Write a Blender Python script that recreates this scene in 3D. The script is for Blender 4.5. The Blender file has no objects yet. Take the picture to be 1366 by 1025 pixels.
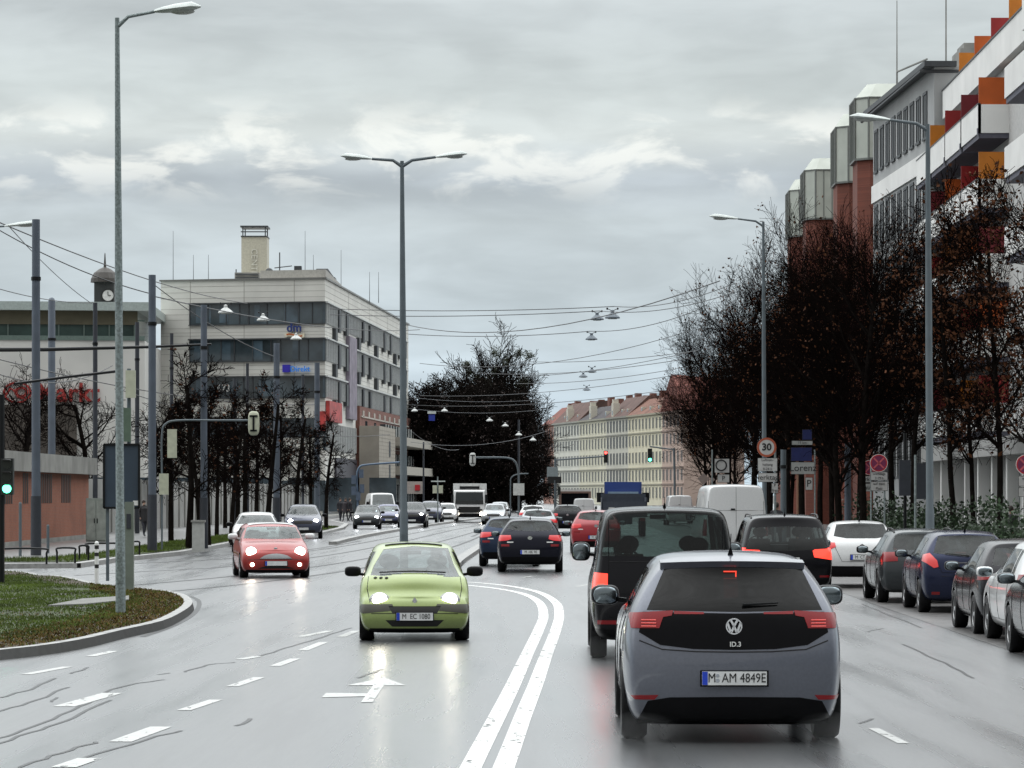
import bpy, bmesh, math, random
import numpy as np
from mathutils import Vector, Matrix, Quaternion
from mathutils.bvhtree import BVHTree
from mathutils.noise import noise as pnoise
random.seed(7); rng = np.random.default_rng(7)
scene = bpy.context.scene
C = scene.collection
PI = math.pi; R = math.radians

# ------------------------------------------------------------------ camera
F = 4500.0; CAMH = 2.1; HX, HY = 683.0, 660.0          # focal length in photo pixels, eye height, vanishing height
cam_d = bpy.data.cameras.new('camera'); cam = bpy.data.objects.new('camera', cam_d); C.objects.link(cam)
cam.location = (0, 0, CAMH); cam.rotation_euler = (R(90), 0, 0)
cam_d.sensor_width = 36; cam_d.lens = F / 1366 * 36
cam_d.shift_y = (HY - 512.5) / 1366
cam_d.clip_start = 0.5; cam_d.clip_end = 6000
scene.camera = cam
# ------------------------------------------------------------------ world: overcast sky
SUN_EL, SUN_ROT = R(60), R(205)
world = bpy.data.worlds.new('World'); scene.world = world; world.use_nodes = True
def build_world():
    nt = world.node_tree; N = nt.nodes; L = nt.links; N.clear()
    def nd(t, **k):
        n = N.new(t)
        for a, b in k.items(): setattr(n, a, b)
        return n
    def math_(op, a, b=None, clamp=False):
        n = nd('ShaderNodeMath', operation=op); n.use_clamp = clamp
        for i, v in enumerate((a, b)):
            if v is None: continue
            if isinstance(v, (int, float)): n.inputs[i].default_value = v
            else: L.new(v, n.inputs[i])
        return n.outputs[0]
    tc = nd('ShaderNodeTexCoord'); sep = nd('ShaderNodeSeparateXYZ'); L.new(tc.outputs['Generated'], sep.inputs[0])
    x, y, z = sep.outputs
    # gradient of the cloud deck with height (z = sine of elevation)
    mp = math_('MULTIPLY', z, 1.0)
    ramp = nd('ShaderNodeValToRGB'); L.new(math_('POWER', math_('MAXIMUM', z, 0.0001), 0.5), ramp.inputs[0])
    cr = ramp.color_ramp
    stops = [(0.0, (.43, .53, .60)), (.16, (.46, .55, .62)), (.21, (.455, .525, .57)), (.25, (.44, .495, .525)), (.285, (.42, .465, .485)), (.306, (.385, .425, .455)),
             (.325, (.52, .555, .545)), (.345, (.48, .52, .515)), (.375, (.43, .465, .47)), (.47, (.8, .84, .85)), (.7, (1.45, 1.5, 1.52)), (1.0, (1.9, 1.96, 1.98))]
    while len(cr.elements) < len(stops): cr.elements.new(0.5)
    for e, (p, c) in zip(cr.elements, stops): e.position = p; e.color = (*c, 1)
    def clouds(sx, sz, ox, detail=6, rough=.55, w=0):
        cmb = nd('ShaderNodeCombineXYZ'); L.new(math_('MULTIPLY', x, sx), cmb.inputs[0]); L.new(math_('MULTIPLY', y, sx * .6), cmb.inputs[1])
        L.new(math_('ADD', math_('MULTIPLY', z, sz), ox), cmb.inputs[2])
        n = nd('ShaderNodeTexNoise'); n.inputs['Scale'].default_value = 1; n.inputs['Detail'].default_value = detail; n.inputs['Roughness'].default_value = rough
        n.inputs['Distortion'].default_value = .4
        L.new(cmb.outputs[0], n.inputs['Vector']); return n.outputs['Fac']
    def ss(v, a, b, lo, hi):
        m = nd('ShaderNodeMapRange'); m.interpolation_type = 'SMOOTHSTEP'; L.new(v, m.inputs[0])
        for i, q in enumerate((a, b, lo, hi)): m.inputs[i + 1].default_value = q
        return m.outputs[0]
    big = clouds(9, 44, 3.1, 5, .5)           # long streaks of the deck
    small = clouds(26, 95, 9.4, 6, .5)
    v = math_('ADD', ss(big, .28, .72, .91, 1.11), ss(small, .3, .7, -.075, .08))
    # thin places where the light comes through, in a band 5 to 7 degrees up
    br = clouds(34, 80, 7.9, 6, .55)
    band = math_('MULTIPLY', ss(z, .083, .098, 0, 1), ss(z, .104, .120, 1, 0))
    glow = math_('MULTIPLY', ss(br, .47, .62, 0, 1), band)
    col = nd('ShaderNodeMixRGB', blend_type='MULTIPLY'); col.inputs[0].default_value = 1
    L.new(ramp.outputs[0], col.inputs[1])
    cv = nd('ShaderNodeCombineColor'); [L.new(v, cv.inputs[i]) for i in range(3)]
    L.new(cv.outputs[0], col.inputs[2])
    mx = nd('ShaderNodeMixRGB'); L.new(math_('MULTIPLY', glow, .55), mx.inputs[0]); L.new(col.outputs[0], mx.inputs[1]); mx.inputs[2].default_value = (.86, .86, .80, 1)
    dk = nd('ShaderNodeMixRGB', blend_type='MULTIPLY'); dk.inputs[0].default_value = 1; L.new(mx.outputs[0], dk.inputs[1])   # added dimming of the unseen sky behind the camera, darkens reflections on car rears
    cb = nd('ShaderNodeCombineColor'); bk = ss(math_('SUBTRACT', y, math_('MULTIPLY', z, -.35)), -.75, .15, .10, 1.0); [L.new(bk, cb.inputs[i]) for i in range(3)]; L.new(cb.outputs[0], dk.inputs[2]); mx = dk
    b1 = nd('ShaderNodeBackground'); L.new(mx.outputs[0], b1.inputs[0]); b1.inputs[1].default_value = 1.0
    sky = nd('ShaderNodeTexSky'); sky.sky_type = 'NISHITA'; sky.sun_disc = False; sky.sun_elevation = SUN_EL; sky.sun_rotation = SUN_ROT
    b2 = nd('ShaderNodeBackground'); L.new(sky.outputs[0], b2.inputs[0]); b2.inputs[1].default_value = 0.006
    add = nd('ShaderNodeAddShader'); L.new(b1.outputs[0], add.inputs[0]); L.new(b2.outputs[0], add.inputs[1])
    out = nd('ShaderNodeOutputWorld'); L.new(add.outputs[0], out.inputs[0])
build_world()
sun_d = bpy.data.lights.new('sun', 'SUN'); sun_d.energy = 0.6; sun_d.angle = R(120); sun_d.color = (1, .97, .92)
sun = bpy.data.objects.new('sun', sun_d); C.objects.link(sun)
sun.rotation_euler = (R(90) - SUN_EL, 0, R(-25))
scene.view_settings.view_transform = 'Standard'; scene.view_settings.look = 'None'
scene.view_settings.exposure = 0.32; scene.view_settings.gamma = 1.0
scene.render.engine = 'CYCLES'
scene.cycles.max_bounces = 6; scene.cycles.diffuse_bounces = 2; scene.cycles.glossy_bounces = 3; scene.cycles.transmission_bounces = 4
scene.cycles.transparent_max_bounces = 12; scene.cycles.use_denoising = True; scene.cycles.caustics_reflective = False
scene.cycles.caustics_refractive = False; scene.cycles.sample_clamp_indirect = 4

# ------------------------------------------------------------------ helpers
def U(px, py, s): return Vector(((px - HX) * s / F, s, CAMH + (HY - py) * s / F))
def G(px, py, z=0.0):
    s = (CAMH - z) * F / (py - HY); return Vector(((px - HX) * s / F, s, z))
def W(d, s, z=0.0): return Vector((d + .0129 * s, s, z))           # road frame: d across, s along

_m = {}
def P(name, rgb, rough=.5, metal=0, spec=.5, coat=0, ns=6, na=.12, bump=0, bs=40, emit=None, es=0, alpha=None, coatr=.08):
    if name in _m: return _m[name]
    m = bpy.data.materials.new(name); m.use_nodes = True; _m[name] = m
    nt = m.node_tree; b = nt.nodes['Principled BSDF']; N, L = nt.nodes, nt.links
    tc = N.new('ShaderNodeTexCoord'); n = N.new('ShaderNodeTexNoise'); n.inputs['Scale'].default_value = ns; n.inputs['Detail'].default_value = 5
    L.new(tc.outputs['Object'], n.inputs['Vector'])
    r = N.new('ShaderNodeValToRGB'); L.new(n.outputs['Fac'], r.inputs[0])
    r.color_ramp.elements[0].position = .3; r.color_ramp.elements[1].position = .7
    r.color_ramp.elements[0].color = (*[c * (1 - na) for c in rgb], 1); r.color_ramp.elements[1].color = (*[min(1, c * (1 + na)) for c in rgb], 1)
    L.new(r.outputs[0], b.inputs['Base Color'])
    b.inputs['Roughness'].default_value = rough; b.inputs['Metallic'].default_value = metal; b.inputs['Specular IOR Level'].default_value = spec
    b.inputs['Coat Weight'].default_value = coat; b.inputs['Coat Roughness'].default_value = coatr
    if bump:
        n2 = N.new('ShaderNodeTexNoise'); n2.inputs['Scale'].default_value = bs; n2.inputs['Detail'].default_value = 4; L.new(tc.outputs['Object'], n2.inputs['Vector'])
        bp = N.new('ShaderNodeBump'); bp.inputs['Strength'].default_value = bump; bp.inputs['Distance'].default_value = .02
        L.new(n2.outputs['Fac'], bp.inputs['Height']); L.new(bp.outputs[0], b.inputs['Normal'])
    if emit: b.inputs['Emission Color'].default_value = (*emit, 1); b.inputs['Emission Strength'].default_value = es
    return m
def glass(name, tint, diff=.0, dcol=(.5, .55, .55), rough=.03):
    if name in _m: return _m[name]
    m = bpy.data.materials.new(name); m.use_nodes = True; _m[name] = m
    nt = m.node_tree; N, L = nt.nodes, nt.links; N.clear()
    t = N.new('ShaderNodeBsdfTransparent'); t.inputs[0].default_value = (*tint, 1)
    g = N.new('ShaderNodeBsdfGlossy'); g.inputs['Roughness'].default_value = rough
    ge = N.new('ShaderNodeNewGeometry'); dp = N.new('ShaderNodeVectorMath'); dp.operation = 'DOT_PRODUCT'; L.new(ge.outputs['Normal'], dp.inputs[0]); L.new(ge.outputs['Incoming'], dp.inputs[1])
    def mth(op, a_, b_=None):
        q_ = N.new('ShaderNodeMath'); q_.operation = op
        for i_, v_ in enumerate((a_, b_)):
            if v_ is None: continue
            if isinstance(v_, (int, float)): q_.inputs[i_].default_value = v_
            else: L.new(v_, q_.inputs[i_])
        return q_.outputs[0]
    fz = mth('ADD', mth('MULTIPLY', mth('POWER', mth('SUBTRACT', 1.0, mth('ABSOLUTE', dp.outputs['Value'])), 5.0), .9), .032)
    mx = N.new('ShaderNodeMixShader'); L.new(fz, mx.inputs[0])
    d = N.new('ShaderNodeBsdfDiffuse'); d.inputs[0].default_value = (*dcol, 1)
    tc = N.new('ShaderNodeTexCoord'); n = N.new('ShaderNodeTexNoise'); n.inputs['Scale'].default_value = 7; n.inputs['Detail'].default_value = 3
    L.new(tc.outputs['Object'], n.inputs['Vector'])
    mr = N.new('ShaderNodeMapRange'); L.new(n.outputs['Fac'], mr.inputs[0]); mr.inputs[1].default_value = .3; mr.inputs[2].default_value = .7
    mr.inputs[3].default_value = diff * .8; mr.inputs[4].default_value = diff * 1.2
    m2 = N.new('ShaderNodeMixShader'); L.new(mr.outputs[0], m2.inputs[0]); L.new(t.outputs[0], m2.inputs[1]); L.new(d.outputs[0], m2.inputs[2])
    L.new(m2.outputs[0], mx.inputs[1]); L.new(g.outputs[0], mx.inputs[2])
    o = N.new('ShaderNodeOutputMaterial'); L.new(mx.outputs[0], o.inputs[0]); return m

class MB:
    def __init__(s): s.v = []; s.f = []
    def add(s, vs, fs):
        o = len(s.v); s.v += [Vector(q) for q in vs]; s.f += [tuple(i + o for i in f) for f in fs]; return s
    def hexa(s, p):      # 8 corners: bottom loop then top loop
        return s.add(p, [(3, 2, 1, 0), (4, 5, 6, 7), (0, 1, 5, 4), (1, 2, 6, 5), (2, 3, 7, 6), (3, 0, 4, 7)])
    def box(s, x0, x1, y0, y1, z0, z1):
        return s.hexa([(x0, y0, z0), (x1, y0, z0), (x1, y1, z0), (x0, y1, z0), (x0, y0, z1), (x1, y0, z1), (x1, y1, z1), (x0, y1, z1)])
    def prism(s, pts, z0, z1):
        n = len(pts); vs = [(p[0], p[1], z0) for p in pts] + [(p[0], p[1], z1) for p in pts]
        return s.add(vs, [tuple(range(n))[::-1], tuple(range(n, 2 * n))] + [(i, (i + 1) % n, n + (i + 1) % n, n + i) for i in range(n)])
    def tube(s, pts, r, n=8, cap=True):
        pts = [Vector(p) for p in pts]; rs = r if isinstance(r, (list, tuple)) else [r] * len(pts)
        rings = []; ref = None
        for i, p in enumerate(pts):
            d = (pts[min(i + 1, len(pts) - 1)] - pts[max(i - 1, 0)]).normalized()
            if ref is None: ref = Vector((0, 0, 1)) if abs(d.z) < .9 else Vector((1, 0, 0))
            a = (ref - d * ref.dot(d)).normalized(); b = d.cross(a); ref = a
            rings.append([p + (a * math.cos(2 * PI * k / n) + b * math.sin(2 * PI * k / n)) * rs[i] for k in range(n)])
        vs = [q for g in rings for q in g]
        fs = [(i * n + k, i * n + (k + 1) % n, (i + 1) * n + (k + 1) % n, (i + 1) * n + k) for i in range(len(rings) - 1) for k in range(n)]
        if cap: fs += [tuple(range(n))[::-1], tuple(range((len(rings) - 1) * n, len(rings) * n))]
        return s.add(vs, fs)
    def lathe(s, prof, c, ax='z', n=16, cap=True):     # prof: (r, h)
        c = Vector(c); vs = []
        for r_, h in prof:
            for k in range(n):
                a = 2 * PI * k / n; u, w = r_ * math.cos(a), r_ * math.sin(a)
                vs.append(c + (Vector((u, w, h)) if ax == 'z' else Vector((h, u, w)) if ax == 'x' else Vector((w, h, u))))
        m = len(prof)
        fs = [(i * n + k, i * n + (k + 1) % n, (i + 1) * n + (k + 1) % n, (i + 1) * n + k) for i in range(m - 1) for k in range(n)]
        if cap: fs += [tuple(range(n))[::-1], tuple(range((m - 1) * n, m * n))]
        return s.add(vs, fs)
    def ell(s, c, r, n=12, m=8, p=1.0):
        pw = lambda q: math.copysign(abs(q) ** p, q)
        c = Vector(c); vs = [c + Vector((0, 0, -r[2]))]
        for i in range(1, m):
            t = PI * i / m - PI / 2
            for k in range(n):
                a = 2 * PI * k / n; vs.append(c + Vector((r[0] * pw(math.cos(t)) * pw(math.cos(a)), r[1] * pw(math.cos(t)) * pw(math.sin(a)), r[2] * pw(math.sin(t)))))
        vs.append(c + Vector((0, 0, r[2]))); e = len(vs) - 1
        fs = [(0, 1 + (k + 1) % n, 1 + k) for k in range(n)] + [(e, 1 + (m - 2) * n + k, 1 + (m - 2) * n + (k + 1) % n) for k in range(n)]
        fs += [(1 + i * n + k, 1 + i * n + (k + 1) % n, 1 + (i + 1) * n + (k + 1) % n, 1 + (i + 1) * n + k) for i in range(m - 2) for k in range(n)]
        return s.add(vs, fs)
    def mesh(s, name, off=Vector((0, 0, 0)), smooth=False):
        me = bpy.data.meshes.new(name); me.from_pydata([tuple(v - off) for v in s.v], [], s.f)
        if smooth:
            me.polygons.foreach_set('use_smooth', [True] * len(me.polygons)); me.set_sharp_from_angle(angle=R(40))
        me.update(); return me
class Fac:   # facade frame between two ground points; outward normal to the right of p0->p1
    def __init__(s, p0, p1):
        s.p = Vector((p0[0], p0[1], 0)); d = Vector((p1[0], p1[1], 0)) - s.p; s.len = d.length; s.u = d.normalized(); s.n = Vector((s.u.y, -s.u.x, 0))
    def pt(s, u, o, z): return s.p + s.u * u + s.n * o + Vector((0, 0, z))
    def box(s, mb, u0, u1, z0, z1, o0, o1):
        return mb.hexa([s.pt(u0, o0, z0), s.pt(u1, o0, z0), s.pt(u1, o1, z0), s.pt(u0, o1, z0), s.pt(u0, o0, z1), s.pt(u1, o0, z1), s.pt(u1, o1, z1), s.pt(u0, o1, z1)][::1])

def fixn(me):
    bm = bmesh.new(); bm.from_mesh(me); bmesh.ops.recalc_face_normals(bm, faces=bm.faces); bm.to_mesh(me); bm.free()
def rootloc(o):
    v = Vector((0, 0, 0))
    while o is not None: v += o.location; o = o.parent
    return v
def part(name, mb, m, parent, smooth=False, label=None, world_=True):
    me = mb.mesh(name, rootloc(parent) if world_ else Vector((0, 0, 0)), smooth) if isinstance(mb, MB) else mb
    if isinstance(mb, MB): fixn(me)
    me.materials.clear(); me.materials.append(m)
    o = bpy.data.objects.new(name, me); C.objects.link(o); o.parent = parent
    if label: o['label'] = label
    return o
def tag(o, label, cat, group=None, kind=None):
    if kind: o['kind'] = kind
    if label: o['label'] = label
    if cat: o['category'] = cat
    if group: o['group'] = group
    return o
def thing(name, label, cat, loc=(0, 0, 0), rz=0, group=None):
    o = bpy.data.objects.new(name, None); C.objects.link(o); o.location = loc; o.rotation_euler = (0, 0, rz); o.empty_display_size = .2
    return tag(o, label, cat, group)
def single(name, mb, m, label, cat, group=None, kind=None, smooth=False, origin=None):
    if origin is None:
        zs = min(v.z for v in mb.v); n = len(mb.v); origin = Vector((sum(v.x for v in mb.v) / n, sum(v.y for v in mb.v) / n, zs))
    me = mb.mesh(name, Vector(origin), smooth); fixn(me); me.materials.append(m)
    o = bpy.data.objects.new(name, me); C.objects.link(o); o.location = origin
    return tag(o, label, cat, group, kind)
def struct(name, mb, m): return single(name, mb, m, None, None, kind='structure', origin=(0, 0, 0))
def dup(root, loc=None, rz=None, label=None, group=None, scale=None):
    def cp(o, par):
        c = o.copy(); C.objects.link(c); c.parent = par
        for ch in [k for k in o.children]: cp(ch, c)
        return c
    r = cp(root, None)
    if loc is not None: r.location = loc
    if rz is not None: r.rotation_euler = (0, 0, rz)
    if scale is not None: r.scale = scale if hasattr(scale, '__len__') else (scale,) * 3
    if label: r['label'] = label
    if group: r['group'] = group
    return r
_txt = {}
def text_mesh(s, size=1.0, ext=.01, cx=True, bold=0):
    k = (s, size, ext, bold)
    if k in _txt: return _txt[k]
    cu = bpy.data.curves.new('t', 'FONT'); cu.body = s; cu.size = size; cu.extrude = ext; cu.align_x = 'CENTER' if cx else 'LEFT'; cu.align_y = 'CENTER'; cu.offset = bold; cu.resolution_u = 3
    o = bpy.data.objects.new('t', cu); C.objects.link(o)
    dg = bpy.context.evaluated_depsgraph_get(); me = bpy.data.meshes.new_from_object(o.evaluated_get(dg)); bpy.data.objects.remove(o); _txt[k] = me
    return me
def text_on(s, size, m, parent, loc, rz=0, ext=.01, name='lettering', rx=90, sx=1.0, bold=0):
    """lettering facing -Y (rz=0) at world/local loc of the parent's frame"""
    me = text_mesh(s, size, ext, True, bold).copy(); me.materials.clear(); me.materials.append(m)
    o = bpy.data.objects.new(name, me); C.objects.link(o); o.parent = parent; o.location = loc; o.rotation_euler = (R(rx), 0, rz); o.scale = (sx, 1, 1)
    return o
# ------------------------------------------------------------------ materials of the setting
def road_mat():
    m = bpy.data.materials.new('wet_asphalt'); m.use_nodes = True; nt = m.node_tree; N, L = nt.nodes, nt.links; b = N['Principled BSDF']
    tc = N.new('ShaderNodeTexCoord')
    def noise(scale, det, mp=None, rough=.55):
        n = N.new('ShaderNodeTexNoise'); n.inputs['Scale'].default_value = scale; n.inputs['Detail'].default_value = det; n.inputs['Roughness'].default_value = rough
        v = tc.outputs['Object']
        if mp:
            q = N.new('ShaderNodeMapping'); q.inputs['Scale'].default_value = mp; L.new(v, q.inputs[0]); v = q.outputs[0]
        L.new(v, n.inputs['Vector']); return n.outputs['Fac']
    def mr(v, a, b_, lo, hi):
        q = N.new('ShaderNodeMapRange'); L.new(v, q.inputs[0])
        for i, k in enumerate((a, b_, lo, hi)): q.inputs[i + 1].default_value = k
        return q.outputs[0]
    lanes = noise(1.1, 6, (1, .05, 1)); patch = noise(.12, 5, (1.6, .5, 1)); grain = noise(55, 3)
    r = N.new('ShaderNodeValToRGB'); L.new(patch, r.inputs[0])
    r.color_ramp.elements[0].position = .35; r.color_ramp.elements[0].color = (.078, .083, .086, 1)
    r.color_ramp.elements[1].position = .68; r.color_ramp.elements[1].color = (.125, .131, .135, 1)
    mx = N.new('ShaderNodeMixRGB'); mx.blend_type = 'MULTIPLY'; L.new(mr(grain, .35, .65, .0, .5), mx.inputs[0]); L.new(r.outputs[0], mx.inputs[1]); mx.inputs[2].default_value = (.45, .45, .45, 1)
    m3 = N.new('ShaderNodeMixRGB'); m3.blend_type = 'MULTIPLY'; L.new(mr(lanes, .50, .68, 0, .5), m3.inputs[0]); L.new(mx.outputs[0], m3.inputs[1]); m3.inputs[2].default_value = (.42, .43, .44, 1)
    pud = noise(.35, 4, (1.3, .22, 1), .6); m4 = N.new('ShaderNodeMixRGB'); m4.blend_type = 'MULTIPLY'; L.new(mr(pud, .58, .66, 0, .35), m4.inputs[0]); L.new(m3.outputs[0], m4.inputs[1]); m4.inputs[2].default_value = (.4, .41, .42, 1); mx = m4
    L.new(mx.outputs[0], b.inputs['Base Color'])
    ad = N.new('ShaderNodeMath'); ad.operation = 'ADD'; L.new(mr(lanes, .35, .65, -.07, .09), ad.inputs[0]); L.new(mr(patch, .3, .7, .27, .40), ad.inputs[1])
    L.new(ad.outputs[0], b.inputs['Roughness'])
    b.inputs['Specular IOR Level'].default_value = .4; b.inputs['Coat Weight'].default_value = 1; b.inputs['Coat IOR'].default_value = 1.42; L.new(mr(lanes, .35, .65, .22, .36), b.inputs['Coat Roughness'])
    bp = N.new('ShaderNodeBump'); bp.inputs['Strength'].default_value = .30; bp.inputs['Distance'].default_value = .004; L.new(grain, bp.inputs['Height'])
    b2 = N.new('ShaderNodeBump'); b2.inputs['Strength'].default_value = .12; b2.inputs['Distance'].default_value = .01; L.new(noise(1.3, 3), b2.inputs['Height']); L.new(bp.outputs[0], b2.inputs['Normal'])
    L.new(b2.outputs[0], b.inputs['Normal'])
    return m
M_road = road_mat()
M_gnd = P('ground_soil', (.09, .088, .08), .7, ns=.3)
M_pave = P('wet_pavement', (.17, .17, .168), .28, ns=1.2, na=.25, bump=.2, bs=8, spec=.5)
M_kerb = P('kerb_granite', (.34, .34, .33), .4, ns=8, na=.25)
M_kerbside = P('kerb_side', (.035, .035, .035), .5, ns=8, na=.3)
M_line = None
def worn(name, rgb, cut):
    m = P(name, rgb, .4, ns=9, na=.2); nt = m.node_tree; N, L = nt.nodes, nt.links; n = N.new('ShaderNodeTexNoise'); n.inputs['Scale'].default_value = 5; n.inputs['Detail'].default_value = 7; n.inputs['Roughness'].default_value = .7
    q = N.new('ShaderNodeMapping'); q.inputs['Scale'].default_value = (1.6, .35, 1); tc = N.new('ShaderNodeTexCoord'); L.new(tc.outputs['Object'], q.inputs[0]); L.new(q.outputs[0], n.inputs['Vector'])
    r = N.new('ShaderNodeMapRange'); L.new(n.outputs['Fac'], r.inputs[0]); r.inputs[1].default_value = cut; r.inputs[2].default_value = cut + .06; L.new(r.outputs[0], N['Principled BSDF'].inputs['Alpha']); return m
M_lineold = worn('worn_road_paint', (.50, .51, .495), .36)
M_crack = P('tar_seam', (.02, .02, .022), .3, ns=20)
M_cob = P('parking_asphalt', (.10, .097, .095), .38, ns=2.5, na=.45, bump=.5, bs=25)
M_rail = P('tram_rail', (.022, .022, .024), .4, metal=.2)
def grass_mat():
    m = P('lawn_soil', (.035, .048, .014), .85, ns=.9, na=.45, bump=.6, bs=30); return m
M_lawn = grass_mat()
M_steel = P('galvanised_steel', (.23, .27, .27), .42, metal=.35, ns=18, na=.3)
M_steel2 = P('grey_painted_steel', (.10, .125, .14), .45, ns=3, na=.12)
M_pole = P('catenary_pole_paint', (.085, .105, .135), .5, ns=2, na=.15)
M_poledark = P('pole_sleeve', (.03, .035, .045), .5)
M_lampw = P('lamp_head_paint', (.55, .60, .58), .4)
M_dark = P('black_plastic', (.010, .011, .012), .3, spec=.25)
M_wire = P('cable_black', (.03, .032, .036), .5)
M_white = P('white_enamel', (.75, .76, .74), .45, na=.06)
M_bark = P('bark', (.012, .010, .009), .9, spec=0, ns=5, na=.35)
M_twig = P('twig_bark', (.007, .005, .0045), .9, spec=0, ns=2, na=.35)
M_leaf = P('withered_leaf', (.075, .030, .014), .8, spec=.1, ns=1.5, na=.55)
M_red = P('sign_red', (.45, .02, .03), .4, na=.08); M_blue = P('sign_blue', (.02, .04, .30), .4, na=.08)
M_black = P('sign_black', (.012, .012, .012), .45)

M_line = worn('road_paint', (.70, .71, .69), .36)
# ------------------------------------------------------------------ ground, road, kerbs
mb = MB(); mb.add([(-3000, -200, -.03), (3000, -200, -.03), (3000, 5500, -.03), (-3000, 5500, -.03)], [(0, 1, 2, 3)]); struct('ground', mb, M_gnd)
mb = MB(); mb.add([(-150, -80, 0), (60, -80, 0), (60, 1200, 0), (-150, 1200, 0)], [(0, 1, 2, 3)]); struct('road', mb, M_road)

def smooth_poly(pts, n=4, closed=False):
    pts = [Vector(p) for p in pts]; out = []; m = len(pts)
    for i in range(m if closed else m - 1):
        p0, p1, p2, p3 = (pts[(i - 1) % m] if closed or i > 0 else pts[0]), pts[i], pts[(i + 1) % m], (pts[(i + 2) % m] if closed or i + 2 < m else pts[-1])
        for k in range(n):
            t = k / n; out.append(.5 * ((2 * p1) + (p2 - p0) * t + (2 * p0 - 5 * p1 + 4 * p2 - p3) * t * t + (3 * p1 - 3 * p2 + p3 - p0) * t ** 3))
    if not closed: out.append(pts[-1])
    return out
def inset(pts, d):
    n = len(pts); out = []
    A = sum(pts[i].x * pts[(i + 1) % n].y - pts[(i + 1) % n].x * pts[i].y for i in range(n)); sg = 1 if A > 0 else -1
    for i in range(n):
        t = (pts[(i + 1) % n] - pts[i - 1]); t.z = 0; t.normalize(); out.append(pts[i] + Vector((-t.y, t.x, 0)) * d * sg)
    return out
def flat(mb, pts, z):
    n = len(pts); mb.add([(p.x, p.y, z) for p in pts], [tuple(range(n))]); return mb
def strip(mb, pts, w, z):
    pts = [Vector(p) for p in pts]; L_, R_ = [], []
    for i, p in enumerate(pts):
        t = pts[min(i + 1, len(pts) - 1)] - pts[max(i - 1, 0)]; t.z = 0; t.normalize(); n = Vector((-t.y, t.x, 0))
        L_.append((p.x + n.x * w / 2, p.y + n.y * w / 2, z)); R_.append((p.x - n.x * w / 2, p.y - n.y * w / 2, z))
    k = len(pts); mb.add(L_ + R_, [(i, i + 1, k + i + 1, k + i) for i in range(k - 1)]); return mb

# near-left island with kerb
isl_px = [(-700, 905), (-300, 893), (0, 867), (102, 854), (164, 840), (217, 828), (243, 816), (256, 806), (254, 798), (240, 791), (205, 786), (176, 783), (129, 778), (88, 769), (53, 767), (34, 763), (-60, 757), (-300, 752)]
isl = smooth_poly([G(x, y, .13) for x, y in isl_px], 3, True)
inn = inset(isl, .16)
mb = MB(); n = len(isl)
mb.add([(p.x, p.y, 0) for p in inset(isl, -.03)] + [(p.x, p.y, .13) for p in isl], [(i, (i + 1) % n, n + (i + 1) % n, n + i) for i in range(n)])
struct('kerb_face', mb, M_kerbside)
mb = MB(); mb.add([(p.x, p.y, .131) for p in isl] + [(p.x, p.y, .131) for p in inn], [(i, (i + 1) % n, n + (i + 1) % n, n + i) for i in range(n)])
struct('kerb', mb, M_kerb)
mb = MB(); flat(mb, inn, .127); struct('lawn', mb, M_lawn)
mb = MB(); in2 = inset(inn, .75); n = len(inn); mb.add([(p.x, p.y, .1275) for p in inn] + [(p.x, p.y, .129) for p in in2], [(i, (i + 1) % n, n + (i + 1) % n, n + i) for i in range(n)]); struct('muddy_edge', mb, P('mud', (.042, .030, .016), .85, ns=3, na=.5, bump=.6, bs=14))
mb = MB(); acc = 0
for i in range(n):
    a, b = isl[i], isl[(i + 1) % n]; L_ = (b - a).length; t = 0
    while acc + (L_ - t) >= 1.0:
        t += 1.0 - acc; acc = 0; p = a + (b - a) * (t / L_); q = inn[i] + (inn[(i + 1) % n] - inn[i]) * (t / L_); d = (b - a).normalized() * .012
        mb.add([(p.x - d.x, p.y - d.y, .1325), (p.x + d.x, p.y + d.y, .1325), (q.x + d.x, q.y + d.y, .1325), (q.x - d.x, q.y - d.y, .1325)], [(0, 1, 2, 3)])
    acc += L_ - t
struct('kerb_joints', mb, M_crack)
# dark gutter round its nose
mb = MB(); strip(mb, smooth_poly([G(190, 850), G(225, 838), G(252, 824), G(264, 812), G(265, 802), G(255, 796)], 4), .09, .004)
# tar seams and cracks on the road
def wob(pts, a=.03, n=5):
    out = []
    for p in smooth_poly(pts, n): out.append(p + Vector((random.uniform(-a, a), random.uniform(-a * 1.5, a * 1.5), 0)))
    return out
for pl in [[(0, 985), (60, 965), (115, 938), (160, 917), (220, 907)], [(245, 897), (275, 888), (312, 884)], [(0, 931), (40, 920), (77, 905)], [(95, 899), (118, 891)], [(-20, 1000), (40, 978), (95, 958), (150, 934)], [(0, 950), (50, 934), (90, 917)], [(330, 880), (372, 868), (420, 853), (470, 838)], [(60, 1030), (150, 1000), (240, 975)],
           [(1095, 775), (1140, 788), (1190, 800), (1225, 812), (1262, 830)], [(1205, 860), (1250, 880), (1300, 905)], [(1290, 826), (1330, 842), (1380, 858)],
           [(30, 1024), (80, 1005), (130, 990)], [(1125, 790), (1180, 802), (1240, 820), (1300, 838), (1366, 865)], [(1150, 806), (1190, 822), (1230, 838)],
           [(1100, 770), (1150, 776), (1200, 783)], [(480, 905), (510, 893)]]:
    w = .04
    strip(mb, wob([G(x, y) for x, y in pl], .03), w, .0035)
for k in range(7):
    px, py = random.uniform(0, 420), random.uniform(870, 1020)
    if k > 2: px, py = random.uniform(1120, 1366), random.uniform(790, 1000)
    l = random.uniform(8, 26); strip(mb, wob([G(px, py), G(px + l, py - l * random.uniform(.1, .5))], .02, 3), random.uniform(.02, .05), .0032)
o = struct('asphalt_seams', mb, M_crack)
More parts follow.
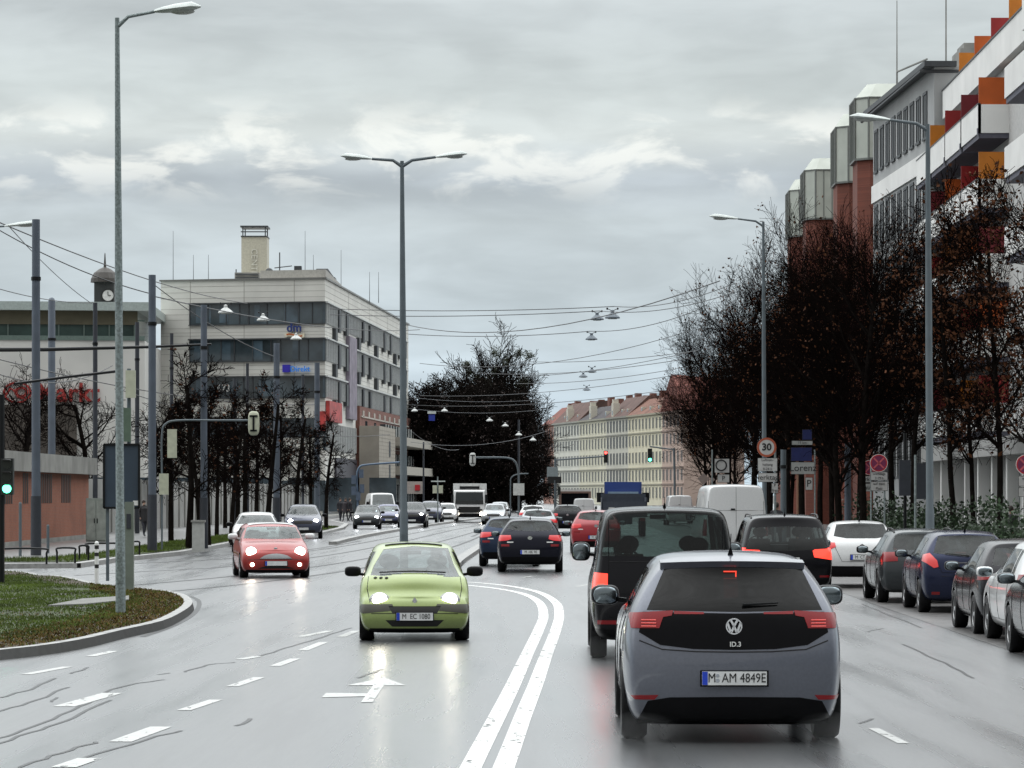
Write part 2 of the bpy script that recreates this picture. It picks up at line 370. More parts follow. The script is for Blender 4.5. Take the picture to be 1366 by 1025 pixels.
# parking strip on the right with rough wet asphalt
mb = MB(); mb.add([W(6.1, 20, .004), W(8.5, 20, .004), W(8.5, 330, .004), W(6.1, 330, .004)], [(0, 1, 2, 3)]); struct('parking_strip', mb, M_cob)
# right pavement
mb = MB(); mb.hexa([W(8.5, 15, -.02), W(17.8, 15, -.02), W(17.8, 420, -.02), W(8.5, 420, -.02), W(8.5, 15, .12), W(17.8, 15, .12), W(17.8, 420, .12), W(8.5, 420, .12)]); struct('pavement', mb, M_pave)
# left far pavement (raised) and verge
far_px = [(-600, 753), (0, 753), (100, 752), (150, 745), (200, 740), (240, 736), (310, 723), (380, 716), (425, 711), (455, 704), (462, 699), (440, 694), (470, 690), (520, 685)]
fp = [G(x, y, .12) for x, y in far_px]
mb = MB(); poly = fp + [Vector((-25, 560, .12)), Vector((-140, 560, .12)), Vector((-140, 100, .12))]
mb.prism([(p.x, p.y) for p in poly], -.02, .12); struct('pavement', mb, M_pave)
mb = MB(); strip(mb, [p for p in fp], .32, .135)
kk = [p + Vector((0, 0, 0)) for p in fp]
for a, b in zip(kk[:-1], kk[1:]):
    t = (b - a).normalized(); nn = Vector((t.y, -t.x, 0)) * .17
    mb.add([a + nn - Vector((0, 0, .12)), b + nn - Vector((0, 0, .12)), b + nn + Vector((0, 0, .015)), a + nn + Vector((0, 0, .015))], [(0, 1, 2, 3)])
struct('kerb', mb, M_kerb)
vg = [G(x, y, .13) for x, y in [(-400, 751), (0, 750), (98, 750), (150, 743.5), (200, 738), (240, 734), (310, 721.5), (380, 714.5), (425, 709), (452, 703), (430, 702), (380, 706), (300, 714), (220, 724), (130, 738), (60, 745), (-300, 746)]]
mb = MB(); flat(mb, vg, .136); struct('lawn', mb, M_lawn)
# tram reservation kerbs
def kerbbar(pts, w, h=.14):
    pts = [Vector(p) for p in pts]; mb = MB()
    for a, b in zip(pts[:-1], pts[1:]):
        t = (b - a).normalized(); n = Vector((-t.y, t.x, 0)) * w / 2
        mb.hexa([a + n, b + n, b - n, a - n] + [q + Vector((0, 0, h)) for q in (a + n, b + n, b - n, a - n)])
    return mb
struct('kerb', kerbbar(smooth_poly([G(444, 727), G(480, 718), G(535, 708), G(580, 701), G(630, 694), G(668, 687)], 2), .35), M_kerb)
mb = MB(); pr = smooth_poly([G(607, 757), G(614, 750), G(648, 727), G(668, 712), G(690, 698), G(705, 688)], 2)
struct('kerb', kerbbar(pr, .35), M_kerb)
# tram rails, flush
mb = MB()
for pl in [[(712, 682), (660, 694), (600, 703), (540, 714), (470, 727), (400, 737), (300, 746), (180, 752)],
           [(712, 683), (664, 696), (606, 707), (550, 720), (480, 734), (410, 745), (310, 756), (170, 764), (100, 768)],
           [(713, 684), (672, 697), (636, 709), (590, 722), (530, 737), (450, 752), (330, 767), (200, 779), (100, 786), (-60, 793)],
           [(713, 685), (675, 700), (645, 714), (610, 728), (550, 745), (460, 762), (340, 778), (230, 789)],
           [(480, 722), (430, 731), (370, 738), (300, 741)], [(690, 690), (655, 705), (630, 716)]]:
    strip(mb, smooth_poly([G(x, y) for x, y in pl], 5), .15, .005)
struct('tram_rails', mb, M_rail)
# painted markings
mb = MB()
l1 = smooth_poly([G(x, y) for x, y in [(610, 1060), (640, 1001), (664, 955), (684, 915), (702, 876), (718, 842), (725, 822), (720, 805), (702, 794), (672, 787), (632, 782), (590, 779)]], 6)
l2 = smooth_poly([G(x, y) for x, y in [(658, 1060), (681, 1001), (698, 955), (714, 915), (728, 876), (741, 842), (746, 820), (741, 804), (720, 791), (685, 783), (640, 778), (600, 776)]], 6)
strip(mb, l1, .17, .004); strip(mb, l2, .17, .004)
struct('road_markings', mb, M_line)
mb = MB()
def dash(x0, y0, x1, y1, w=.14): strip(mb, [G(x0, y0), G(x1, y1)], w, .004)
dash(245, 948, 288, 934); dash(310, 916, 346, 904); dash(367, 889, 394, 879); dash(404, 868, 432, 857); dash(455, 850, 475, 842)
dash(160, 990, 215, 970, .2); dash(85, 1024, 120, 1012, .2); dash(35, 900, 90, 890); dash(120, 876, 152, 869); dash(85, 943, 150, 925, .22)
dash(545, 800, 575, 797); dash(400, 850, 440, 842); dash(320, 880, 345, 876)
dash(1165, 972, 1205, 992, .1); dash(770, 783, 800, 777, .1); dash(695, 771, 710, 769, .1)
struct('road_markings', mb, M_lineold)
# arrow painted in the turning lane
mb = MB(); a = G(505, 915)
def loc(dx, dy): return (a.x + dx, a.y + dy, .005)
mb.add([loc(-.06, -3), loc(.06, -3), loc(.06, 0), loc(-.06, 0)], [(0, 1, 2, 3)]); mb.add([loc(-.35, 0), loc(.3, 0), loc(0, 1.6)], [(0, 1, 2)])
mb.add([loc(-.5, -2.2), loc(-.06, -2.0), loc(-.06, -1.5), loc(-.5, -1.4)], [(0, 1, 2, 3)])
struct('road_arrow', mb, M_lineold)
# slab path across the lawn
mb = MB(); mb.prism([(p.x, p.y) for p in [G(64, 810, .13), G(110, 801, .13), G(172, 797, .13), G(172, 802, .13), G(115, 808, .13)]], .12, .165)
single('stone_slab', mb, P('dull_slab', (.15, .15, .14), .6, ns=4, na=.3), 'pale flat stone slab strip lying in the grass beside the tall lamp post', 'slab')
mb = MB(); strip(mb, smooth_poly([G(-60, 812, .13), G(0, 815, .13), G(64, 810, .13), G(120, 812, .13)], 3), .3, .134); strip(mb, smooth_poly([G(-60, 803, .13), G(0, 800, .13), G(60, 795, .13), G(120, 790, .13)], 3), .25, .134)
struct('trodden_path', mb, P('bare_earth', (.035, .03, .022), .6, na=.3))

# grass blades on the two lawns
def inside(poly, x, y):
    c = False; j = len(poly) - 1
    for i in range(len(poly)):
        a, b = poly[i], poly[j]
        if (a.y > y) != (b.y > y) and x < (b.x - a.x) * (y - a.y) / (b.y - a.y) + a.x: c = not c
        j = i
    return c
def blades(poly, n, h, name, label, mat_, z, px=(-230, 470), in2_=None):
    x0, x1 = min(p.x for p in poly), max(p.x for p in poly); y0, y1 = min(p.y for p in poly), max(p.y for p in poly)
    vs, fs = [], []; t = 0
    while len(fs) < n and t < n * 30:
        t += 1; x, y = random.uniform(x0, x1), random.uniform(y0, y1)
        q = HX + F * x / y
        if q < px[0] or not inside(poly, x, y): continue
        cl = pnoise(Vector((x * .8, y * .35, 0)))
        if random.random() > .62 + cl: continue
        if in2_ is not None and not inside(in2_, x, y) and random.random() > .35: continue
        hh = h * random.uniform(.5, 1.3); a = random.uniform(0, PI); dx, dy = math.cos(a) * .012, math.sin(a) * .012; k = len(vs)
        lx, ly = random.uniform(-.4, .4) * hh, random.uniform(-.4, .4) * hh
        vs += [(x - dx, y - dy, z), (x + dx, y + dy, z), (x + lx, y + ly, z + hh)]; fs.append((k, k + 1, k + 2))
    me = bpy.data.meshes.new(name); me.from_pydata(vs, [], fs); me.materials.append(mat_); o = bpy.data.objects.new(name, me); C.objects.link(o)
    tag(o, label, 'grass', kind='stuff')
M_grass = P('grass_blade', (.085, .125, .022), .75, spec=.2, ns=.5, na=.6)
blades(inn, 60000, .034, 'grass', 'short green and yellowing grass on the island round the tall lamp post', M_grass, .13, in2_=in2)
M_grassb = P('withered_grass', (.10, .068, .022), .8, spec=.1, ns=2, na=.5)
in3 = inset(inn, 1.3)
def edge_blades():
    global in2_
    poly = inn; vs, fs = [], []; x0, x1 = min(p.x for p in poly), max(p.x for p in poly); y0, y1 = min(p.y for p in poly), max(p.y for p in poly)
    for _ in range(400000):
        x, y = random.uniform(x0, x1), random.uniform(y0, y1)
        if HX + F * x / y < -230 or (HX + F * x / y < 120 and y > 57): continue
        if random.random() > .75 or not inside(poly, x, y) or (inside(in3, x, y) and random.random() > .06): continue
        h = .034 * random.uniform(.4, 1.2); a = random.uniform(0, PI); dx, dy = math.cos(a) * .014, math.sin(a) * .014; k = len(vs)
        vs += [(x - dx, y - dy, .129), (x + dx, y + dy, .129), (x + random.uniform(-1, 1) * h, y + random.uniform(-1, 1) * h, .129 + h)]; fs.append((k, k + 1, k + 2))
        if len(fs) > 16000: break
    me = bpy.data.meshes.new('grass'); me.from_pydata(vs, [], fs); me.materials.append(M_grassb); o = bpy.data.objects.new('grass', me); C.objects.link(o); tag(o, 'withered brown grass and leaf litter along the kerb of the island', 'grass', kind='stuff')
edge_blades()
blades(vg, 26000, .09, 'grass', 'grass strip under the row of bare trees', M_grass, .137)
# ------------------------------------------------------------------ vehicles
def paint(name, rgb, metal=.35, rough=.33):
    dk = max(rgb) < .08
    return P('paint_' + name, rgb, .16 if dk else rough, metal=metal, spec=.12 if dk else .5, coat=.25 if dk else .7, ns=40, na=.06, coatr=.05, bump=.04, bs=260)
M_glass = glass('tinted_glass', (.32, .36, .36), diff=.05)
M_glassd = glass('privacy_glass', (.055, .06, .065), diff=.012, dcol=(.3, .32, .33))
M_glassw = glass('rain_wet_windscreen', (.64, .74, .73), diff=.20, dcol=(.62, .68, .68))
M_trim = P('black_trim', (.006, .006, .007), .3, spec=.12, ns=30)
M_gloss = P('gloss_black', (.003, .003, .004), .08, spec=.14, ns=20)
M_tyre = P('tyre_rubber', (.008, .008, .009), .45, spec=.2, ns=12)
M_rim = P('alloy_rim', (.62, .63, .64), .3, metal=.6)
M_rimd = P('dark_rim', (.06, .06, .065), .4, metal=.5)
M_cabin = P('cabin_cloth', (.012, .012, .014), .8)
M_cabinl = P('cabin_cloth_light', (.16, .18, .19), .8)
M_tl = P('tail_lens', (.24, .004, .008), .12, coat=.3)
M_tlon = P('tail_light_lit', (.5, .02, .02), .15, coat=1, emit=(1, .05, .025), es=1.6)
M_tlglow = P('tail_lens_glowing', (.45, .012, .02), .15, coat=1, emit=(1, .03, .03), es=.22)
M_hl = P('head_light_lit', (.9, .9, .85), .1, emit=(1.0, .90, .74), es=15)
M_hlw = P('xenon_light_lit', (.9, .9, .9), .1, emit=(.92, .95, 1.0), es=14)
M_fog = P('small_lamp_lit', (.9, .8, .7), .1, emit=(1, .80, .62), es=9)
M_hloff = P('headlamp_lens', (.45, .47, .48), .1, coat=1)
M_plate = P('plate_white', (.72, .74, .74), .35); M_plateb = P('plate_blue', (.02, .06, .5), .35)
M_chrome = P('chrome', (.75, .76, .78), .12, metal=1)

def shell(S):
    """closed car shell: S = list of rings from rear to front; ring = yb,y3,y5,y9,w,wr,zb,zbelt,ztop,bow,crown"""
    COL = 5
    def ring(st):
        yb, y3, y5, y9, w, wr, zb, zl, zt, bow, crown = st
        f = min(1.0, max(.12, (zt - zl) / .35)); le = lambda a, b, t: a + (b - a) * t
        z3 = zb + (zl - zb) * .48
        wb = w * .945
        half = [(.82 * w, yb, zb), (.955 * w, le(yb, y3, .45), zb + .07), (w, y3, z3), (w * .992, le(y3, y5, .55), le(z3, zl, .66)), (wb, y5, zl),
                (le(wb, wr, .5) + .012 * f, le(y5, y9, .5), le(zl, zt - .09 * f, .52)), (wr, le(y5, y9, .93), zt - .09 * f), (wr * .86, y9, zt - .022 * f)]
        top = []; bot = []
        for k in range(COL):
            t = -1 + 2 * (k + 1) / (COL + 1)
            top.append((t * wr * .86, y9 + bow * (1 - t * t), zt - .022 * f + crown * (1 - t * t)))
            bot.append((-t * .82 * w, yb + bow * (1 - t * t), zb))
        loop = [(-x, y, z) for x, y, z in half] + top + [(x, y, z) for x, y, z in half[::-1]] + bot
        return loop, half
    rings = [ring(s) for s in S]; n = len(rings[0][0]); vs, fs = [], []
    for lp, _ in rings: vs += lp
    for i in range(len(rings) - 1):
        for k in range(n): fs.append((i * n + k, i * n + (k + 1) % n, (i + 1) * n + (k + 1) % n, (i + 1) * n + k))
    for ri, sgn in ((0, 1), (len(rings) - 1, -1)):
        lp, half = rings[ri]; bow = S[ri][9]; grid = []
        for r_ in range(8):
            row = [ri * n + r_]
            for k in range(COL):
                t = -1 + 2 * (k + 1) / (COL + 1)
                if r_ == 7: row.append(ri * n + 8 + k)
                elif r_ == 0: row.append(ri * n + n - 1 - k)
                else:
                    x, y, z = half[r_]; vs.append((t * x, y + bow * (1 - t * t), z)); row.append(len(vs) - 1)
            row.append(ri * n + 15 + 5 - r_) ; grid.append(row)
        for a in range(7):
            for b in range(COL + 1):
                q = (grid[a][b], grid[a][b + 1], grid[a + 1][b + 1], grid[a + 1][b]); fs.append(q if sgn > 0 else q[::-1])
    me = bpy.data.meshes.new('sh'); me.from_pydata(vs, [], fs)
    o = bpy.data.objects.new('sh', me); C.objects.link(o); md = o.modifiers.new('s', 'SUBSURF'); md.levels = 2; md.subdivision_type = 'CATMULL_CLARK'
    dg = bpy.context.evaluated_depsgraph_get(); m2 = bpy.data.meshes.new_from_object(o.evaluated_get(dg)); bpy.data.objects.remove(o)
    bm = bmesh.new(); bm.from_mesh(m2); bmesh.ops.recalc_face_normals(bm, faces=bm.faces); return bm

def pip(poly, x, y):
    c = False; j = len(poly) - 1
    for i in range(len(poly)):
        (xi, yi), (xj, yj) = poly[i], poly[j]
        if (yi > y) != (yj > y) and x < (xj - xi) * (y - yi) / (yj - yi) + xi: c = not c
        j = i
    return c
AX = {'r': (0, 2, lambda n: n.y < -.10), 'f': (0, 2, lambda n: n.y > .10), 'L': (1, 2, lambda n: n.x < -.35), 'R': (1, 2, lambda n: n.x > .35), 't': (0, 1, lambda n: n.z > .5)}
def carve(bm, poly, ax, off=0.0, skirt=.012, ylim=None):
    """take the region of the shell seen inside poly out of it and return it as its own mesh"""
    i, j, ok = AX[ax]
    x0, x1 = min(p[0] for p in poly), max(p[0] for p in poly); z0, z1 = min(p[1] for p in poly), max(p[1] for p in poly)
    def near(f):
        if not ok(f.normal): return False
        a = [v.co[i] for v in f.verts]; b = [v.co[j] for v in f.verts]
        if max(a) < x0 or min(a) > x1 or max(b) < z0 or min(b) > z1: return False
        if ylim is not None:
            c = f.calc_center_median().y
            if not (ylim[0] <= c <= ylim[1]): return False
        return True
    fs = [f for f in bm.faces if near(f)]
    if not fs: return None
    for a, b in zip(poly, poly[1:] + poly[:1]):
        co = Vector((0, 0, 0)); co[i], co[j] = a; no = Vector((0, 0, 0)); no[i], no[j] = b[1] - a[1], -(b[0] - a[0])
        if no.length < 1e-6: continue
        no.normalize()
        # only faces that the edge itself touches, widened a little
        lo = [min(a[k], b[k]) - .02 for k in (0, 1)]; hi = [max(a[k], b[k]) + .02 for k in (0, 1)]
        sub = [f for f in fs if f.is_valid and not (max(v.co[i] for v in f.verts) < lo[0] or min(v.co[i] for v in f.verts) > hi[0] or max(v.co[j] for v in f.verts) < lo[1] or min(v.co[j] for v in f.verts) > hi[1])]
        if not sub: continue
        geom = list({v for f in sub for v in f.verts}) + list({e for f in sub for e in f.edges}) + sub
        keep = set(fs) - set(sub)
        ret = bmesh.ops.bisect_plane(bm, geom=geom, dist=1e-5, plane_co=co, plane_no=no)
        fs = [f for f in keep if f.is_valid] + [g for g in ret['geom'] if isinstance(g, bmesh.types.BMFace)]
        fs = list({f for f in fs if f.is_valid})
    bm.normal_update()
    sel = []
    for f in fs:
        c = f.calc_center_median()
        if ok(f.normal) and pip(poly, c[i], c[j]): sel.append(f)
    if not sel: return None
    vm = {}; nb = bmesh.new()
    for f in sel:
        vv = []
        for v in f.verts:
            if v not in vm: vm[v] = nb.verts.new(v.co + v.normal * off)
            vv.append(vm[v])
        try: nb.faces.new(vv)
        except ValueError: pass
    nb.normal_update()
    if skirt:
        be = [e for e in nb.edges if len(e.link_faces) == 1]; nv = {}
        vn = {v: v.normal.copy() for e in be for v in e.verts}
        for e in be:
            a, b = e.verts
            for v in (a, b):
                if v not in nv: nv[v] = nb.verts.new(v.co - vn[v] * (skirt + max(off, 0)))
            try:
                f = e.link_faces[0]; lp = [l for l in f.loops if l.edge == e][0]
                a, b = lp.vert, lp.link_loop_next.vert
                nb.faces.new((b, a, nv[a], nv[b]))
            except ValueError: pass
    bmesh.ops.delete(bm, geom=sel, context='FACES')
    me = bpy.data.meshes.new('p'); nb.to_mesh(me); nb.free()
    me.polygons.foreach_set('use_smooth', [True] * len(me.polygons)); me.set_sharp_from_angle(angle=R(50))
    return me

def circ(cx, cy, rx, ry=None, n=16, a0=0): ry = ry or rx; return [(cx + rx * math.cos(2 * PI * k / n + a0), cy + ry * math.sin(2 * PI * k / n + a0)) for k in range(n)]
def mir(poly): return [(-x, z) for x, z in poly][::-1]

def wheel_mesh(r, w):
    mb = MB(); mb.lathe([(r * .60, -w / 2 + .02), (r * .66, -w / 2), (r * .93, -w / 2), (r, -w / 2 + .03), (r, w / 2 - .03), (r * .93, w / 2), (r * .66, w / 2), (r * .60, w / 2 - .02)], (0, 0, 0), 'x', 28)
    return mb.mesh('wheel', smooth=True)
def rim_mesh(r, w, spokes=5):
    mb = MB(); a = r * .65
    mb.lathe([(a * .95, -w * .1), (a, w / 2 - .015), (a * .90, w / 2 - .012), (a * .86, w / 2 - .06), (a * .8, -w * .1)], (0, 0, 0), 'x', 24)
    mb.lathe([(a * .2, 0), (a * .2, w / 2 - .02), (a * .12, w / 2 - .01)], (0, 0, 0), 'x', 12)
    for k in range(spokes):
        t = 2 * PI * k / spokes; u = Vector((0, math.cos(t), math.sin(t))); v = Vector((0, -math.sin(t), math.cos(t))); X = Vector((1, 0, 0)) * (w / 2 - .03)
        p0, p1 = u * a * .15, u * a * .9
        mb.hexa([p0 - v * .035 + X * .7, p1 - v * .028 + X * .8, p1 + v * .028 + X * .8, p0 + v * .035 + X * .7, p0 - v * .035 + X * 1.1, p1 - v * .028 + X * 1.1, p1 + v * .028 + X * 1.1, p0 + v * .035 + X * 1.1])
    return mb.mesh('rim', smooth=True)
_wm = {}
PROTO = {}
def make_car(key, label, cat, sp, group=None):
    """sp: L,W,H (W = half width) and shape numbers; local frame: rear bumper at y=0, front at y=L"""
    L_, w, H = sp['L'], sp['W'], sp['H']; g = sp.get
    zb = g('zb', .20); zl = g('belt', .92); wr = g('wr', w * .70); ry5, ry9 = g('ry5', .12), g('ry9', .40)
    a, b, hb, hn = g('a', 1.0), g('b', 1.95), g('hb', 1.0), g('hn', .74)   # screen foot/head measured from the front
    rt = H - g('rdrop', .07); zlr = g('beltr', zl + .04)
    rb = g('rbow', -.07); nf = g('nf', .04)
    S = [(.10, .0, ry5, ry9, w * .90, wr * .93, zb + .06, zlr, rt - .01, rb, .02),
         (.13, .03, ry5 + .03, ry9 + .03, w * .93, wr * .945, zb + .04, zlr, rt, rb * .9, .02),
         (.30, .22, ry5 + .22, ry9 + .2, w * .985, wr * .975, zb, zlr, rt + .02, rb * .3, .025),
         (.75, .75, max(.75, ry5 + .4), max(.8, ry9 + .45), w, wr, zb, zl + .02, H - .03, 0, .03),
         (L_ * .36, L_ * .36, L_ * .36, L_ * .36, w, wr * 1.01, zb, zl, H - .025, 0, .03),
         (L_ * .5, L_ * .5, L_ * .5, L_ * .5, w, wr, zb, zl, H - .035, 0, .035)]
    yh = L_ - b; yf = L_ - a
    if yh - .25 > L_ * .5 + .1: S.append((yh - .25, yh - .25, yh - .25, yh - .25, w, wr * .99, zb, zl - .01, H - .05, .03, .035))
    S += [(yh + .12, yh + .12, yh + .10, yh, w, wr * .96, zb, zl - .01, H - .09, .10, .03),
          ((yh + yf) / 2 + .1, (yh + yf) / 2 + .1, (yh + yf) / 2 + .1, (yh + yf) / 2, w * .998, wr * .96 + (w * .80 - wr * .96) * .5, zb, zl - .02, (H - .09 + hb) / 2 + .035, .14, .02),
          (yf + .05, yf + .05, yf + .02, yf - .02, w * .995, w * .80, zb, hb - .05, hb, .16, .015),
          (yf + .14, yf + .14, yf + .12, yf + .1, w * .99, w * .82, zb, hb - .055, hb - .02, .16, .02),
          (L_ - a * .5, L_ - a * .5, L_ - a * .5, L_ - a * .5, w * .985, w * .80, zb, (hb + hn) / 2 - .03, (hb + hn) / 2 + .03, .14, .035),
          (L_ - .26, L_ - .26, L_ - .28, L_ - .30, w * (.95 + nf * .4), w * (.76 + nf), zb, hn - .02, hn + .03, .14, .03),
          (L_ - .10, L_ - .04, L_ - .12, L_ - .16, w * (.88 + nf), w * (.70 + nf), zb + .03, hn - .06, hn - .01, .11, .01),
          (L_ - .08, L_ - .01, L_ - .09, L_ - .13, w * (.84 + nf), w * (.66 + nf), zb + .05, hn - .08, hn - .03, .10, .01)]
    if g('stations'): S = g('stations')(S)
    bm = shell(S)
    T = thing(key, label, cat, group=group)
    body_m = g('paint')
    bvh = BVHTree.FromBMesh(bm)
    def surf(ax, u, v, inset_=0):
        if ax == 'r': h = bvh.ray_cast(Vector((u, -5, v)), Vector((0, 1, 0)))
        elif ax == 'f': h = bvh.ray_cast(Vector((u, L_ + 5, v)), Vector((0, -1, 0)))
        elif ax == 'L': h = bvh.ray_cast(Vector((-5, u, v)), Vector((1, 0, 0)))
        elif ax == 'R': h = bvh.ray_cast(Vector((5, u, v)), Vector((-1, 0, 0)))
        else: h = bvh.ray_cast(Vector((u, v, 5)), Vector((0, 0, -1)))
        return (h[0], h[1]) if h[0] is not None else (Vector((u, 0, v)), Vector((0, -1, 0)))
    yr, yfw = g('wheels', (.78, L_ - .82)); wrad = g('wrad', .32)
    # wheel arches
    for y in (yr, yfw):
        for ax in ('L', 'R'):
            po = [(y + (wrad + .045) * math.cos(t), wrad + (wrad + .045) * math.sin(t)) for t in [PI * k / 12 for k in range(13)]]
            po = [(y + (wrad + .045), .0)] + po + [(y - (wrad + .045), .0)]
            carve(bm, po, ax)
    # parts cut from the shell
    for it in g('cut', []):
        nm, mt, ax, po = it[:4]; off = it[4] if len(it) > 4 else .004; lab = it[5] if len(it) > 5 else None
        axes = [ax]
        if ax == 'S': axes = ['L', 'R']
        polys = [po]
        if ax in ('rm', 'fm'): axes = [ax[0]]; polys = [po, mir(po)]
        for x_ in axes:
            for p_ in polys:
                me = carve(bm, p_, x_, off, ylim=(it[6] if len(it) > 6 else None))
                if me: part(nm, me, mt, T, label=lab)
    # lower trim
    me = bpy.data.meshes.new('body'); bm.to_mesh(me); bm.free()
    me.polygons.foreach_set('use_smooth', [True] * len(me.polygons)); me.set_sharp_from_angle(angle=R(38))
    part('body', me, body_m, T)
    # underside and arch liners
    mb = MB(); mb.box(-w * .86, w * .86, .25, L_ - .25, zb + .02, zb + .1); hw = min(wrad + .2, zl - .02)
    for y in (yr, yfw):
        for s in (-1, 1):
            pts = [(y + (wrad + .05) * math.cos(PI * k / 10), wrad + (wrad + .05) * math.sin(PI * k / 10)) for k in range(11)]
            x_o, x_i = s * (w - .03), s * (w - .30)
            vs = [(x_o, p[0], p[1]) for p in pts] + [(x_i, p[0], p[1]) for p in pts]; n = 11
            mb.add(vs, [(k, k + 1, n + k + 1, n + k) for k in range(n - 1)] + [tuple(range(n, 2 * n))])
    part('underbody', mb, M_trim, T, world_=False)
    k = (round(wrad, 2), g('spokes', 5))
    if k not in _wm: _wm[k] = (wheel_mesh(wrad, .21), rim_mesh(wrad, .21, k[1]))
    steer = g('steer', 0)
    for y in (yr, yfw):
        for s in (-1, 1):
            tm, rm = _wm[k][0].copy(), _wm[k][1].copy()
            o = part('wheel', tm, M_tyre, T); o.location = (s * (w - .115), y, wrad); o.rotation_euler = (0, 0, (0 if s > 0 else PI) + (steer if y > L_ / 2 else 0))
            part('rim', rm, g('rim', M_rim), o)
    # mirrors
    my, mz = g('mirror', (L_ - a - .42, zl + .07)); ms = g('msize', (.12, .09, .075))
    for s in (-1, 1):
        mb = MB(); c = Vector((s * (w + .09), my, mz)); mb.ell(c, ms, 16, 10, p=.62)
        mb.hexa([(s * (w - .10), my - .03, mz - .07), (s * (w + .05), my - .03, mz - .05), (s * (w + .05), my + .04, mz - .05), (s * (w - .10), my + .06, mz - .07),
                 (s * (w - .10), my - .03, mz - .03), (s * (w + .05), my - .03, mz - .01), (s * (w + .05), my + .04, mz - .01), (s * (w - .10), my + .06, mz - .03)])
        o = part('mirror', mb, g('mirror_m', M_trim), T, smooth=True, world_=False)
        mb = MB(); mb.ell((c.x, c.y - ms[1] * .82, c.z), (ms[0] * .84, .024, ms[0] * .84), 16, 8, p=.7)
        q = MB(); q.v = [Vector((v.x, v.y, mz + (v.z - mz) * ms[2] / ms[0])) for v in mb.v]; q.f = mb.f
        part('mirror_glass', q, P('mirror_glass', (.22, .26, .28), .12, metal=1), o, world_=False, smooth=True)
    # cabin
    if g('cabin', True):
        cm = g('cabin_m', M_cabin); zf = zl - .22; mb = MB()
        mb.box(-w * .80, w * .80, max(ry5, .3) + .12, L_ - a - .25, zf - .1, zf)
        sh = min(H - .20, zl + .44)
        seatys = g('seats', (yr + .25, L_ * .53))
        for yy in seatys:
            hx = (w * .42,) if yy > L_ * .45 else (w * .48,)
            for s in (-1, 1):
                x = s * hx[0]
                mb.hexa([(x - .24, yy, zf - .05), (x + .24, yy, zf - .05), (x + .24, yy + .12, zf - .05), (x - .24, yy + .12, zf - .05),
                         (x - .19, yy - .10, sh - .26), (x + .19, yy - .10, sh - .26), (x + .17, yy, sh - .26), (x - .17, yy, sh - .26)])
                mb.ell((x, yy - .08, sh - .12), (.135, .06, .11), 12, 7); mb.box(x - .05, x - .03, yy - .1, yy - .08, sh - .27, sh - .2); mb.box(x + .03, x + .05, yy - .1, yy - .08, sh - .27, sh - .2)
        part('seats', mb, cm, T, smooth=True, world_=False)
        mb = MB(); mb.box(-w * .78, w * .78, L_ - a - .55, L_ - a - .02, zl - .3, hb - .04 if hb < zl + .1 else zl + .02)
        mb.lathe([(.19, -.012), (.19, .012), (.165, .012), (.165, -.012), (.19, -.012)], (-w * .42, L_ - a - .62, zl + .04), 'y', 16, cap=False); mb.box(-.11, .11, L_ - b - .02 + .1, L_ - b + .12, H - .2, H - .14)
        part('dashboard', mb, M_cabin, T, world_=False)
    # number plates
    for ax, key_, in (('r', 'plate_r'), ('f', 'plate_f')):
        pl = g(key_)
        if not pl: continue
        z, txt = pl[:2]; x = pl[2] if len(pl) > 2 else 0
        p, n = surf(ax, x, z); s = -1 if ax == 'r' else 1
        y = p.y + s * .012; mb = MB(); mb.box(x - .26, x + .26, min(y, y + s * .012), max(y, y + s * .012), z - .055, z + .055)
        po = part('number_plate', mb, M_plate, T, world_=False)
        bs = -1 if ax == 'r' else 1
        mb = MB(); mb.box(*sorted((x + bs * .258, x + bs * .215)), min(y + s * .012, y + s * .015), max(y + s * .012, y + s * .015), z - .053, z + .053); part('country_strip', mb, M_plateb, po, world_=False)
        mb = MB(); fr_ = .275
        mb.box(x - fr_, x + fr_, min(y, y + s * .008), max(y, y + s * .008), z - .068, z + .063); part('plate_frame', mb, M_trim, po, world_=False)
        if txt and ax == 'r' and len(txt) > 9:
            mb = MB(); mb.lathe([(.016, -.001), (.016, .0015)], (x - .135, y - .0135, z - .018), 'y', 14); mb.lathe([(.014, -.001), (.014, .0015)], (x - .135, y - .0135, z + .022), 'y', 14); part('seal', mb, P('seal_grey', (.35, .38, .42), .4), po, world_=False)
        if txt: text_on(txt, .105, M_black, po, (x - bs * .02, y + s * .013, z), rz=0 if ax == 'r' else PI, ext=.002, sx=.80)
    # seams: thin dark lines lying on the shell
    mb = MB()
    for ax, pts in g('seams', []):
        for flip in ((1, -1) if ax in ('rm', 'fm') else (1,)):
            for aa in (('L', 'R') if ax == 'S' else (ax[0],)):
                P3 = []
                for (u0, v0), (u1, v1) in zip(pts[:-1], pts[1:]):
                    for q in range(5):
                        t = q / 5; P3.append(surf(aa, (u0 + (u1 - u0) * t) * flip, v0 + (v1 - v0) * t)[0])
                P3.append(surf(aa, pts[-1][0] * flip, pts[-1][1])[0]); mb.tube(P3, .0055, 4)
    if mb.v: part('panel_gaps', mb, M_trim, T, world_=False)
    if g('antenna'):
        mb = MB(); ya = g('antenna'); za = surf('t', 0, ya)[0].z
        mb.hexa([(-.025, ya - .06, za - .01), (.025, ya - .06, za - .01), (.02, ya + .08, za - .01), (-.02, ya + .08, za - .01), (-.006, ya - .07, za + .055), (.006, ya - .07, za + .055), (.004, ya - .03, za + .05), (-.004, ya - .03, za + .05)])
        mb.tube([(0, ya - .05, za + .04), (0, ya - .16, za + g('anth', .13))], .004, 5); part('antenna', mb, M_trim, T, world_=False)
    for fn in g('extra', []): fn(T, surf, sp)
    T['L_'] = L_; del T['L_']
    return T
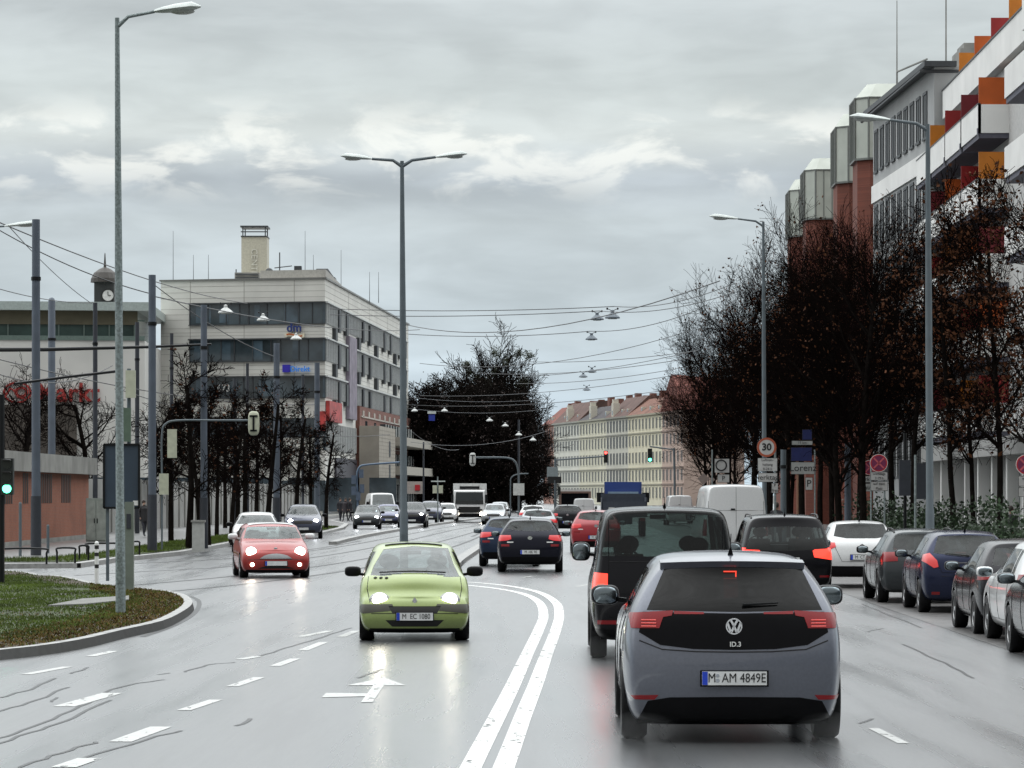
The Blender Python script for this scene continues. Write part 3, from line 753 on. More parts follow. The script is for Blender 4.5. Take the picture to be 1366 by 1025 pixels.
def badge(z, r, m=None, ax='r', kind=None):
    def f(T, surf, sp):
        p, n = surf(ax, 0, z); s = -1 if ax == 'r' else 1; y = p.y + s * .012; mb = MB()
        if kind == 'w':   # ring with a V over a W
            mb.lathe([(r, -.008), (r, .008), (r * .85, .008), (r * .85, -.008), (r, -.008)], (0, y, z), 'y', 26, cap=False)
            def st(x0, z0, x1, z1, t=.0085):
                d = Vector((x1 - x0, 0, z1 - z0)).normalized(); nn = Vector((-d.z, 0, d.x)) * t
                a, b = Vector((x0, y, z0 + z)), Vector((x1, y, z1 + z)); q = Vector((0, .008, 0))
                mb.hexa([a + nn - q, b + nn - q, b + nn + q, a + nn + q, a - nn - q, b - nn - q, b - nn + q, a - nn + q])
            for sg in (-1, 1):
                st(sg * r * .42, r * .78, 0, r * .05); st(sg * r * .80, r * .42, sg * r * .36, -r * .78); st(sg * r * .36, -r * .78, 0, -r * .02)
        elif kind == 'chev':
            for dz in (0, -.035):
                for sg in (-1, 1): mb.hexa([(sg * .055, y - .006, z - .035 + dz), (0, y - .006, z + dz), (0, y + .006, z + dz), (sg * .055, y + .006, z - .035 + dz), (sg * .055, y - .006, z - .018 + dz), (0, y - .006, z + .018 + dz), (0, y + .006, z + .018 + dz), (sg * .055, y + .006, z - .018 + dz)])
        elif kind == 'diamond':
            mb.hexa([(0, y - .005, z - r), (r * .7, y - .005, z), (r * .7, y + .008, z), (0, y + .008, z - r), (-r * .7, y - .005, z), (0, y - .005, z + r), (0, y + .008, z + r), (-r * .7, y + .008, z)])
        else: mb.lathe([(r, -.006), (r, .006), (r * .5, .012)], (0, y, z), 'y', 18); mb.v = [Vector((v.x * 1.25, v.y, v.z)) for v in mb.v]
        part('badge', mb, m or M_chrome, T, world_=False)
    return f
def txt(s, x, z, size, m, ax='r', bold=.001):
    def f(T, surf, sp):
        p, n = surf(ax, x, z); sg = -1 if ax == 'r' else 1
        text_on(s, size, m, T, (x, p.y + sg * .012, z), rz=0 if ax == 'r' else PI, ext=.003, name='lettering', bold=bold)
    return f
def bar(nm, x0, x1, z0, z1, m, ax='r', out=.03, thick=.03):
    def f(T, surf, sp):
        s = -1 if ax == 'r' else 1; mb = MB(); n = 6
        for k in range(n):
            a_, b_ = x0 + (x1 - x0) * k / n, x0 + (x1 - x0) * (k + 1) / n
            ya = surf(ax, a_, (z0 + z1) / 2)[0].y + s * out; yb = surf(ax, b_, (z0 + z1) / 2)[0].y + s * out
            mb.hexa([(a_, ya, z0), (b_, yb, z0), (b_, yb - s * thick, z0), (a_, ya - s * thick, z0), (a_, ya, z1), (b_, yb, z1), (b_, yb - s * thick, z1), (a_, ya - s * thick, z1)])
        part(nm, mb, m, T, world_=False)
    return f
def lamp_disc(nm, x, z, r, m, ax='f', rz=None, both=True):
    def f(T, surf, sp):
        s = -1 if ax == 'r' else 1
        for sg in ((-1, 1) if both else (1,)):
            p, n = surf(ax, sg * x, z); mb = MB(); mb.ell((sg * x, p.y + s * .005, z), (r, .03, rz or r), 16, 8); part(nm, mb, m, T, smooth=True, world_=False)
    return f
def wiper(x0, z0, x1, z1, ax='r'):
    def f(T, surf, sp):
        s = -1 if ax == 'r' else 1; mb = MB(); P3 = [surf(ax, x0 + (x1 - x0) * t, z0 + (z1 - z0) * t)[0] + Vector((0, s * .03, 0)) for t in (0, .25, .5, .75, 1)]
        mb.tube(P3, [.014, .011, .009, .008, .006], 6); part('wiper', mb, M_dark, T, world_=False)
    return f
def rails(zoff=.0):
    def f(T, surf, sp):
        for s in (-1, 1):
            x = s * sp.get('wr', sp['W'] * .7) * .90; mb = MB(); P3 = []
            for k in range(9):
                y = sp.get('ry9', .4) + .25 + (sp['L'] - sp.get('b', 1.95) - sp.get('ry9', .4) - .4) * k / 8; z = surf('t', x, y)[0].z
                P3.append((x, y, z + (.0 if k in (0, 8) else .05)))
            mb.tube(P3, .016, 6); part('roof_rail', mb, M_trim, T, world_=False)
    return f
def side_windows(sp, n=2, y0=None, y1=None, zt=None, back=None):
    """side glass polygons between pillars (y from the rear)"""
    L_ = sp['L']; zl = sp.get('belt', .92) + .035; H = sp['H']; zt = zt or H - .16
    a, b = sp.get('a', 1.0), sp.get('b', 1.95); r5 = sp.get('ry5', .12); r9 = sp.get('ry9', .4)
    ys = y0 if y0 else max(r5, r9) * .6 + .45
    yf_b = L_ - a - .38; yf_t = L_ - b - .02
    cut = []; mid = L_ * .50
    def le(a_, b_, t): return a_ + (b_ - a_) * t
    cut.append([(mid + .05, zl), (yf_b, zl), (yf_b - .18, zl + .14), (yf_t, zt), (mid + .05, zt)])
    rr = sp.get('wheels', (.78, 0))[0] + .32
    cut.append([(rr, zl), (mid - .04, zl), (mid - .04, zt), (rr, zt)])
    if rr - .06 - ys > .12: cut.append([(ys, zl + .05), (rr - .06, zl), (rr - .06, zt), (max(ys + .06, r9 + .22), zt - .03)])
    return [('side_window', sp.get('sideglass', M_glass), 'S', p, -.003) for p in cut]
def screen(sp, m=None, wb=None, wt=None, front=True, z0=None, z1=None):
    H = sp['H']; wr = sp.get('wr', sp['W'] * .7); hb = sp.get('hb', 1.0); w = sp['W']
    z0 = z0 or hb + .03; z1 = z1 or H - .13; wb = wb or w * .80; wt = wt or wr * .84
    return ('windscreen', m or M_glass, 'f', [(-wb, z0), (-wb * .5, z0 - .02), (wb * .5, z0 - .02), (wb, z0), (wt, z1 - .02), (wt * .5, z1), (-wt * .5, z1), (-wt, z1 - .02)], -.002, None, (0, sp['L'] - sp.get('a', 1) + .25))
# ------------------------------------------------------------------ the cars of the photograph
def rv(px, py, cx, k): return ((px - cx) / k, 2.1 - (py - 660) / k)        # photo pixel -> rear or front plane of a car
def poly_px(pts, cx, k): return [rv(x, y, cx, k) for x, y in pts]
def place(T, px, py_or_s, yaw=0, rear=True, s=None, L_=0):
    pass
def put(T, cx, s, yaw=0.0, facing=False):
    """cx: photo x of the car's near end centre, s: its distance; yaw in degrees"""
    x = (cx - HX) * s / F
    T.location = (x, s, 0) if not facing else (x, s, 0)
    T.rotation_euler = (0, 0, R(yaw) - .0129 if not facing else R(180 + yaw) - .0129)
    return T
def seam_std(sp):
    L_ = sp['L']; zb = .34; zl = sp.get('belt', .92) + .02; m = L_ * .5; a = sp.get('a', 1.0); rr = sp.get('wheels', (.78, 0))[0] + .30
    f0 = L_ - a - .25
    return [('S', [(m + .005, zb), (m + .005, zl)]), ('S', [(f0, zb), (f0 + .03, zl - .15)]), ('S', [(rr, zl), (rr + .02, .66), (rr + .25, .42), (rr + .27, zb)]), ('S', [(rr + .27, zb), (f0, zb)])]

# --- grey electric hatchback, nearest car in the lane ahead
k, cx = 158.5, 982
q = lambda pts: poly_px(pts, cx, k)
p_id = paint('slate_grey', (.145, .158, .192), metal=.4, rough=.3)
sp = dict(L=4.26, W=.905, H=1.56, wr=.64, belt=.98, beltr=1.08, ry5=.11, ry9=.30, a=.80, b=1.75, hb=1.06, hn=.80, paint=p_id, wrad=.35, wheels=(.74, 3.5), zb=.13, rbow=-.09, sideglass=M_glassd,
          plate_r=(2.1 - (908 - 660) / k, 'M  AM 4849E'), rim=M_rimd, antenna=.62, anth=.17, msize=(.125, .09, .09), mirror=(3.0, 1.12))
sp['cut'] = [('rear_window', M_glassd, 'r', q([(895, 768), (984, 763), (1071, 768), (1096, 822), (984, 824), (871, 822)]), -.002),
             ('tail_light', M_tl, 'r', q([(849, 826), (905, 822.5), (903, 829), (892, 831), (887, 845), (852, 845)]), .010),
             ('tail_light', M_tl, 'r', q([(1115, 826), (1059, 822.5), (1061, 829), (1072, 831), (1077, 845), (1112, 845)]), .010),
             ('light_strip', M_tl, 'r', q([(906, 823), (944, 824.5), (944, 827), (906, 827)]), .007), ('light_strip', M_tl, 'r', q([(1058, 823), (1020, 824.5), (1020, 827), (1058, 827)]), .007),
             ('tailgate_panel', M_gloss, 'r', q([(866, 824), (984, 826), (1098, 824), (1103, 850), (1076, 866), (1035, 871), (984, 872), (930, 871), (888, 866), (861, 850)]), .003),
             ('reflector', M_tl, 'r', q([(851, 931), (886, 930), (881, 936), (856, 936)]), .006), ('reflector', M_tl, 'r', q([(1120, 931), (1085, 930), (1090, 936), (1115, 936)]), .006),
             ('diffuser', M_trim, 'r', q([(872, 938), (900, 933), (984, 932), (1066, 933), (1095, 938), (1108, 962), (1095, 985), (872, 985), (860, 962)]), -.004),
             screen(sp, M_glassd)] + side_windows(sp)
def id_extra(T, surf, sp):
    for s in (-1, 1):
        for zz in (1.00, .975, .95):
            mb = MB(); P3 = [surf('r', s * (.625 + .03 * q_), zz)[0] + Vector((0, -.014, 0)) for q_ in range(5)]; mb.tube(P3, .006, 4); part('lamp_element', mb, P('lamp_element_red', (.5, .03, .03), .2, emit=(1, .12, .08), es=.15), T, world_=False)
    # spoiler blade, third brake light, rear wiper, lower valance lip
    mb = MB(); n = 10; z = 1.475; y0 = surf('r', 0, 1.44)[0].y
    ring = []
    for i in range(n + 1):
        t = -1 + 2 * i / n; x = t * .585; y = y0 - .05 + .10 * t * t
        ring += [(x, y, z - .015 * t * t), (x, y + .04, z - .05 - .02 * t * t), (x, y + .22, z - .01), (x, y + .24, z + .035 - .03 * t * t)]
    mb.add(ring, [(4 * i + j, 4 * i + (j + 1) % 4, 4 * i + 4 + (j + 1) % 4, 4 * i + 4 + j) for i in range(n) for j in range(4)] + [(0, 1, 2, 3), (4 * n + 3, 4 * n + 2, 4 * n + 1, 4 * n)])
    part('spoiler', mb, p_id, T, smooth=True, world_=False)
    mb = MB()
    yb = surf('r', 0, 1.37)[0].y - .004
    mb.box(-.075, .03, yb - .004, yb, 1.385, 1.395); mb.box(.02, .03, yb - .004, yb, 1.33, 1.395); mb.box(-.075, .03, yb - .004, yb, 1.33, 1.338)
    bl = part('brake_light', mb, P('brake_glow', (.5, .02, .02), .3, emit=(1, .08, .04), es=.9), T, world_=False)
sp['extra'] = [id_extra, badge(2.1 - (842 - 660) / k, .066, P('badge_white', (.8, .82, .84), .2, metal=.3), 'r', 'w'), txt('ID.3', 0.01, 2.1 - (865 - 660) / k, .055, M_white), wiper(.07, 1.125, .36, 1.14),
               bar('bumper_crease', -.62, .62, .505, .515, p_id, out=.012, thick=.03)]
# bumper_crease replaced by a soft fold below
sp['seams'] = [('r', [(-.76, .835), (-.58, .765), (-.3, .748), (0, .745), (.3, .748), (.58, .765), (.76, .835)])] + seam_std(sp)
sp['extra'] = sp['extra'][:4]
T = put(make_car('hatchback_car', 'slate grey hatchback with black tailgate band and plate M AM 4849E, nearest car', 'car', sp), cx - 3, 28.4, 0); T.scale = (1.045, 1, 1.042)
# chrome-free rear fog light seen low at the left wheel is its wet reflector

# --- black people-carrier van
k, cx = 102.0, 886
q = lambda pts: poly_px(pts, cx, k)
p_van = paint('black', (.010, .010, .012), metal=.1)
sp = dict(L=4.9, W=.952, H=1.97, wr=.80, belt=1.12, beltr=1.15, ry5=.03, ry9=.12, a=.95, b=1.75, hb=1.18, hn=.92, paint=p_van, wrad=.35, wheels=(.95, 4.0), zb=.24, rbow=-.06, sideglass=M_glassd, rdrop=.06,
          plate_r=(.62, 'M  LT 2204'), rim=M_rimd, mirror=(3.75, 1.32), msize=(.13, .09, .13), mirror_m=M_trim, seats=(1.15, 2.9), cabin_m=M_cabin, antenna=.55)
sp['plate_r'] = None
vg_m = glass('van_rear_glass', (.12, .17, .155), diff=.015)
sp['cut'] = [('rear_window', vg_m, 'r', q([(812, 680), (886, 678), (962, 680), (974, 735), (970, 739), (886, 740), (804, 739), (799, 735)]), -.002),
             ('tail_light', M_tlon, 'r', [(-.93, 1.115), (-.93, .80), (-.735, .79), (-.73, 1.10)], .008), ('tail_light', M_tlon, 'r', [(.93, 1.115), (.93, .80), (.735, .79), (.73, 1.10)], .008),
             ('bumper_trim', M_trim, 'r', [(-.9, .25), (.9, .25), (.9, .40), (-.9, .40)], .003), ('reflector', M_tl, 'rm', [(-.86, .46), (-.62, .46), (-.62, .51), (-.86, .51)], .004), screen(sp, glass('clear_screen', (.75, .8, .8), diff=.05))] + side_windows(sp)
sp['seams'] = [('r', [(-.72, 1.78), (-.72, .55), (.72, .55), (.72, 1.78)]), ('r', [(-.72, 1.25), (.72, 1.25)])] + seam_std(sp)
def lens(T, surf, sp):
    for s in (-1, 1):
        p, n = surf('r', s * .82, .95); mb = MB(); mb.box(*sorted((s * .77, s * .87)), p.y - .016, p.y - .010, .93, .975); part('reverse_lens', mb, P('lens_dim', (.35, .05, .06), .2, emit=(1, .3, .2), es=.5), T, world_=False)
sp['extra'] = [lens, badge(1.02, .05, None, 'r', 'w')]
sp['L'] = 4.9
put(make_car('passenger_van', 'black passenger van with lit red tail light just ahead of the slate grey hatchback', 'van', sp), cx + 2, 42.6, 0)

# --- black family carrier with roof rails, right lane
k, cx = 67.0, 1048
q = lambda pts: poly_px(pts, cx, k)
sp = dict(L=4.85, W=.95, H=1.73, wr=.74, belt=1.02, beltr=1.08, ry5=.05, ry9=.28, a=.95, b=1.95, hb=1.10, hn=.82, paint=p_van, wrad=.34, zb=.24, sideglass=M_glassd, wheels=(.95, 3.87), plate_r=(.80, ''), antenna=.6, seats=(1.1, 2.4))
sp['cut'] = [('rear_window', glass('clear_rear_glass', (.30, .36, .35), diff=.04), 'r', q([(1003, 704), (1048, 702), (1094, 704), (1103, 732), (1048, 735), (994, 733)]), -.002),
             ('tail_light', M_tlon, 'rm', [(-.93, .80), (-.55, .86), (-.52, .99), (-.60, 1.03), (-.93, 1.05)], .010), ('bumper_trim', M_trim, 'r', [(-.9, .28), (.9, .28), (.9, .42), (-.9, .42)], .003),
             ('reflector', M_tl, 'rm', [(-.86, .46), (-.66, .46), (-.66, .50), (-.86, .50)], .004), screen(sp, glass('clear_screen', (.6, .65, .65), diff=.08))] + side_windows(sp)
sp['extra'] = [rails()]; sp['seams'] = seam_std(sp) + [('r', [(-.62, 1.0), (-.60, .62), (.60, .62), (.62, 1.0)])]
put(make_car('estate_car', 'black people carrier with roof rails and lit red tail lights in the right lane', 'car', sp), cx + 1, 66.8, 0)

# --- white hatchback with rounded back
k, cx = 60.0, 1150
q = lambda pts: poly_px(pts, cx, k)
p_white = paint('white', (.70, .71, .71), metal=0)
sp = dict(L=3.9, W=.86, H=1.53, wr=.62, belt=.96, beltr=1.02, ry5=.10, ry9=.50, a=.85, b=1.8, hb=1.05, hn=.80, paint=p_white, wrad=.31, zb=.24, sideglass=M_glass, plate_r=(.70, 'M  CT 318'), rbow=-.10, antenna=.8)
sp['cut'] = [('rear_window', M_glass, 'r', q([(1118, 700), (1150, 698), (1182, 700), (1187, 716), (1170, 719), (1130, 719), (1113, 716)]), -.002),
             ('tail_light', M_tlglow, 'rm', [(-.84, 1.03), (-.60, 1.02), (-.58, .93), (-.78, .84), (-.84, .86)], .012), ('bumper_trim', M_trim, 'r', [(-.85, .25), (.85, .25), (.85, .50), (-.85, .50)], .004), screen(sp)] + side_windows(sp)
sp['extra'] = [badge(.98, .05, M_trim, 'r', 'chev')]; sp['seams'] = seam_std(sp) + [('r', [(-.6, .92), (-.45, .60), (.45, .60), (.6, .92)])]
put(make_car('white_hatchback', 'white rounded hatchback with two chevrons badge seen from behind, right of the black people carrier', 'car', sp), cx, 75.5, 0)
T_white = T

# --- dark grey estate parked, seen along its left side
p_grey = paint('graphite', (.055, .062, .066), metal=.4)
sp = dict(L=4.35, W=.89, H=1.46, wr=.62, belt=.93, beltr=.98, ry5=.12, ry9=.42, a=1.12, b=2.1, hb=.98, hn=.74, paint=p_grey, wrad=.32, plate_r=(.80, ''), spokes=10)
sp['cut'] = [('rear_window', M_glass, 'r', [(-.56, 1.33), (.56, 1.33), (.64, 1.03), (-.64, 1.03)], -.002), ('tail_light', M_tl, 'rm', [(-.88, .99), (-.55, .99), (-.55, .82), (-.88, .80)], .008),
             ('head_light', M_hloff, 'fm', [(-.84, .72), (-.55, .66), (-.55, .58), (-.82, .60)], .006), screen(sp)] + side_windows(sp)
sp['extra'] = [rails(.03)]; sp['seams'] = seam_std(sp)
est = make_car('parked_estate_car', 'dark grey parked estate car with its left side showing, right of the white rounded hatchback', 'car', sp)
put(est, 741 + 7.14 * F / 64.6 + (HX - 741 + 58) , 64.6, 0); 
def park(T, dl, wcar, s, yaw=0.0):
    p = W(dl + wcar, s); T.location = p; T.rotation_euler = (0, 0, -.0129 + R(yaw)); return T
park(est, 6.25, .89, 64.9)

# --- dark blue small hatchback parked
p_navy = paint('dark_navy', (.022, .028, .060), metal=.4)
sp = dict(L=3.92, W=.85, H=1.48, wr=.60, belt=.95, beltr=1.04, ry5=.12, ry9=.46, a=.95, b=1.95, hb=1.0, hn=.76, paint=p_navy, wrad=.30, wheels=(.62, 3.11), plate_r=(.66, ''), rbow=-.09, antenna=.75, spokes=7)
sp['cut'] = [('rear_window', M_glass, 'r', [(-.50, 1.36), (0, 1.38), (.50, 1.36), (.62, 1.06), (.0, 1.0), (-.62, 1.06)], -.002),
             ('tail_light', P('tail_lens_bright', (.55, .03, .03), .15, coat=1, emit=(1, .05, .04), es=.12), 'rm', [(-.83, 1.02), (-.68, 1.06), (-.56, .93), (-.54, .82), (-.62, .80), (-.80, .92)], .012),
             ('reflector', M_tl, 'rm', [(-.66, .33), (-.52, .33), (-.52, .38), (-.66, .38)], .005), screen(sp)] + side_windows(sp)
sp['extra'] = [wiper(0, 1.02, -.42, 1.06), lambda T, surf, sp_: bar('tailgate_chrome', -.28, .28, .885, .905, M_chrome, out=.014, thick=.02)(T, surf, sp_)]; sp['seams'] = seam_std(sp) + [('r', [(-.62, 1.0), (-.48, .72), (.48, .72), (.62, 1.0)]), ('r', [(-.8, .66), (.8, .66)])]
maz = make_car('parked_hatchback', 'dark navy parked hatchback with rear window wiper and bright red tail light', 'car', sp); park(maz, 6.46, .85, 59.6)

# --- black small car parked
p_blk2 = paint('soft_black', (.014, .014, .017), metal=.3)
sp = dict(L=3.85, W=.84, H=1.45, wr=.60, belt=.92, beltr=1.0, ry5=.14, ry9=.55, a=.95, b=1.9, hb=.98, hn=.74, paint=p_blk2, wrad=.30, wheels=(.65, 3.1), rbow=-.09)
sp['cut'] = [('rear_window', M_glass, 'r', [(-.50, 1.30), (.50, 1.30), (.60, 1.04), (-.60, 1.04)], -.002), ('tail_light', M_tl, 'rm', [(-.83, 1.0), (-.64, 1.0), (-.60, .84), (-.81, .82)], .01), screen(sp)] + side_windows(sp)
sp['seams'] = seam_std(sp)
blk = make_car('parked_small_car', 'black parked small car between the dark navy hatchback and the white saloon', 'car', sp); park(blk, 6.28, .84, 50.2)
# --- white parked car
sp = dict(L=4.1, W=.87, H=1.50, wr=.62, belt=.92, beltr=.98, ry5=.14, ry9=.50, a=1.0, b=1.95, hb=.98, hn=.76, paint=p_white, wrad=.32, wheels=(.75, 3.3), mirror_m=p_white, spokes=10)
sp['cut'] = [('rear_window', M_glass, 'r', [(-.52, 1.34), (.52, 1.34), (.62, 1.04), (-.62, 1.04)], -.002), ('tail_light', M_tl, 'rm', [(-.85, 1.0), (-.66, 1.0), (-.62, .84), (-.83, .82)], .01), screen(sp)] + side_windows(sp)
sp['seams'] = seam_std(sp)
wh = make_car('parked_white_car', 'white parked car with dark windows at the right edge, between two black cars', 'car', sp); park(wh, 6.27, .87, 45.9)
sp = dict(L=4.2, W=.88, H=1.49, wr=.62, belt=.93, beltr=.98, ry5=.14, ry9=.50, a=1.0, b=1.95, hb=.98, hn=.76, paint=paint('charcoal', (.035, .037, .04), metal=.4), wrad=.32, wheels=(.78, 3.35), mirror_m=p_grey, spokes=5)
sp['cut'] = [('rear_window', M_glass, 'r', [(-.52, 1.34), (.52, 1.34), (.62, 1.04), (-.62, 1.04)], -.002), ('tail_light', M_tl, 'rm', [(-.85, 1.0), (-.66, 1.0), (-.62, .84), (-.83, .82)], .01), screen(sp)] + side_windows(sp)
sp['seams'] = seam_std(sp)
ch = make_car('parked_charcoal_car', 'charcoal parked car with alloy wheels cut by the right edge, nearest in the parked row', 'car', sp); park(ch, 6.02, .88, 41.6)

# --- lime green small car coming towards the camera
k, cx = 88.5, 552
q = lambda pts: poly_px(pts, cx, k)
p_lime = paint('lime_green', (.27, .345, .11), metal=.1, rough=.3)
sp = dict(L=3.43, W=.80, H=1.42, wr=.60, belt=.88, beltr=.93, ry5=.10, ry9=.35, a=.62, b=1.45, hb=.96, hn=.66, nf=.08, paint=p_lime, wrad=.28, wheels=(.50, 2.85), zb=.12, sideglass=M_glass, plate_f=(2.1 - (814 - 660) / k, 'M  EC 1080'),
          mirror=(2.35, .98), msize=(.12, .07, .075), cabin_m=M_cabinl, seats=(.9, 1.75), rim=M_rimd, belt_=0)
sp['cut'] = [('bumper_skirt', M_trim, 'f', [(-.66, .12), (.66, .12), (.64, .19), (-.64, .19)], .002),
             ('grille', M_black, 'f', q([(519, 801), (585, 801), (580, 810.5), (524, 810.5)]), -.004),
             ('bumper_band', P('bumper_dark_green', (.05, .05, .035), .4, coat=.3), 'f', [(-.80, .44), (-.76, .53), (-.32, .535), (-.28, .45), (-.74, .40)], .006),
             ('bumper_band', M_black, 'f', [(.80, .365 + .13), (.76, .45 + .11), (.30, .46 + .11), (.24, .40 + .10), (.74, .33 + .13)][::-1], .006),
             ('lower_grille', M_black, 'f', [(-.32, .215), (.32, .215), (.36, .25), (.42, .31), (-.42, .31), (-.36, .25)], -.004),
             ('rear_window', M_glass, 'r', [(-.5, 1.26), (.5, 1.26), (.58, .98), (-.58, .98)], -.002),
             ('windscreen', M_glassw, 'f', q([(494, 765), (552, 766), (608, 763), (604, 752), (591, 731), (552, 727), (507, 730), (501, 750)]), -.002, None, (0, 3.0))] + side_windows(sp)
sp['cut'][3] = ('bumper_band', sp['cut'][2][1], 'f', [(-x, z) for x, z in [(-.80, .44), (-.76, .53), (-.32, .535), (-.28, .45), (-.74, .40)]][::-1], .006)
def tw_extra(T, surf, sp):
    for x in (.56, .48, .40):      # three round air slots on the bonnet
        h = surf('f', x, .90)[0]; mb = MB(); mb.ell(h, (.028, .03, .02), 12, 6); part('bonnet_vent', mb, M_black, T, world_=False)
    mb = MB()
    P3 = []
    for t in range(7): x = .50 - .95 * t / 6; h = surf('f', x, .965 + .02 * math.sin(PI * t / 6))[0]; P3.append(h + Vector((0, .03, .01)))
    mb.tube(P3, .012, 5); part('wiper', mb, M_dark, T, world_=False)
    mb = MB(); n = 8; y0 = 1.95        # folding sunroof edge
    for i in range(n):
        a_, b_ = -.42 + .84 * i / n, -.42 + .84 * (i + 1) / n
        za, zc = surf('t', a_, 1.85)[0].z, surf('t', b_, 1.85)[0].z
        mb.hexa([(a_, 1.2, za - .01), (b_, 1.2, zc - .01), (b_, 1.85, zc - .01), (a_, 1.85, za - .01), (a_, 1.2, za + .03), (b_, 1.2, zc + .03), (b_, 1.85, zc + .018), (a_, 1.85, za + .018)])
    part('sunroof', mb, M_dark, T, world_=False)
    # head lamp housings
    for s in (-1, 1):
        h = surf('f', s * .50, .60)[0]; mb = MB(); mb.ell((h.x, h.y - .01, h.z), (.145, .04, .105), 16, 8); part('lamp_housing', mb, M_hloff, T, smooth=True, world_=False)
        mb = MB(); mb.ell((h.x, h.y + .022, h.z), (.105, .022, .095), 16, 8); part('head_light', mb, M_hl, T, smooth=True, world_=False)
sp['extra'] = [tw_extra, badge(.585, .05, M_chrome, 'f', 'diamond')]
sp['seams'] = [('fm', [(.66, .92), (.68, .75), (.64, .56)]), ('f', [(-.62, .40), (0, .41), (.62, .40)])]
tw = make_car('small_green_car', 'lime green small car driving towards the camera with both headlights on, plate M EC 1080', 'car', sp)
put(tw, 550, 51.6, 3.0, True); tw.location.y += 0
TW = tw
# --- red small car with white roof
k, cx = 51.0, 360
p_redm = paint('warm_red', (.30, .018, .014), metal=.2)
sp = dict(L=3.7, W=.84, H=1.40, wr=.67, belt=.88, beltr=.93, ry5=.10, ry9=.30, a=1.0, b=1.62, hb=.93, hn=.72, nf=.08, paint=p_redm, wrad=.30, wheels=(.62, 3.08), zb=.12, plate_f=(.37, ''), mirror_m=p_white, mirror=(2.15, 1.03), rbow=-.05, cabin_m=M_cabinl)
def arch(x0, x1, z0, z1, n=8): return [(x0 + (x1 - x0) * t / n, z0) for t in range(n + 1)] + [(x1 + (x0 - x1) * t / n, z0 + (z1 - z0) * math.sin(PI * t / n) ** .6) for t in range(1, n)]
sp['cut'] = [('grille', P('chrome_grille', (.34, .35, .36), .3, metal=.8), 'f', arch(-.37, .37, .50, .615), .005), ('lower_grille', M_black, 'f', arch(-.44, .44, .235, .31), -.004),
             ('bumper_skirt', M_trim, 'f', [(-.72, .12), (.72, .12), (.70, .21), (-.70, .21)], .002),
             ('rear_window', M_glass, 'r', [(-.5, 1.26), (.5, 1.26), (.58, .98), (-.58, .98)], -.002),
             ('windscreen', M_glassw, 'f', [(-.69, .985), (0, .965), (.69, .985), (.585, 1.27), (.3, 1.285), (-.3, 1.285), (-.585, 1.27)], -.002, None, (0, 3.0))] + side_windows(sp)
def mini_extra(T, surf, sp):
    mb = MB(); n = 10; vs = []
    ys = [.35 + (3.7 - 1.72 - .35) * j / 8 for j in range(9)]; xs = [-.54 + 1.08 * i / n for i in range(n + 1)]
    for y in ys:
        for x in xs: h = surf('t', x, y)[0]; vs.append((x, y, h.z + .012))
    mb.add(vs, [(j * (n + 1) + i, j * (n + 1) + i + 1, (j + 1) * (n + 1) + i + 1, (j + 1) * (n + 1) + i) for j in range(8) for i in range(n)]); part('roof', mb, p_white, T, smooth=True, world_=False, label='white roof')
    for s in (-1, 1):
        h = surf('f', s * .58, .665)[0]; mb = MB(); mb.ell((h.x, h.y + .01, h.z), (.135, .05, .125), 16, 8); part('lamp_housing', mb, M_chrome, T, smooth=True, world_=False)
        mb = MB(); mb.ell((h.x, h.y + .045, h.z), (.12, .025, .11), 16, 8); part('head_light', mb, M_hl, T, smooth=True, world_=False)
sp['extra'] = [mini_extra, lamp_disc('fog_light', .56, .34, .05, M_fog), badge(.74, .035, M_chrome, 'f'), bar('grille_frame', -.38, .38, .485, .50, M_chrome, 'f', .015, .02)]
sp['seams'] = [('f', [(-.66, .46), (0, .47), (.66, .46)])]
mini = make_car('small_red_car', 'red small car with white roof and white mirrors driving towards the camera with lights on', 'car', sp)
put(mini, 354, 88.5, 9, True); mini.scale = (1.06, 1, 1)

# --- dark hatchback ahead on the left lane
k, cx = 49.5, 707
q = lambda pts: poly_px(pts, cx, k)
p_dk = paint('blue_black', (.012, .013, .022), metal=.3)
sp = dict(L=4.34, W=.895, H=1.48, wr=.62, belt=.94, beltr=1.02, ry5=.10, ry9=.45, a=1.0, b=1.95, hb=1.0, hn=.76, paint=p_dk, wrad=.32, plate_r=(.55, 'M  HK 90'), rbow=-.09, antenna=.8, sideglass=M_glassd)
sp['cut'] = [('rear_window', M_glass, 'r', q([(680, 697), (706, 694), (734, 697), (738, 707), (720, 709), (706, 709), (690, 708), (676, 706)]), -.002),
             ('tail_light', M_tlglow, 'rm', [(-.86, 1.0), (-.52, 1.0), (-.50, .90), (-.62, .86), (-.84, .84)], .01), ('reflector', M_tl, 'rm', [(-.78, .70), (-.56, .70), (-.56, .76), (-.78, .76)], .005),
             ('reflector', M_white, 'rm', [(-.62, .80), (-.45, .80), (-.45, .83), (-.62, .83)], .006), ('bumper_trim', M_trim, 'r', [(-.8, .25), (.8, .25), (.75, .42), (-.75, .42)], .003), screen(sp)] + side_windows(sp)
sp['extra'] = [badge(.93, .05)]; sp['seams'] = seam_std(sp)
i30 = make_car('dark_hatchback', 'blue-black hatchback with dim red tail lights, in the lane left of the black van', 'car', sp)
put(i30, cx, 91, 0)
PROTO['hatch_r'] = i30
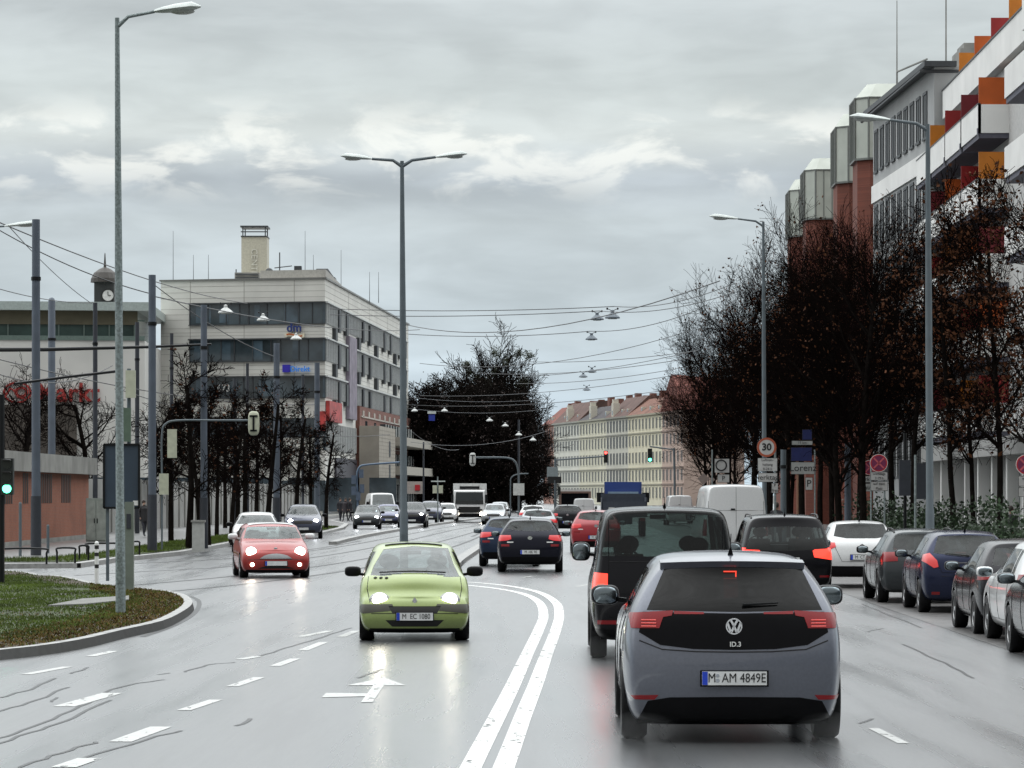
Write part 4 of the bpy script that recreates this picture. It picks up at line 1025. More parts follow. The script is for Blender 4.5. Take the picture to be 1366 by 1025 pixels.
# generic far cars
def recol(T, m, frm, label, name=None, glassm=None):
    for o in T.children_recursive:
        if o.type == 'MESH' and any(x == frm for x in o.data.materials):
            o.data = o.data.copy(); o.data.materials[0] = m
    if label: T['label'] = label
    return T
t = dup(i30, label='dark blue car almost hidden left of the blue-black hatchback, its mirror showing'); recol(t, paint('blue_dark', (.025, .04, .075)), p_dk, None); put(t, 679, 98.5, 0)
for c in list(t.children):
    if c.name.startswith('number_plate'): 
        for cc in list(c.children): bpy.data.objects.remove(cc)
        bpy.data.objects.remove(c)
t = dup(i30, label='bright red car seen from behind, partly hidden by the black van'); recol(t, paint('signal_red', (.33, .008, .018), metal=.1), p_dk, None); put(t, 795, 120, 0); t.scale = (1.02, 1, 1.06)
RED = t
t = dup(i30, label='black hatchback with a wide rear window, ahead of the red car', ); recol(t, p_blk2, p_dk, None); put(t, 757, 186, 0); t.scale = (1.05, 1, 1.06)
t = dup(i30, label='light silver car roof just above the blue-black hatchback'); recol(t, paint('silver', (.36, .38, .40), metal=.5), p_dk, None); put(t, 718, 150, 0)
t = dup(i30, label='white car seen from behind farther up the left lane'); recol(t, p_white, p_dk, None); put(t, 711, 205, 0)
# --- oncoming generic suv / car
def front_car(key, label, sp0, lights=M_hlw, lz=.68, lx=.60, fog=None):
    sp = dict(L=4.4, W=.90, H=1.5, wr=.64, belt=.94, ry5=.1, ry9=.4, a=1.1, b=2.0, hb=1.0, hn=.80, wrad=.33, zb=.22, sideglass=M_glassd); sp.update(sp0)
    hn = sp['hn']
    sp['cut'] = [('grille', M_black, 'f', [(-.42, hn - .22), (.42, hn - .22), (.46, hn - .06), (-.46, hn - .06)], .003), ('lower_grille', M_black, 'f', [(-.6, .26), (.6, .26), (.56, .42), (-.56, .42)], .002),
                 screen(sp, glass('oncoming_screen', (.42, .48, .5), diff=.18)), ('rear_window', M_glass, 'r', [(-.5, 1.3), (.5, 1.3), (.58, 1.0), (-.58, 1.0)], -.002)] + side_windows(sp)
    sp['extra'] = [lamp_disc('head_light', lx, hn - .07, .12, lights, rz=.085)] if lights else [lamp_disc('head_light', lx, hn - .07, .12, M_hloff, rz=.07)]
    sp['plate_f'] = (.47, '')
    return make_car(key, label, 'car', sp)
suv = front_car('oncoming_suv', 'dark blue-grey off-road car with headlights on behind the small red car', dict(H=1.66, W=.93, hn=.92, hb=1.12, belt=1.04, paint=paint('steel_blue', (.05, .06, .10)), zb=.26, wrad=.36))
put(suv, 405, 165, 4, True)
sal = front_car('oncoming_car', 'white car half hidden behind the small red car', dict(paint=p_white, H=1.48), None); put(sal, 342, 127, 5, True)
g1 = front_car('oncoming_hatchback', 'grey car with headlights on in front of the white van', dict(L=4.0, W=.86, H=1.5, paint=p_grey)); put(g1, 491, 209, 2, True)
t = dup(g1, label='blue-grey car with headlights on beside the grey one in front of the white van'); recol(t, paint('violet_grey', (.10, .11, .20)), p_grey, None); put(t, 519, 222, 2, True)
t = dup(suv, label='dark car with headlights on just right of the double-headed lamp post'); recol(t, p_dk, suv.children[0].data.materials[0], None); put(t, 553, 218, 0, True)
t = dup(g1, label='white car with lights on left of the box truck'); recol(t, p_white, p_grey, None); put(t, 597, 255, 0, True)
t = dup(g1, label='silver car with bright lights right of the box truck'); recol(t, paint('silver', (.36, .38, .40)), p_grey, None); put(t, 662, 240, -2, True)
t = dup(g1, label='second silver car farther back right of the box truck'); recol(t, paint('silver', (.36, .38, .40)), p_grey, None); put(t, 668, 290, -2, True)
t = dup(suv, label='dark boxy car parked behind the dark oncoming car'); put(t, 576, 250, 0, True)
for c in list(t.children):
    if c.name.startswith('head_light'): bpy.data.objects.remove(c)
# --- vans
def box_van(key, label, H, L_, w, m, rear=True):
    sp = dict(L=L_, W=w, H=H, wr=w * .84, belt=1.25, beltr=1.25, ry5=.02, ry9=.06, a=.95, b=1.6, hb=1.3, hn=.98, paint=m, wrad=.34, zb=.3, rbow=-.03, wheels=(1.0, L_ - .95), cabin=False, msize=(.1, .08, .16), mirror=(L_ - 1.35, 1.45), sideglass=M_glassd)
    sp['cut'] = [('tail_light', M_tl, 'rm', [(-w * .97, 1.35), (-w * .86, 1.35), (-w * .86, .85), (-w * .97, .85)], .006), screen(sp, glass('oncoming_screen', (.42, .48, .5), diff=.18)), ('grille', M_black, 'f', [(-.5, .66), (.5, .66), (.55, .84), (-.55, .84)], .003),
                 ('bumper_trim', M_trim, 'f', [(-.85, .30), (.85, .30), (.85, .56), (-.85, .56)], .002),
                 ('side_window', M_glassd, 'S', [(L_ - 2.1, 1.3), (L_ - 1.3, 1.3), (L_ - 1.65, H - .45), (L_ - 2.1, H - .45)], -.003)]
    sp['seams'] = [('r', [(0, H - .12), (0, .5)]), ('r', [(-w * .80, H - .2), (-w * .84, .5)]), ('r', [(w * .80, H - .2), (w * .84, .5)]), ('r', [(-w * .8, 1.62), (w * .8, 1.62)])]
    sp['extra'] = [bar('door_handle', -.16, -.03, 1.63, 1.68, M_dark, out=.02, thick=.02), lamp_disc('head_light', .66, .92, .13, M_hlw if not rear else M_hloff)]
    return make_car(key, label, 'van', sp)
wv = box_van('delivery_van', 'large white delivery van seen from behind, right of the black van', 2.44, 5.6, 1.03, p_white)
put(wv, 982, 102, 2.0)
wv2 = box_van('delivery_van', 'white van driving towards the camera behind the grey oncoming car', 2.25, 5.2, .98, p_white, False); put(wv2, 503, 243, 9, True)
t = dup(wv, label='white van far ahead, just left of the large delivery van'); put(t, 908, 230, 1.5); t.scale = (.9, .9, .85)
t = dup(wv, label='small white van far ahead with its rear windows above the black hatchback'); put(t, 779, 255, 0); t.scale = (.85, .8, .75)

# --- box truck coming
def truck(key, label, x, s, cab_m, box_m, rz, boxy=True, w=1.25, H=3.35, L_=7.5):
    T = thing(key, label, 'truck', (x, s, 0), rz)
    mb = MB()
    c = [(-w * .94, 1.0), (w * .94, 1.0), (w * .94, 0), (-w * .94, 0)]
    # cab: profile in (y,z), extruded in x; front at y=0 going +y back
    prof = [(0.02, .45), (0, 1.0), (.06, 1.35), (.32, 2.35), (.55, 2.45), (1.75, 2.45), (1.75, .45)]
    n = len(prof); xw = w * .92
    mb.add([(-xw, y, z) for y, z in prof] + [(xw, y, z) for y, z in prof], [tuple(range(n)), tuple(range(2 * n - 1, n - 1, -1))] + [(i, (i + 1) % n, n + (i + 1) % n, n + i) for i in range(n)])
    part('cab', mb, cab_m, T, world_=False)
    mb = MB(); mb.hexa([(-xw * .93, .015, 1.38), (xw * .93, .015, 1.38), (xw * .93, .06, 1.38), (-xw * .93, .06, 1.38), (-xw * .88, .26, 2.28), (xw * .88, .26, 2.28), (xw * .88, .32, 2.28), (-xw * .88, .32, 2.28)])
    ws = part('windscreen', mb, glass('truck_screen', (.1, .12, .13), diff=.04), T, world_=False)
    mb = MB(); mb.box(-xw * .7, xw * .7, -.03, .02, .75, 1.18); part('grille', mb, M_black, T, world_=False)
    mb = MB(); mb.box(-xw * 1.02, xw * 1.02, -.06, .25, .38, .66); part('bumper', mb, M_trim, T, world_=False)
    for sg in (-1, 1):
        mb = MB(); mb.ell((sg * .93, -.07, .62), (.15, .04, .12), 12, 6); part('head_light', mb, M_hl, T, smooth=True, world_=False)
        mb = MB(); mb.box(*sorted((sg * (xw + .04), sg * (xw + .22))), .1, .18, 1.45, 2.1); part('mirror', mb, M_dark, T, world_=False)
        for y in (1.0, L_ - 1.9):
            mb = MB(); mb.lathe([(.3, -.14), (.46, -.13), (.46, .13), (.3, .14)], (sg * (w - .2), y, .46), 'x', 20); part('wheel', mb, M_tyre, T, world_=False)
    mb = MB(); mb.box(-w, w, 1.85, L_, .95, H); mb.box(-w * .5, w * .5, 1.7, 1.85, H - .75, H - .2); mb.box(-.4, .4, 1.85, L_, .6, .95); part('cargo_box' if boxy else 'trailer', mb, box_m, T, world_=False)
    mb = MB(); mb.box(-w * .6, w * .6, 1.55, 1.84, H - .42, H - .22); part('cooling_unit', mb, M_dark, T, world_=False)
    return T
truck('box_truck', 'white box truck with refrigerated body driving towards the camera, headlights on', (626 - HX) * 255 / F, 255, p_white, P('box_white', (.62, .63, .62), .4), 0, H=2.95)
# blue flatbed truck far ahead seen from behind
T = thing('recovery_truck', 'blue truck with a flat roof cab seen from behind, above the black van', 'truck', (U(833, 690, 170).x, 170, 0), -.0129)
p_blue = paint('truck_blue', (.03, .07, .28), metal=.1)
mb = MB(); mb.box(-.95, .95, 3.2, 4.8, 1.0, 2.75); mb.box(-.85, .85, 3.15, 3.25, 1.0, 2.6); part('cab', mb, p_blue, T, world_=False)
mb = MB(); mb.box(-.78, .78, 3.09, 3.14, 1.75, 2.25); part('rear_window', mb, P('pale_glass', (.25, .35, .45), .1), T, world_=False)
mb = MB(); mb.box(-1.15, 1.15, 0, 3.1, .95, 1.1); mb.box(-1.15, -1.08, 0, 3.1, 1.1, 1.95); mb.box(1.08, 1.15, 0, 3.1, 1.1, 1.95); mb.box(-1.15, 1.15, 0, .06, 1.1, 1.75); mb.box(-1.15, 1.15, 3.0, 3.08, 1.1, 2.15); mb.box(-.4, .4, 0, 4.8, .6, .95); part('load_bed', mb, P('bed_grey', (.05, .06, .08), .5), T, world_=False)
for sg in (-1, 1):
    for y in (.9, 4.2):
        mb = MB(); mb.lathe([(.3, -.14), (.45, -.13), (.45, .13), (.3, .14)], (sg * .95, y, .45), 'x', 18); part('wheel', mb, M_tyre, T, world_=False)
    mb = MB(); mb.box(*sorted((sg * .8, sg * 1.05)), -.03, 0, .75, .93); part('tail_light', mb, M_tl, T, world_=False)
    mb = MB(); mb.box(*sorted((sg * .98, sg * 1.35)), 3.6, 3.7, 1.7, 2.2); part('mirror', mb, M_dark, T, world_=False)
mb = MB(); mb.box(-.8, -.5, -.04, -.01, 1.2, 1.45); part('warning_plate', mb, M_white, T, world_=False)
# coach far ahead
T = thing('coach', 'brown and white bus with a wide dark rear window, far ahead between the lanes', 'bus', (U(767, 690, 262).x, 262, 0), -.0129)
mb = MB(); mb.box(-1.25, 1.25, 0, 10, .4, 2.35); part('body', mb, P('coach_brown', (.18, .11, .09), .35, coat=.6), T, world_=False)
mb = MB(); mb.box(-1.22, 1.22, .05, 9.9, 2.35, 2.5); part('roof', mb, P('coach_white', (.6, .6, .58), .4), T, world_=False)
mb = MB(); mb.box(-1.05, 1.05, -.03, 0, 1.35, 2.2); part('rear_window', mb, M_gloss, T, world_=False)
for sg in (-1, 1):
    mb = MB(); mb.box(*sorted((sg * 1.05, sg * 1.2)), -.03, 0, .8, 1.1); part('tail_light', mb, M_tlglow, T, world_=False)
    for y in (2.2, 7.5):
        mb = MB(); mb.lathe([(.3, -.14), (.48, -.13), (.48, .13), (.3, .14)], (sg * 1.08, y, .48), 'x', 18); part('wheel', mb, M_tyre, T, world_=False)
# ------------------------------------------------------------------ buildings
M_stone = P('pale_stone', (.66, .655, .61), .7, ns=.35, na=.10)
M_stone2 = P('stone_joint', (.33, .32, .29), .8)
M_glz = P('dark_glazing', (.048, .066, .078), .12, coat=.6, ns=.35, na=.6)
M_glz2 = P('blue_glazing', (.06, .09, .115), .12, coat=.6, ns=.5, na=.5)
M_glz3 = P('house_window', (.022, .025, .028), .3, spec=.3, ns=1)
M_mull = P('mullion_dark', (.04, .045, .05), .5)
M_mulll = P('mullion_light', (.60, .62, .61), .5)
M_conc = P('weathered_concrete', (.25, .25, .235), .8, ns=.8, na=.25)
M_rwhite = P('render_white', (.80, .80, .78), .75, ns=.5, na=.08)
M_rend = P('render_grey', (.36, .37, .37), .8, ns=.5, na=.12)
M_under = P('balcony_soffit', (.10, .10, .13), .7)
def brick_mat(name, c1, c2, mort, sc=4.0, axis=0):
    m = bpy.data.materials.new(name); m.use_nodes = True; nt = m.node_tree; N, L = nt.nodes, nt.links; b = N['Principled BSDF']; b.inputs['Roughness'].default_value = .8
    tc = N.new('ShaderNodeTexCoord'); sp = N.new('ShaderNodeSeparateXYZ'); L.new(tc.outputs['Object'], sp.inputs[0]); cb = N.new('ShaderNodeCombineXYZ')
    ad = N.new('ShaderNodeMath'); ad.operation = 'ADD'; L.new(sp.outputs[0], ad.inputs[0]); L.new(sp.outputs[1], ad.inputs[1]); L.new(ad.outputs[0], cb.inputs[0]); L.new(sp.outputs[2], cb.inputs[1])
    t = N.new('ShaderNodeTexBrick'); t.inputs['Scale'].default_value = sc; t.inputs['Color1'].default_value = (*c1, 1); t.inputs['Color2'].default_value = (*c2, 1); t.inputs['Mortar'].default_value = (*mort, 1)
    t.inputs['Mortar Size'].default_value = .02; L.new(cb.outputs[0], t.inputs['Vector'])
    n = N.new('ShaderNodeTexNoise'); n.inputs['Scale'].default_value = .7; L.new(tc.outputs['Object'], n.inputs['Vector']); mx = N.new('ShaderNodeMixRGB'); mx.blend_type = 'MULTIPLY'; mx.inputs[0].default_value = .6
    L.new(t.outputs['Color'], mx.inputs[1]); L.new(n.outputs['Fac'], mx.inputs[2]); 
    g = N.new('ShaderNodeMixRGB'); g.blend_type = 'ADD'; g.inputs[0].default_value = .15; L.new(mx.outputs[0], g.inputs[1]); L.new(t.outputs['Color'], g.inputs[2]); L.new(g.outputs[0], b.inputs['Base Color']); return m
M_brick = brick_mat('red_brick', (.24, .062, .036), (.17, .042, .026), (.13, .10, .08))
M_brickk = brick_mat('orange_brick', (.38, .125, .065), (.30, .09, .05), (.24, .18, .14))
M_brick2 = brick_mat('brown_brick', (.27, .11, .08), (.20, .08, .06), (.14, .10, .09), 2.5)

def win_grid(fac, T, mat_, us, zs, w, h, out=.02, name='window', frame=None, depth=.0):
    """one mesh per window, shared data per size"""
    base = rootloc(T); me = None
    rot = math.atan2(fac.u.y, fac.u.x)
    mb = MB(); mb.box(-w / 2, w / 2, -out, .06, 0, h); me = mb.mesh(name); fixn(me); me.materials.append(mat_)
    fme = None
    if frame:
        f = MB(); t = .09; f.box(-w / 2 - t, w / 2 + t, -out - .04, -out + .001, h, h + .14); f.box(-w / 2 - t, w / 2 + t, -out - .07, -out + .001, -.12, 0)
        f.box(-w / 2 - t, -w / 2, -out - .03, -out + .001, 0, h); f.box(w / 2, w / 2 + t, -out - .03, -out + .001, 0, h); f.box(-.03, .03, -out - .02, -out + .001, 0, h)
        fme = f.mesh('frame'); fixn(fme); fme.materials.append(frame)
    for z in zs:
        for u in us:
            o = bpy.data.objects.new(name, me); C.objects.link(o); o.parent = T; o.location = fac.pt(u, 0, z) - base; o.rotation_euler = (0, 0, rot)
            if fme: q = bpy.data.objects.new('frame', fme); C.objects.link(q); q.parent = o
# ---------------- office block with ribbon windows
A_, B_, C_ = Vector((-32.9, 316, 0)), Vector((-17.3, 312, 0)), Vector((-12.2, 397, 0)); D_ = Vector((-30, 404, 0))
T = thing('office_building', 'pale stone office block with ribbon windows, blue sign and roof tower on the left', 'building', tuple((A_ + C_) / 2))
mb = MB(); foot = [(p.x, p.y) for p in (A_, B_, C_, D_)]
mb.prism(foot, 0, 22.05); part('wall', mb, M_stone, T)
fr, sd = Fac(A_, B_), Fac(B_, C_)
bands = [(17.95, 19.85), (14.5, 16.5), (11.1, 13.0)]
for z0, z1 in bands:
    mb = MB(); fr.box(mb, 2.9, fr.len + .05, z0, z1, -.2, .05); g_ = part('window_band', mb, M_glz, T)
    mb = MB()
    u = 2.9
    while u < fr.len - .1:
        wd = random.choice((.9, 1.3, 1.8)); 
        fr.box(mb, u - .04, u + .04, z0, z1, .05, .13); u += wd
    fr.box(mb, 2.8, fr.len + .1, z1, z1 + .12, 0, .35); fr.box(mb, 2.8, fr.len + .1, z0 - .08, z0, 0, .2); part('frame', mb, M_mull, g_)
    for k in range(4): mb = MB(); u0 = 3.2 + k * 3.1 + random.uniform(-.6, .6); fr.box(mb, u0, u0 + random.uniform(.5, 1.6), z0 + .15, z1 - .1, .05, .075); part('window_blind', mb, M_glz2, g_)
    mb = MB(); sd.box(mb, -.05, sd.len - 3, z0, z1, -.2, .05); g_ = part('window_band', mb, M_glz2, T)
    mb = MB(); u = .4
    while u < sd.len - 3: sd.box(mb, u - .09, u + .09, z0, z1, .05, .22); u += 1.35
    sd.box(mb, -.1, sd.len - 2.8, z1, z1 + .15, 0, .3); part('frame', mb, M_mulll, g_)
    for u in (9, 15.5, 31, 38, 53, 60, 72): mb = MB(); sd.box(mb, u, u + 1.6, z0 - .4, z1 - .2, .05, .35); part('dark_panel', mb, M_mull, T)
    for u in (6, 27, 45, 66): mb = MB(); sd.box(mb, u, u + 1.6, z0 - 1.3, z0 - .1, .0, .35); part('dark_panel', mb, M_mull, T)
# joints of the cladding
mb = MB()
for z in (20.4, 20.95, 21.5): fr.box(mb, 0, fr.len, z, z + .03, 0, .012); sd.box(mb, 0, sd.len, z, z + .03, 0, .012)
for z in (17.2, 17.6, 16.9, 14.1, 13.7, 13.3, 10.7, 10.3): fr.box(mb, 0, fr.len, z, z + .025, 0, .012); sd.box(mb, 0, sd.len, z, z + .025, 0, .012)
for u in (2.9, 8.2, 13.1): fr.box(mb, u, u + .05, 8, 22, 0, .014)
for z in (19.4, 18.9, 18.4, 16.2, 15.7, 15.2, 12.5, 12): fr.box(mb, 0, 2.8, z, z + .025, 0, .012)
for u in (20, 40, 60, 80): sd.box(mb, u, u + .05, 13, 22, 0, .014)
part('cladding_joints', mb, M_stone2, T)
mb = MB(); fr.box(mb, -.1, fr.len + .15, 22.05, 22.2, -.3, .15); sd.box(mb, -.1, sd.len + .15, 22.05, 22.2, -.3, .15); part('parapet_cap', mb, P('cap_metal', (.2, .2, .19), .4, metal=.4), T)
# set-back plant storey and roof tower
mb = MB(); ins = [fr.pt(9.4, -1.2, 0), fr.pt(fr.len - .3, -1.2, 0), sd.pt(33, -1.6, 0), sd.pt(33, -7, 0)]
mb.prism([(p.x, p.y) for p in ins], 22.05, 23.0); part('roof_storey', mb, P('plant_room_grey', (.38, .37, .34), .7), T)
mb = MB(); x0, x1 = U(322, 0, 330).x, U(356, 0, 330).x; mb.box(x0, x1, 330, 333, 22.0, 27.35); tw_ = part('roof_tower', mb, P('tower_panel', (.46, .44, .36), .6), T)
mb = MB()
for x in (x0 + .1, x1 - .2): mb.box(x, x + .1, 329.9, 330.0, 27.35, 28.3); mb.box(x, x + .1, 332.8, 332.9, 27.35, 28.3)
mb.box(x0 - .1, x1 + .1, 329.8, 333.1, 28.25, 28.4); mb.box(x0 - .05, x1 + .05, 329.85, 329.95, 27.75, 27.85); mb.box(x0 - .05, x1 + .05, 329.9, 333.05, 27.3, 27.42); part('frame', mb, M_mull, tw_)
o = text_on('CENTER', .85, P('tower_letter', (.62, .61, .54), .5), tw_, Vector(((x0 + x1) / 2, 329.94, 24.6)) - rootloc(tw_), ext=.04); o.rotation_euler = (R(90), R(90), 0)
mb = MB(); x0, x1 = U(313, 0, 322).x, U(346, 0, 322).x; mb.box(x0, x1, 322, 325, 22.0, 23.3)
pl_ = part('cooling_plant', mb, M_conc, T); mb = MB()
for k in range(4): mb.box(x0 + .1, x1 - .1, 321.9, 322, 22.2 + k * .28, 22.3 + k * .28)
mb.box(x0 + .1, x0 + .2, 321.85, 321.95, 23.3, 23.6); part('louvres', mb, M_mull, pl_)
mb = MB(); x = U(433, 0, 330).x; mb.prism([(x - 1.3, 328), (x + 1.1, 328), (x + 1.1, 331), (x - 1.3, 331)], 23.0, 23.25); mb.hexa([(x - 1.2, 328, 23.25), (x + 1.0, 328, 23.25), (x + 1.0, 331, 23.25), (x - 1.2, 331, 23.25), (x - .7, 328.5, 24.1), (x + .4, 328.5, 24.1), (x + .4, 330.5, 24.1), (x - .7, 330.5, 24.1)]); part('skylight', mb, M_mull, T)
mb = MB()
for px in (231, 258, 278, 407, 418, 455, 493, 505):
    s_ = 325 if px < 450 else 350; p = U(px, 0, s_); h_ = 27.5 if px in (231, 407, 455) else 25.2; mb.tube([(p.x, s_, 22.0), (p.x, s_, h_)], [.035, .015], 4)
p = U(373, 0, 326); mb.tube([(p.x, 326, 22.8), (p.x, 326, 25.5)], .06, 5); mb.tube([(p.x - .5, 326, 24.0), (p.x + 1.2, 326, 24.2)], .05, 4); mb.ell((p.x - 1.0, 326, 23.6), (.4, .3, .4), 8, 6); mb.box(p.x + 1.4, p.x + 2.1, 326, 327, 22.5, 24.2)
part('roof_masts', mb, M_mull, T)
# signs on the front
def letters(s, px, py, sz, m, T, s_=None, fac=None, **k):
    u = (U(px, 0, 313).x - A_.x) / (B_ - A_).normalized().x; p = fr.pt(u, .30, CAMH + (HY - py) * 313 / F) - rootloc(T); return text_on(s, sz, m, T, p, rz=math.atan2(fr.u.y, fr.u.x), ext=.06, **k)
M_navy = P('sign_navy', (.02, .04, .18), .4)
letters('dm', 394, 438, 1.15, M_navy, T, bold=.02, name='shop_sign')
mb = MB(); u = (U(394, 0, 313).x - A_.x) / fr.u.x; z = CAMH + (HY - 444) * 313 / F
pts = [(u - .95 + 1.9 * t / 10, z - .22 + .10 * math.sin(t / 10 * 2 * PI)) for t in range(11)]
for (a_, za), (b_, zb_) in zip(pts[:-1], pts[1:]): mb.hexa([fr.pt(a_, .12, za - .24), fr.pt(b_, .12, zb_ - .24), fr.pt(b_, .22, zb_ - .24), fr.pt(a_, .22, za - .24), fr.pt(a_, .12, za + .16), fr.pt(b_, .12, zb_ + .16), fr.pt(b_, .22, zb_ + .16), fr.pt(a_, .22, za + .16)])
wv_ = part('shop_sign', mb, P('sign_cream', (.75, .70, .55), .4), T)
mb = MB()
for (a_, za), (b_, zb_) in zip(pts[1:-2], pts[2:-1]): mb.hexa([fr.pt(a_, .22, za - .10), fr.pt(b_, .22, zb_ - .10), fr.pt(b_, .26, zb_ - .10), fr.pt(a_, .26, za - .10), fr.pt(a_, .22, za + .03), fr.pt(b_, .22, zb_ + .03), fr.pt(b_, .26, zb_ + .03), fr.pt(a_, .26, za + .03)])
part('wave_stripe', mb, P('sign_orange', (.55, .14, .03), .4), wv_)
mb = MB(); u0, u1 = [(U(x, 0, 313).x - A_.x) / fr.u.x for x in (378, 388)]; z0 = CAMH + (HY - 497) * 313 / F; fr.box(mb, u0, u1, z0, z0 + .7, .05, .3); part('sign_box', mb, P('sign_violet', (.03, .02, .40), .4), T)
letters('Direkt', 402, 493, .72, P('sign_lightblue', (.03, .18, .60), .4, emit=(.1, .4, 1), es=.12), T, name='lettering', bold=.01)
# vertical banner, red posters, lower storeys of the side facade
def sdu(px):        # u on the side facade under a photo x
    t = (px - HX) / F; return (t * B_.y - B_.x) / (sd.u.x - t * sd.u.y)
mb = MB(); sd.box(mb, sdu(461), sdu(471), 9.5, 17.6, .05, .4); part('banner', mb, P('banner_lilac', (.24, .21, .26), .6, ns=1.2, na=.35), T)
mb = MB(); sd.box(mb, sdu(474.5), sdu(543), 3.9, 11.0, -.1, .4); part('brick_bay', mb, M_brick2, T)
mb = MB()
for px in (482, 494, 507, 520): sd.box(mb, sdu(px), sdu(px) + 1.6, 6.5, 9.6, .4, .46)
sd.box(mb, sdu(487), sdu(490), 7.5, 9, .4, .5); part('bay_window', mb, M_glz, T)
mb = MB(); fr.box(mb, fr.len - .9, fr.len + .1, 8.0, 9.8, .05, .3); sd.box(mb, .3, sdu(451), 8.9, 10.8, .05, .4); part('poster', mb, P('poster_red', (.42, .05, .045), .5, ns=1.5, na=.5), T)
mb = MB(); fr.box(mb, 2.9, fr.len + .05, 7.4, 9.2, -.2, .06); fr.box(mb, 2.9, fr.len + .05, .6, 3.4, -.2, .06); sd.box(mb, 0, sdu(472), 6.2, 8.7, -.2, .06); sd.box(mb, 0, sd.len - 4, .3, 3.2, -.2, .06); part('window_band', mb, M_glz, T)
mb = MB()
u = .6
while u < sdu(472): sd.box(mb, u - .12, u + .12, 6.2, 8.7, .06, .3); u += 1.5
part('frame', mb, M_mulll, T)
mb = MB(); sd.box(mb, sdu(474), sdu(497), .2, 9.0, .4, 2.4); st_ = part('stair_tower', mb, P('tan_stone', (.36, .33, .28), .75, ns=.8), T)
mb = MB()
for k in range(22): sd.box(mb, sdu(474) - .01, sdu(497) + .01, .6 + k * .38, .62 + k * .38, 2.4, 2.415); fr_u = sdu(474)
part('stone_courses', mb, P('course_joint', (.20, .18, .155), .8), st_)  # darker joint lines between the stone courses
for z in (1.2, 3.6, 6.0): mb = MB(); sd.box(mb, sdu(488), sdu(490), z, z + 1.6, 2.4, 2.43); part('slit_window', mb, M_glz3, st_)
mb = MB(); sd.box(mb, sdu(446), sdu(473.5), 3.4, 5.6, .02, .2); part('dark_hoarding', mb, P('hoarding', (.035, .032, .045), .5), T)
for z in (4.2, 7.3):
    mb = MB(); sd.box(mb, sdu(500), sdu(545), z, z + .9, .4, 3.2); part('terrace_parapet', mb, P('terrace_stone', (.40, .38, .33), .7), T)
    mb = MB(); sd.box(mb, sdu(502), sdu(543), z + .9, z + 2.3, .4, 1.0); part('terrace_glazing', mb, M_glz, T)
mb = MB(); sd.box(mb, sdu(497), sdu(547), .3, 3.2, .4, 1.0); part('shop_front', mb, M_glz, T)
mb = MB()
for k in range(12):
    u = sdu(502) + k * (sdu(543) - sdu(502)) / 12
    for z0_, z1_ in ((5.1, 6.5), (8.2, 9.6), (.3, 3.2)): sd.box(mb, u, u + .22, z0_, z1_, 1.0, 1.06)
part('frame', mb, M_mulll, T)
mb = MB(); sd.box(mb, sdu(476), sdu(540), 9.9, 10.05, .4, .5); sd.box(mb, sdu(476), sdu(540), 7.0, 7.1, .4, .46)
for k in range(9): u = sdu(478) + k * 5.5; sd.box(mb, u, u + 1.2, 9.95, 10.6, .4, .5)
part('light_trim', mb, P('trim_light', (.45, .42, .38), .7), T)
mb = MB(); fr.box(mb, 3.2, 7.8, 10.2, 10.9, .1, .3); 
letters('673', 298, 518, .9, M_white, T, name='house_number')

# ---------------- long low shop hall on the left
L0, L1 = Vector((-62, 292, 0)), Vector((U(193, 0, 296).x, 296, 0)); L2 = Vector((U(217, 0, 318).x, 318, 0)); L3 = Vector((-62, 340, 0))
T = thing('shop_hall', 'long white hall with green glazed top storey and red lettering at the left', 'building', tuple((L0 + L2) / 2))
f1, f2 = Fac(L0, L1), Fac(L1, L2)
mb = MB(); mb.prism([(p.x, p.y) for p in (L0, L1, L2, L3)], 0, 15.6); part('wall', mb, P('panel_white', (.60, .60, .57), .6, ns=.25, na=.10), T)
mb = MB(); mb.prism([(p.x, p.y) for p in (f1.pt(0, -.6, 0), f1.pt(f1.len - .6, -.6, 0), f2.pt(f2.len - .5, -.6, 0), L3)], 15.6, 18.2); up = part('upper_storey', mb, P('green_glazing', (.05, .085, .075), .15, coat=.5, ns=.3, na=.5), T)
mb = MB(); mb.prism([(p.x, p.y) for p in (f1.pt(0, .6, 0), f1.pt(f1.len + .4, .6, 0), f2.pt(f2.len, .4, 0), L3)], 18.2, 18.95); part('roof_slab', mb, P('roof_edge', (.38, .44, .42), .4), T)
mb = MB(); u = .5
while u < f1.len: f1.box(mb, u, u + .12, 15.6, 18.2, -.6, -.42); u += 2.2
f1.box(mb, 0, f1.len, 17.3, 17.45, -.6, -.4); f1.box(mb, 0, f1.len, 15.6, 16.0, -.6, .1); part('frame', mb, P('frame_green', (.12, .17, .15), .5), up)
mb = MB(); f1.box(mb, 0, f1.len - .6, 17.0, 18.2, -.55, -.35); part('sun_blind', mb, P('blind_brown', (.12, .11, .07), .7, ns=1), up)
def hall(s, px, py, sz, **k):
    u = (U(px, 0, 294).x - L0.x) / f1.u.x; return text_on(s, sz, M_redsign, T, f1.pt(u, .25, CAMH + (HY - py) * 295 / F) - rootloc(T), rz=math.atan2(f1.u.y, f1.u.x), ext=.1, name='lettering', **k)
M_redsign = P('sign_letter_red', (.34, .035, .03), .5)
hall('Markt', 88, 525, 2.3, bold=.05)
mb = MB(); u = (U(22, 0, 294).x - L0.x) / f1.u.x; c = f1.pt(u, .15, CAMH + (HY - 524) * 295 / F)
mb.lathe([(1.25, -.1), (1.25, .1), (1.05, .1), (1.05, -.1), (1.25, -.1)], (0, 0, 0), 'y', 28, cap=False)
mb.lathe([(.62, -.1), (.62, .1), (.35, .1), (.35, -.1), (.62, -.1)], (.35, 0, .05), 'y', 20, cap=False)
mb.tube([(-1.0, 0, -.3), (-.6, 0, .5), (-.2, 0, .1), (.1, 0, -.6), (.6, 0, -.7)], .13, 6)
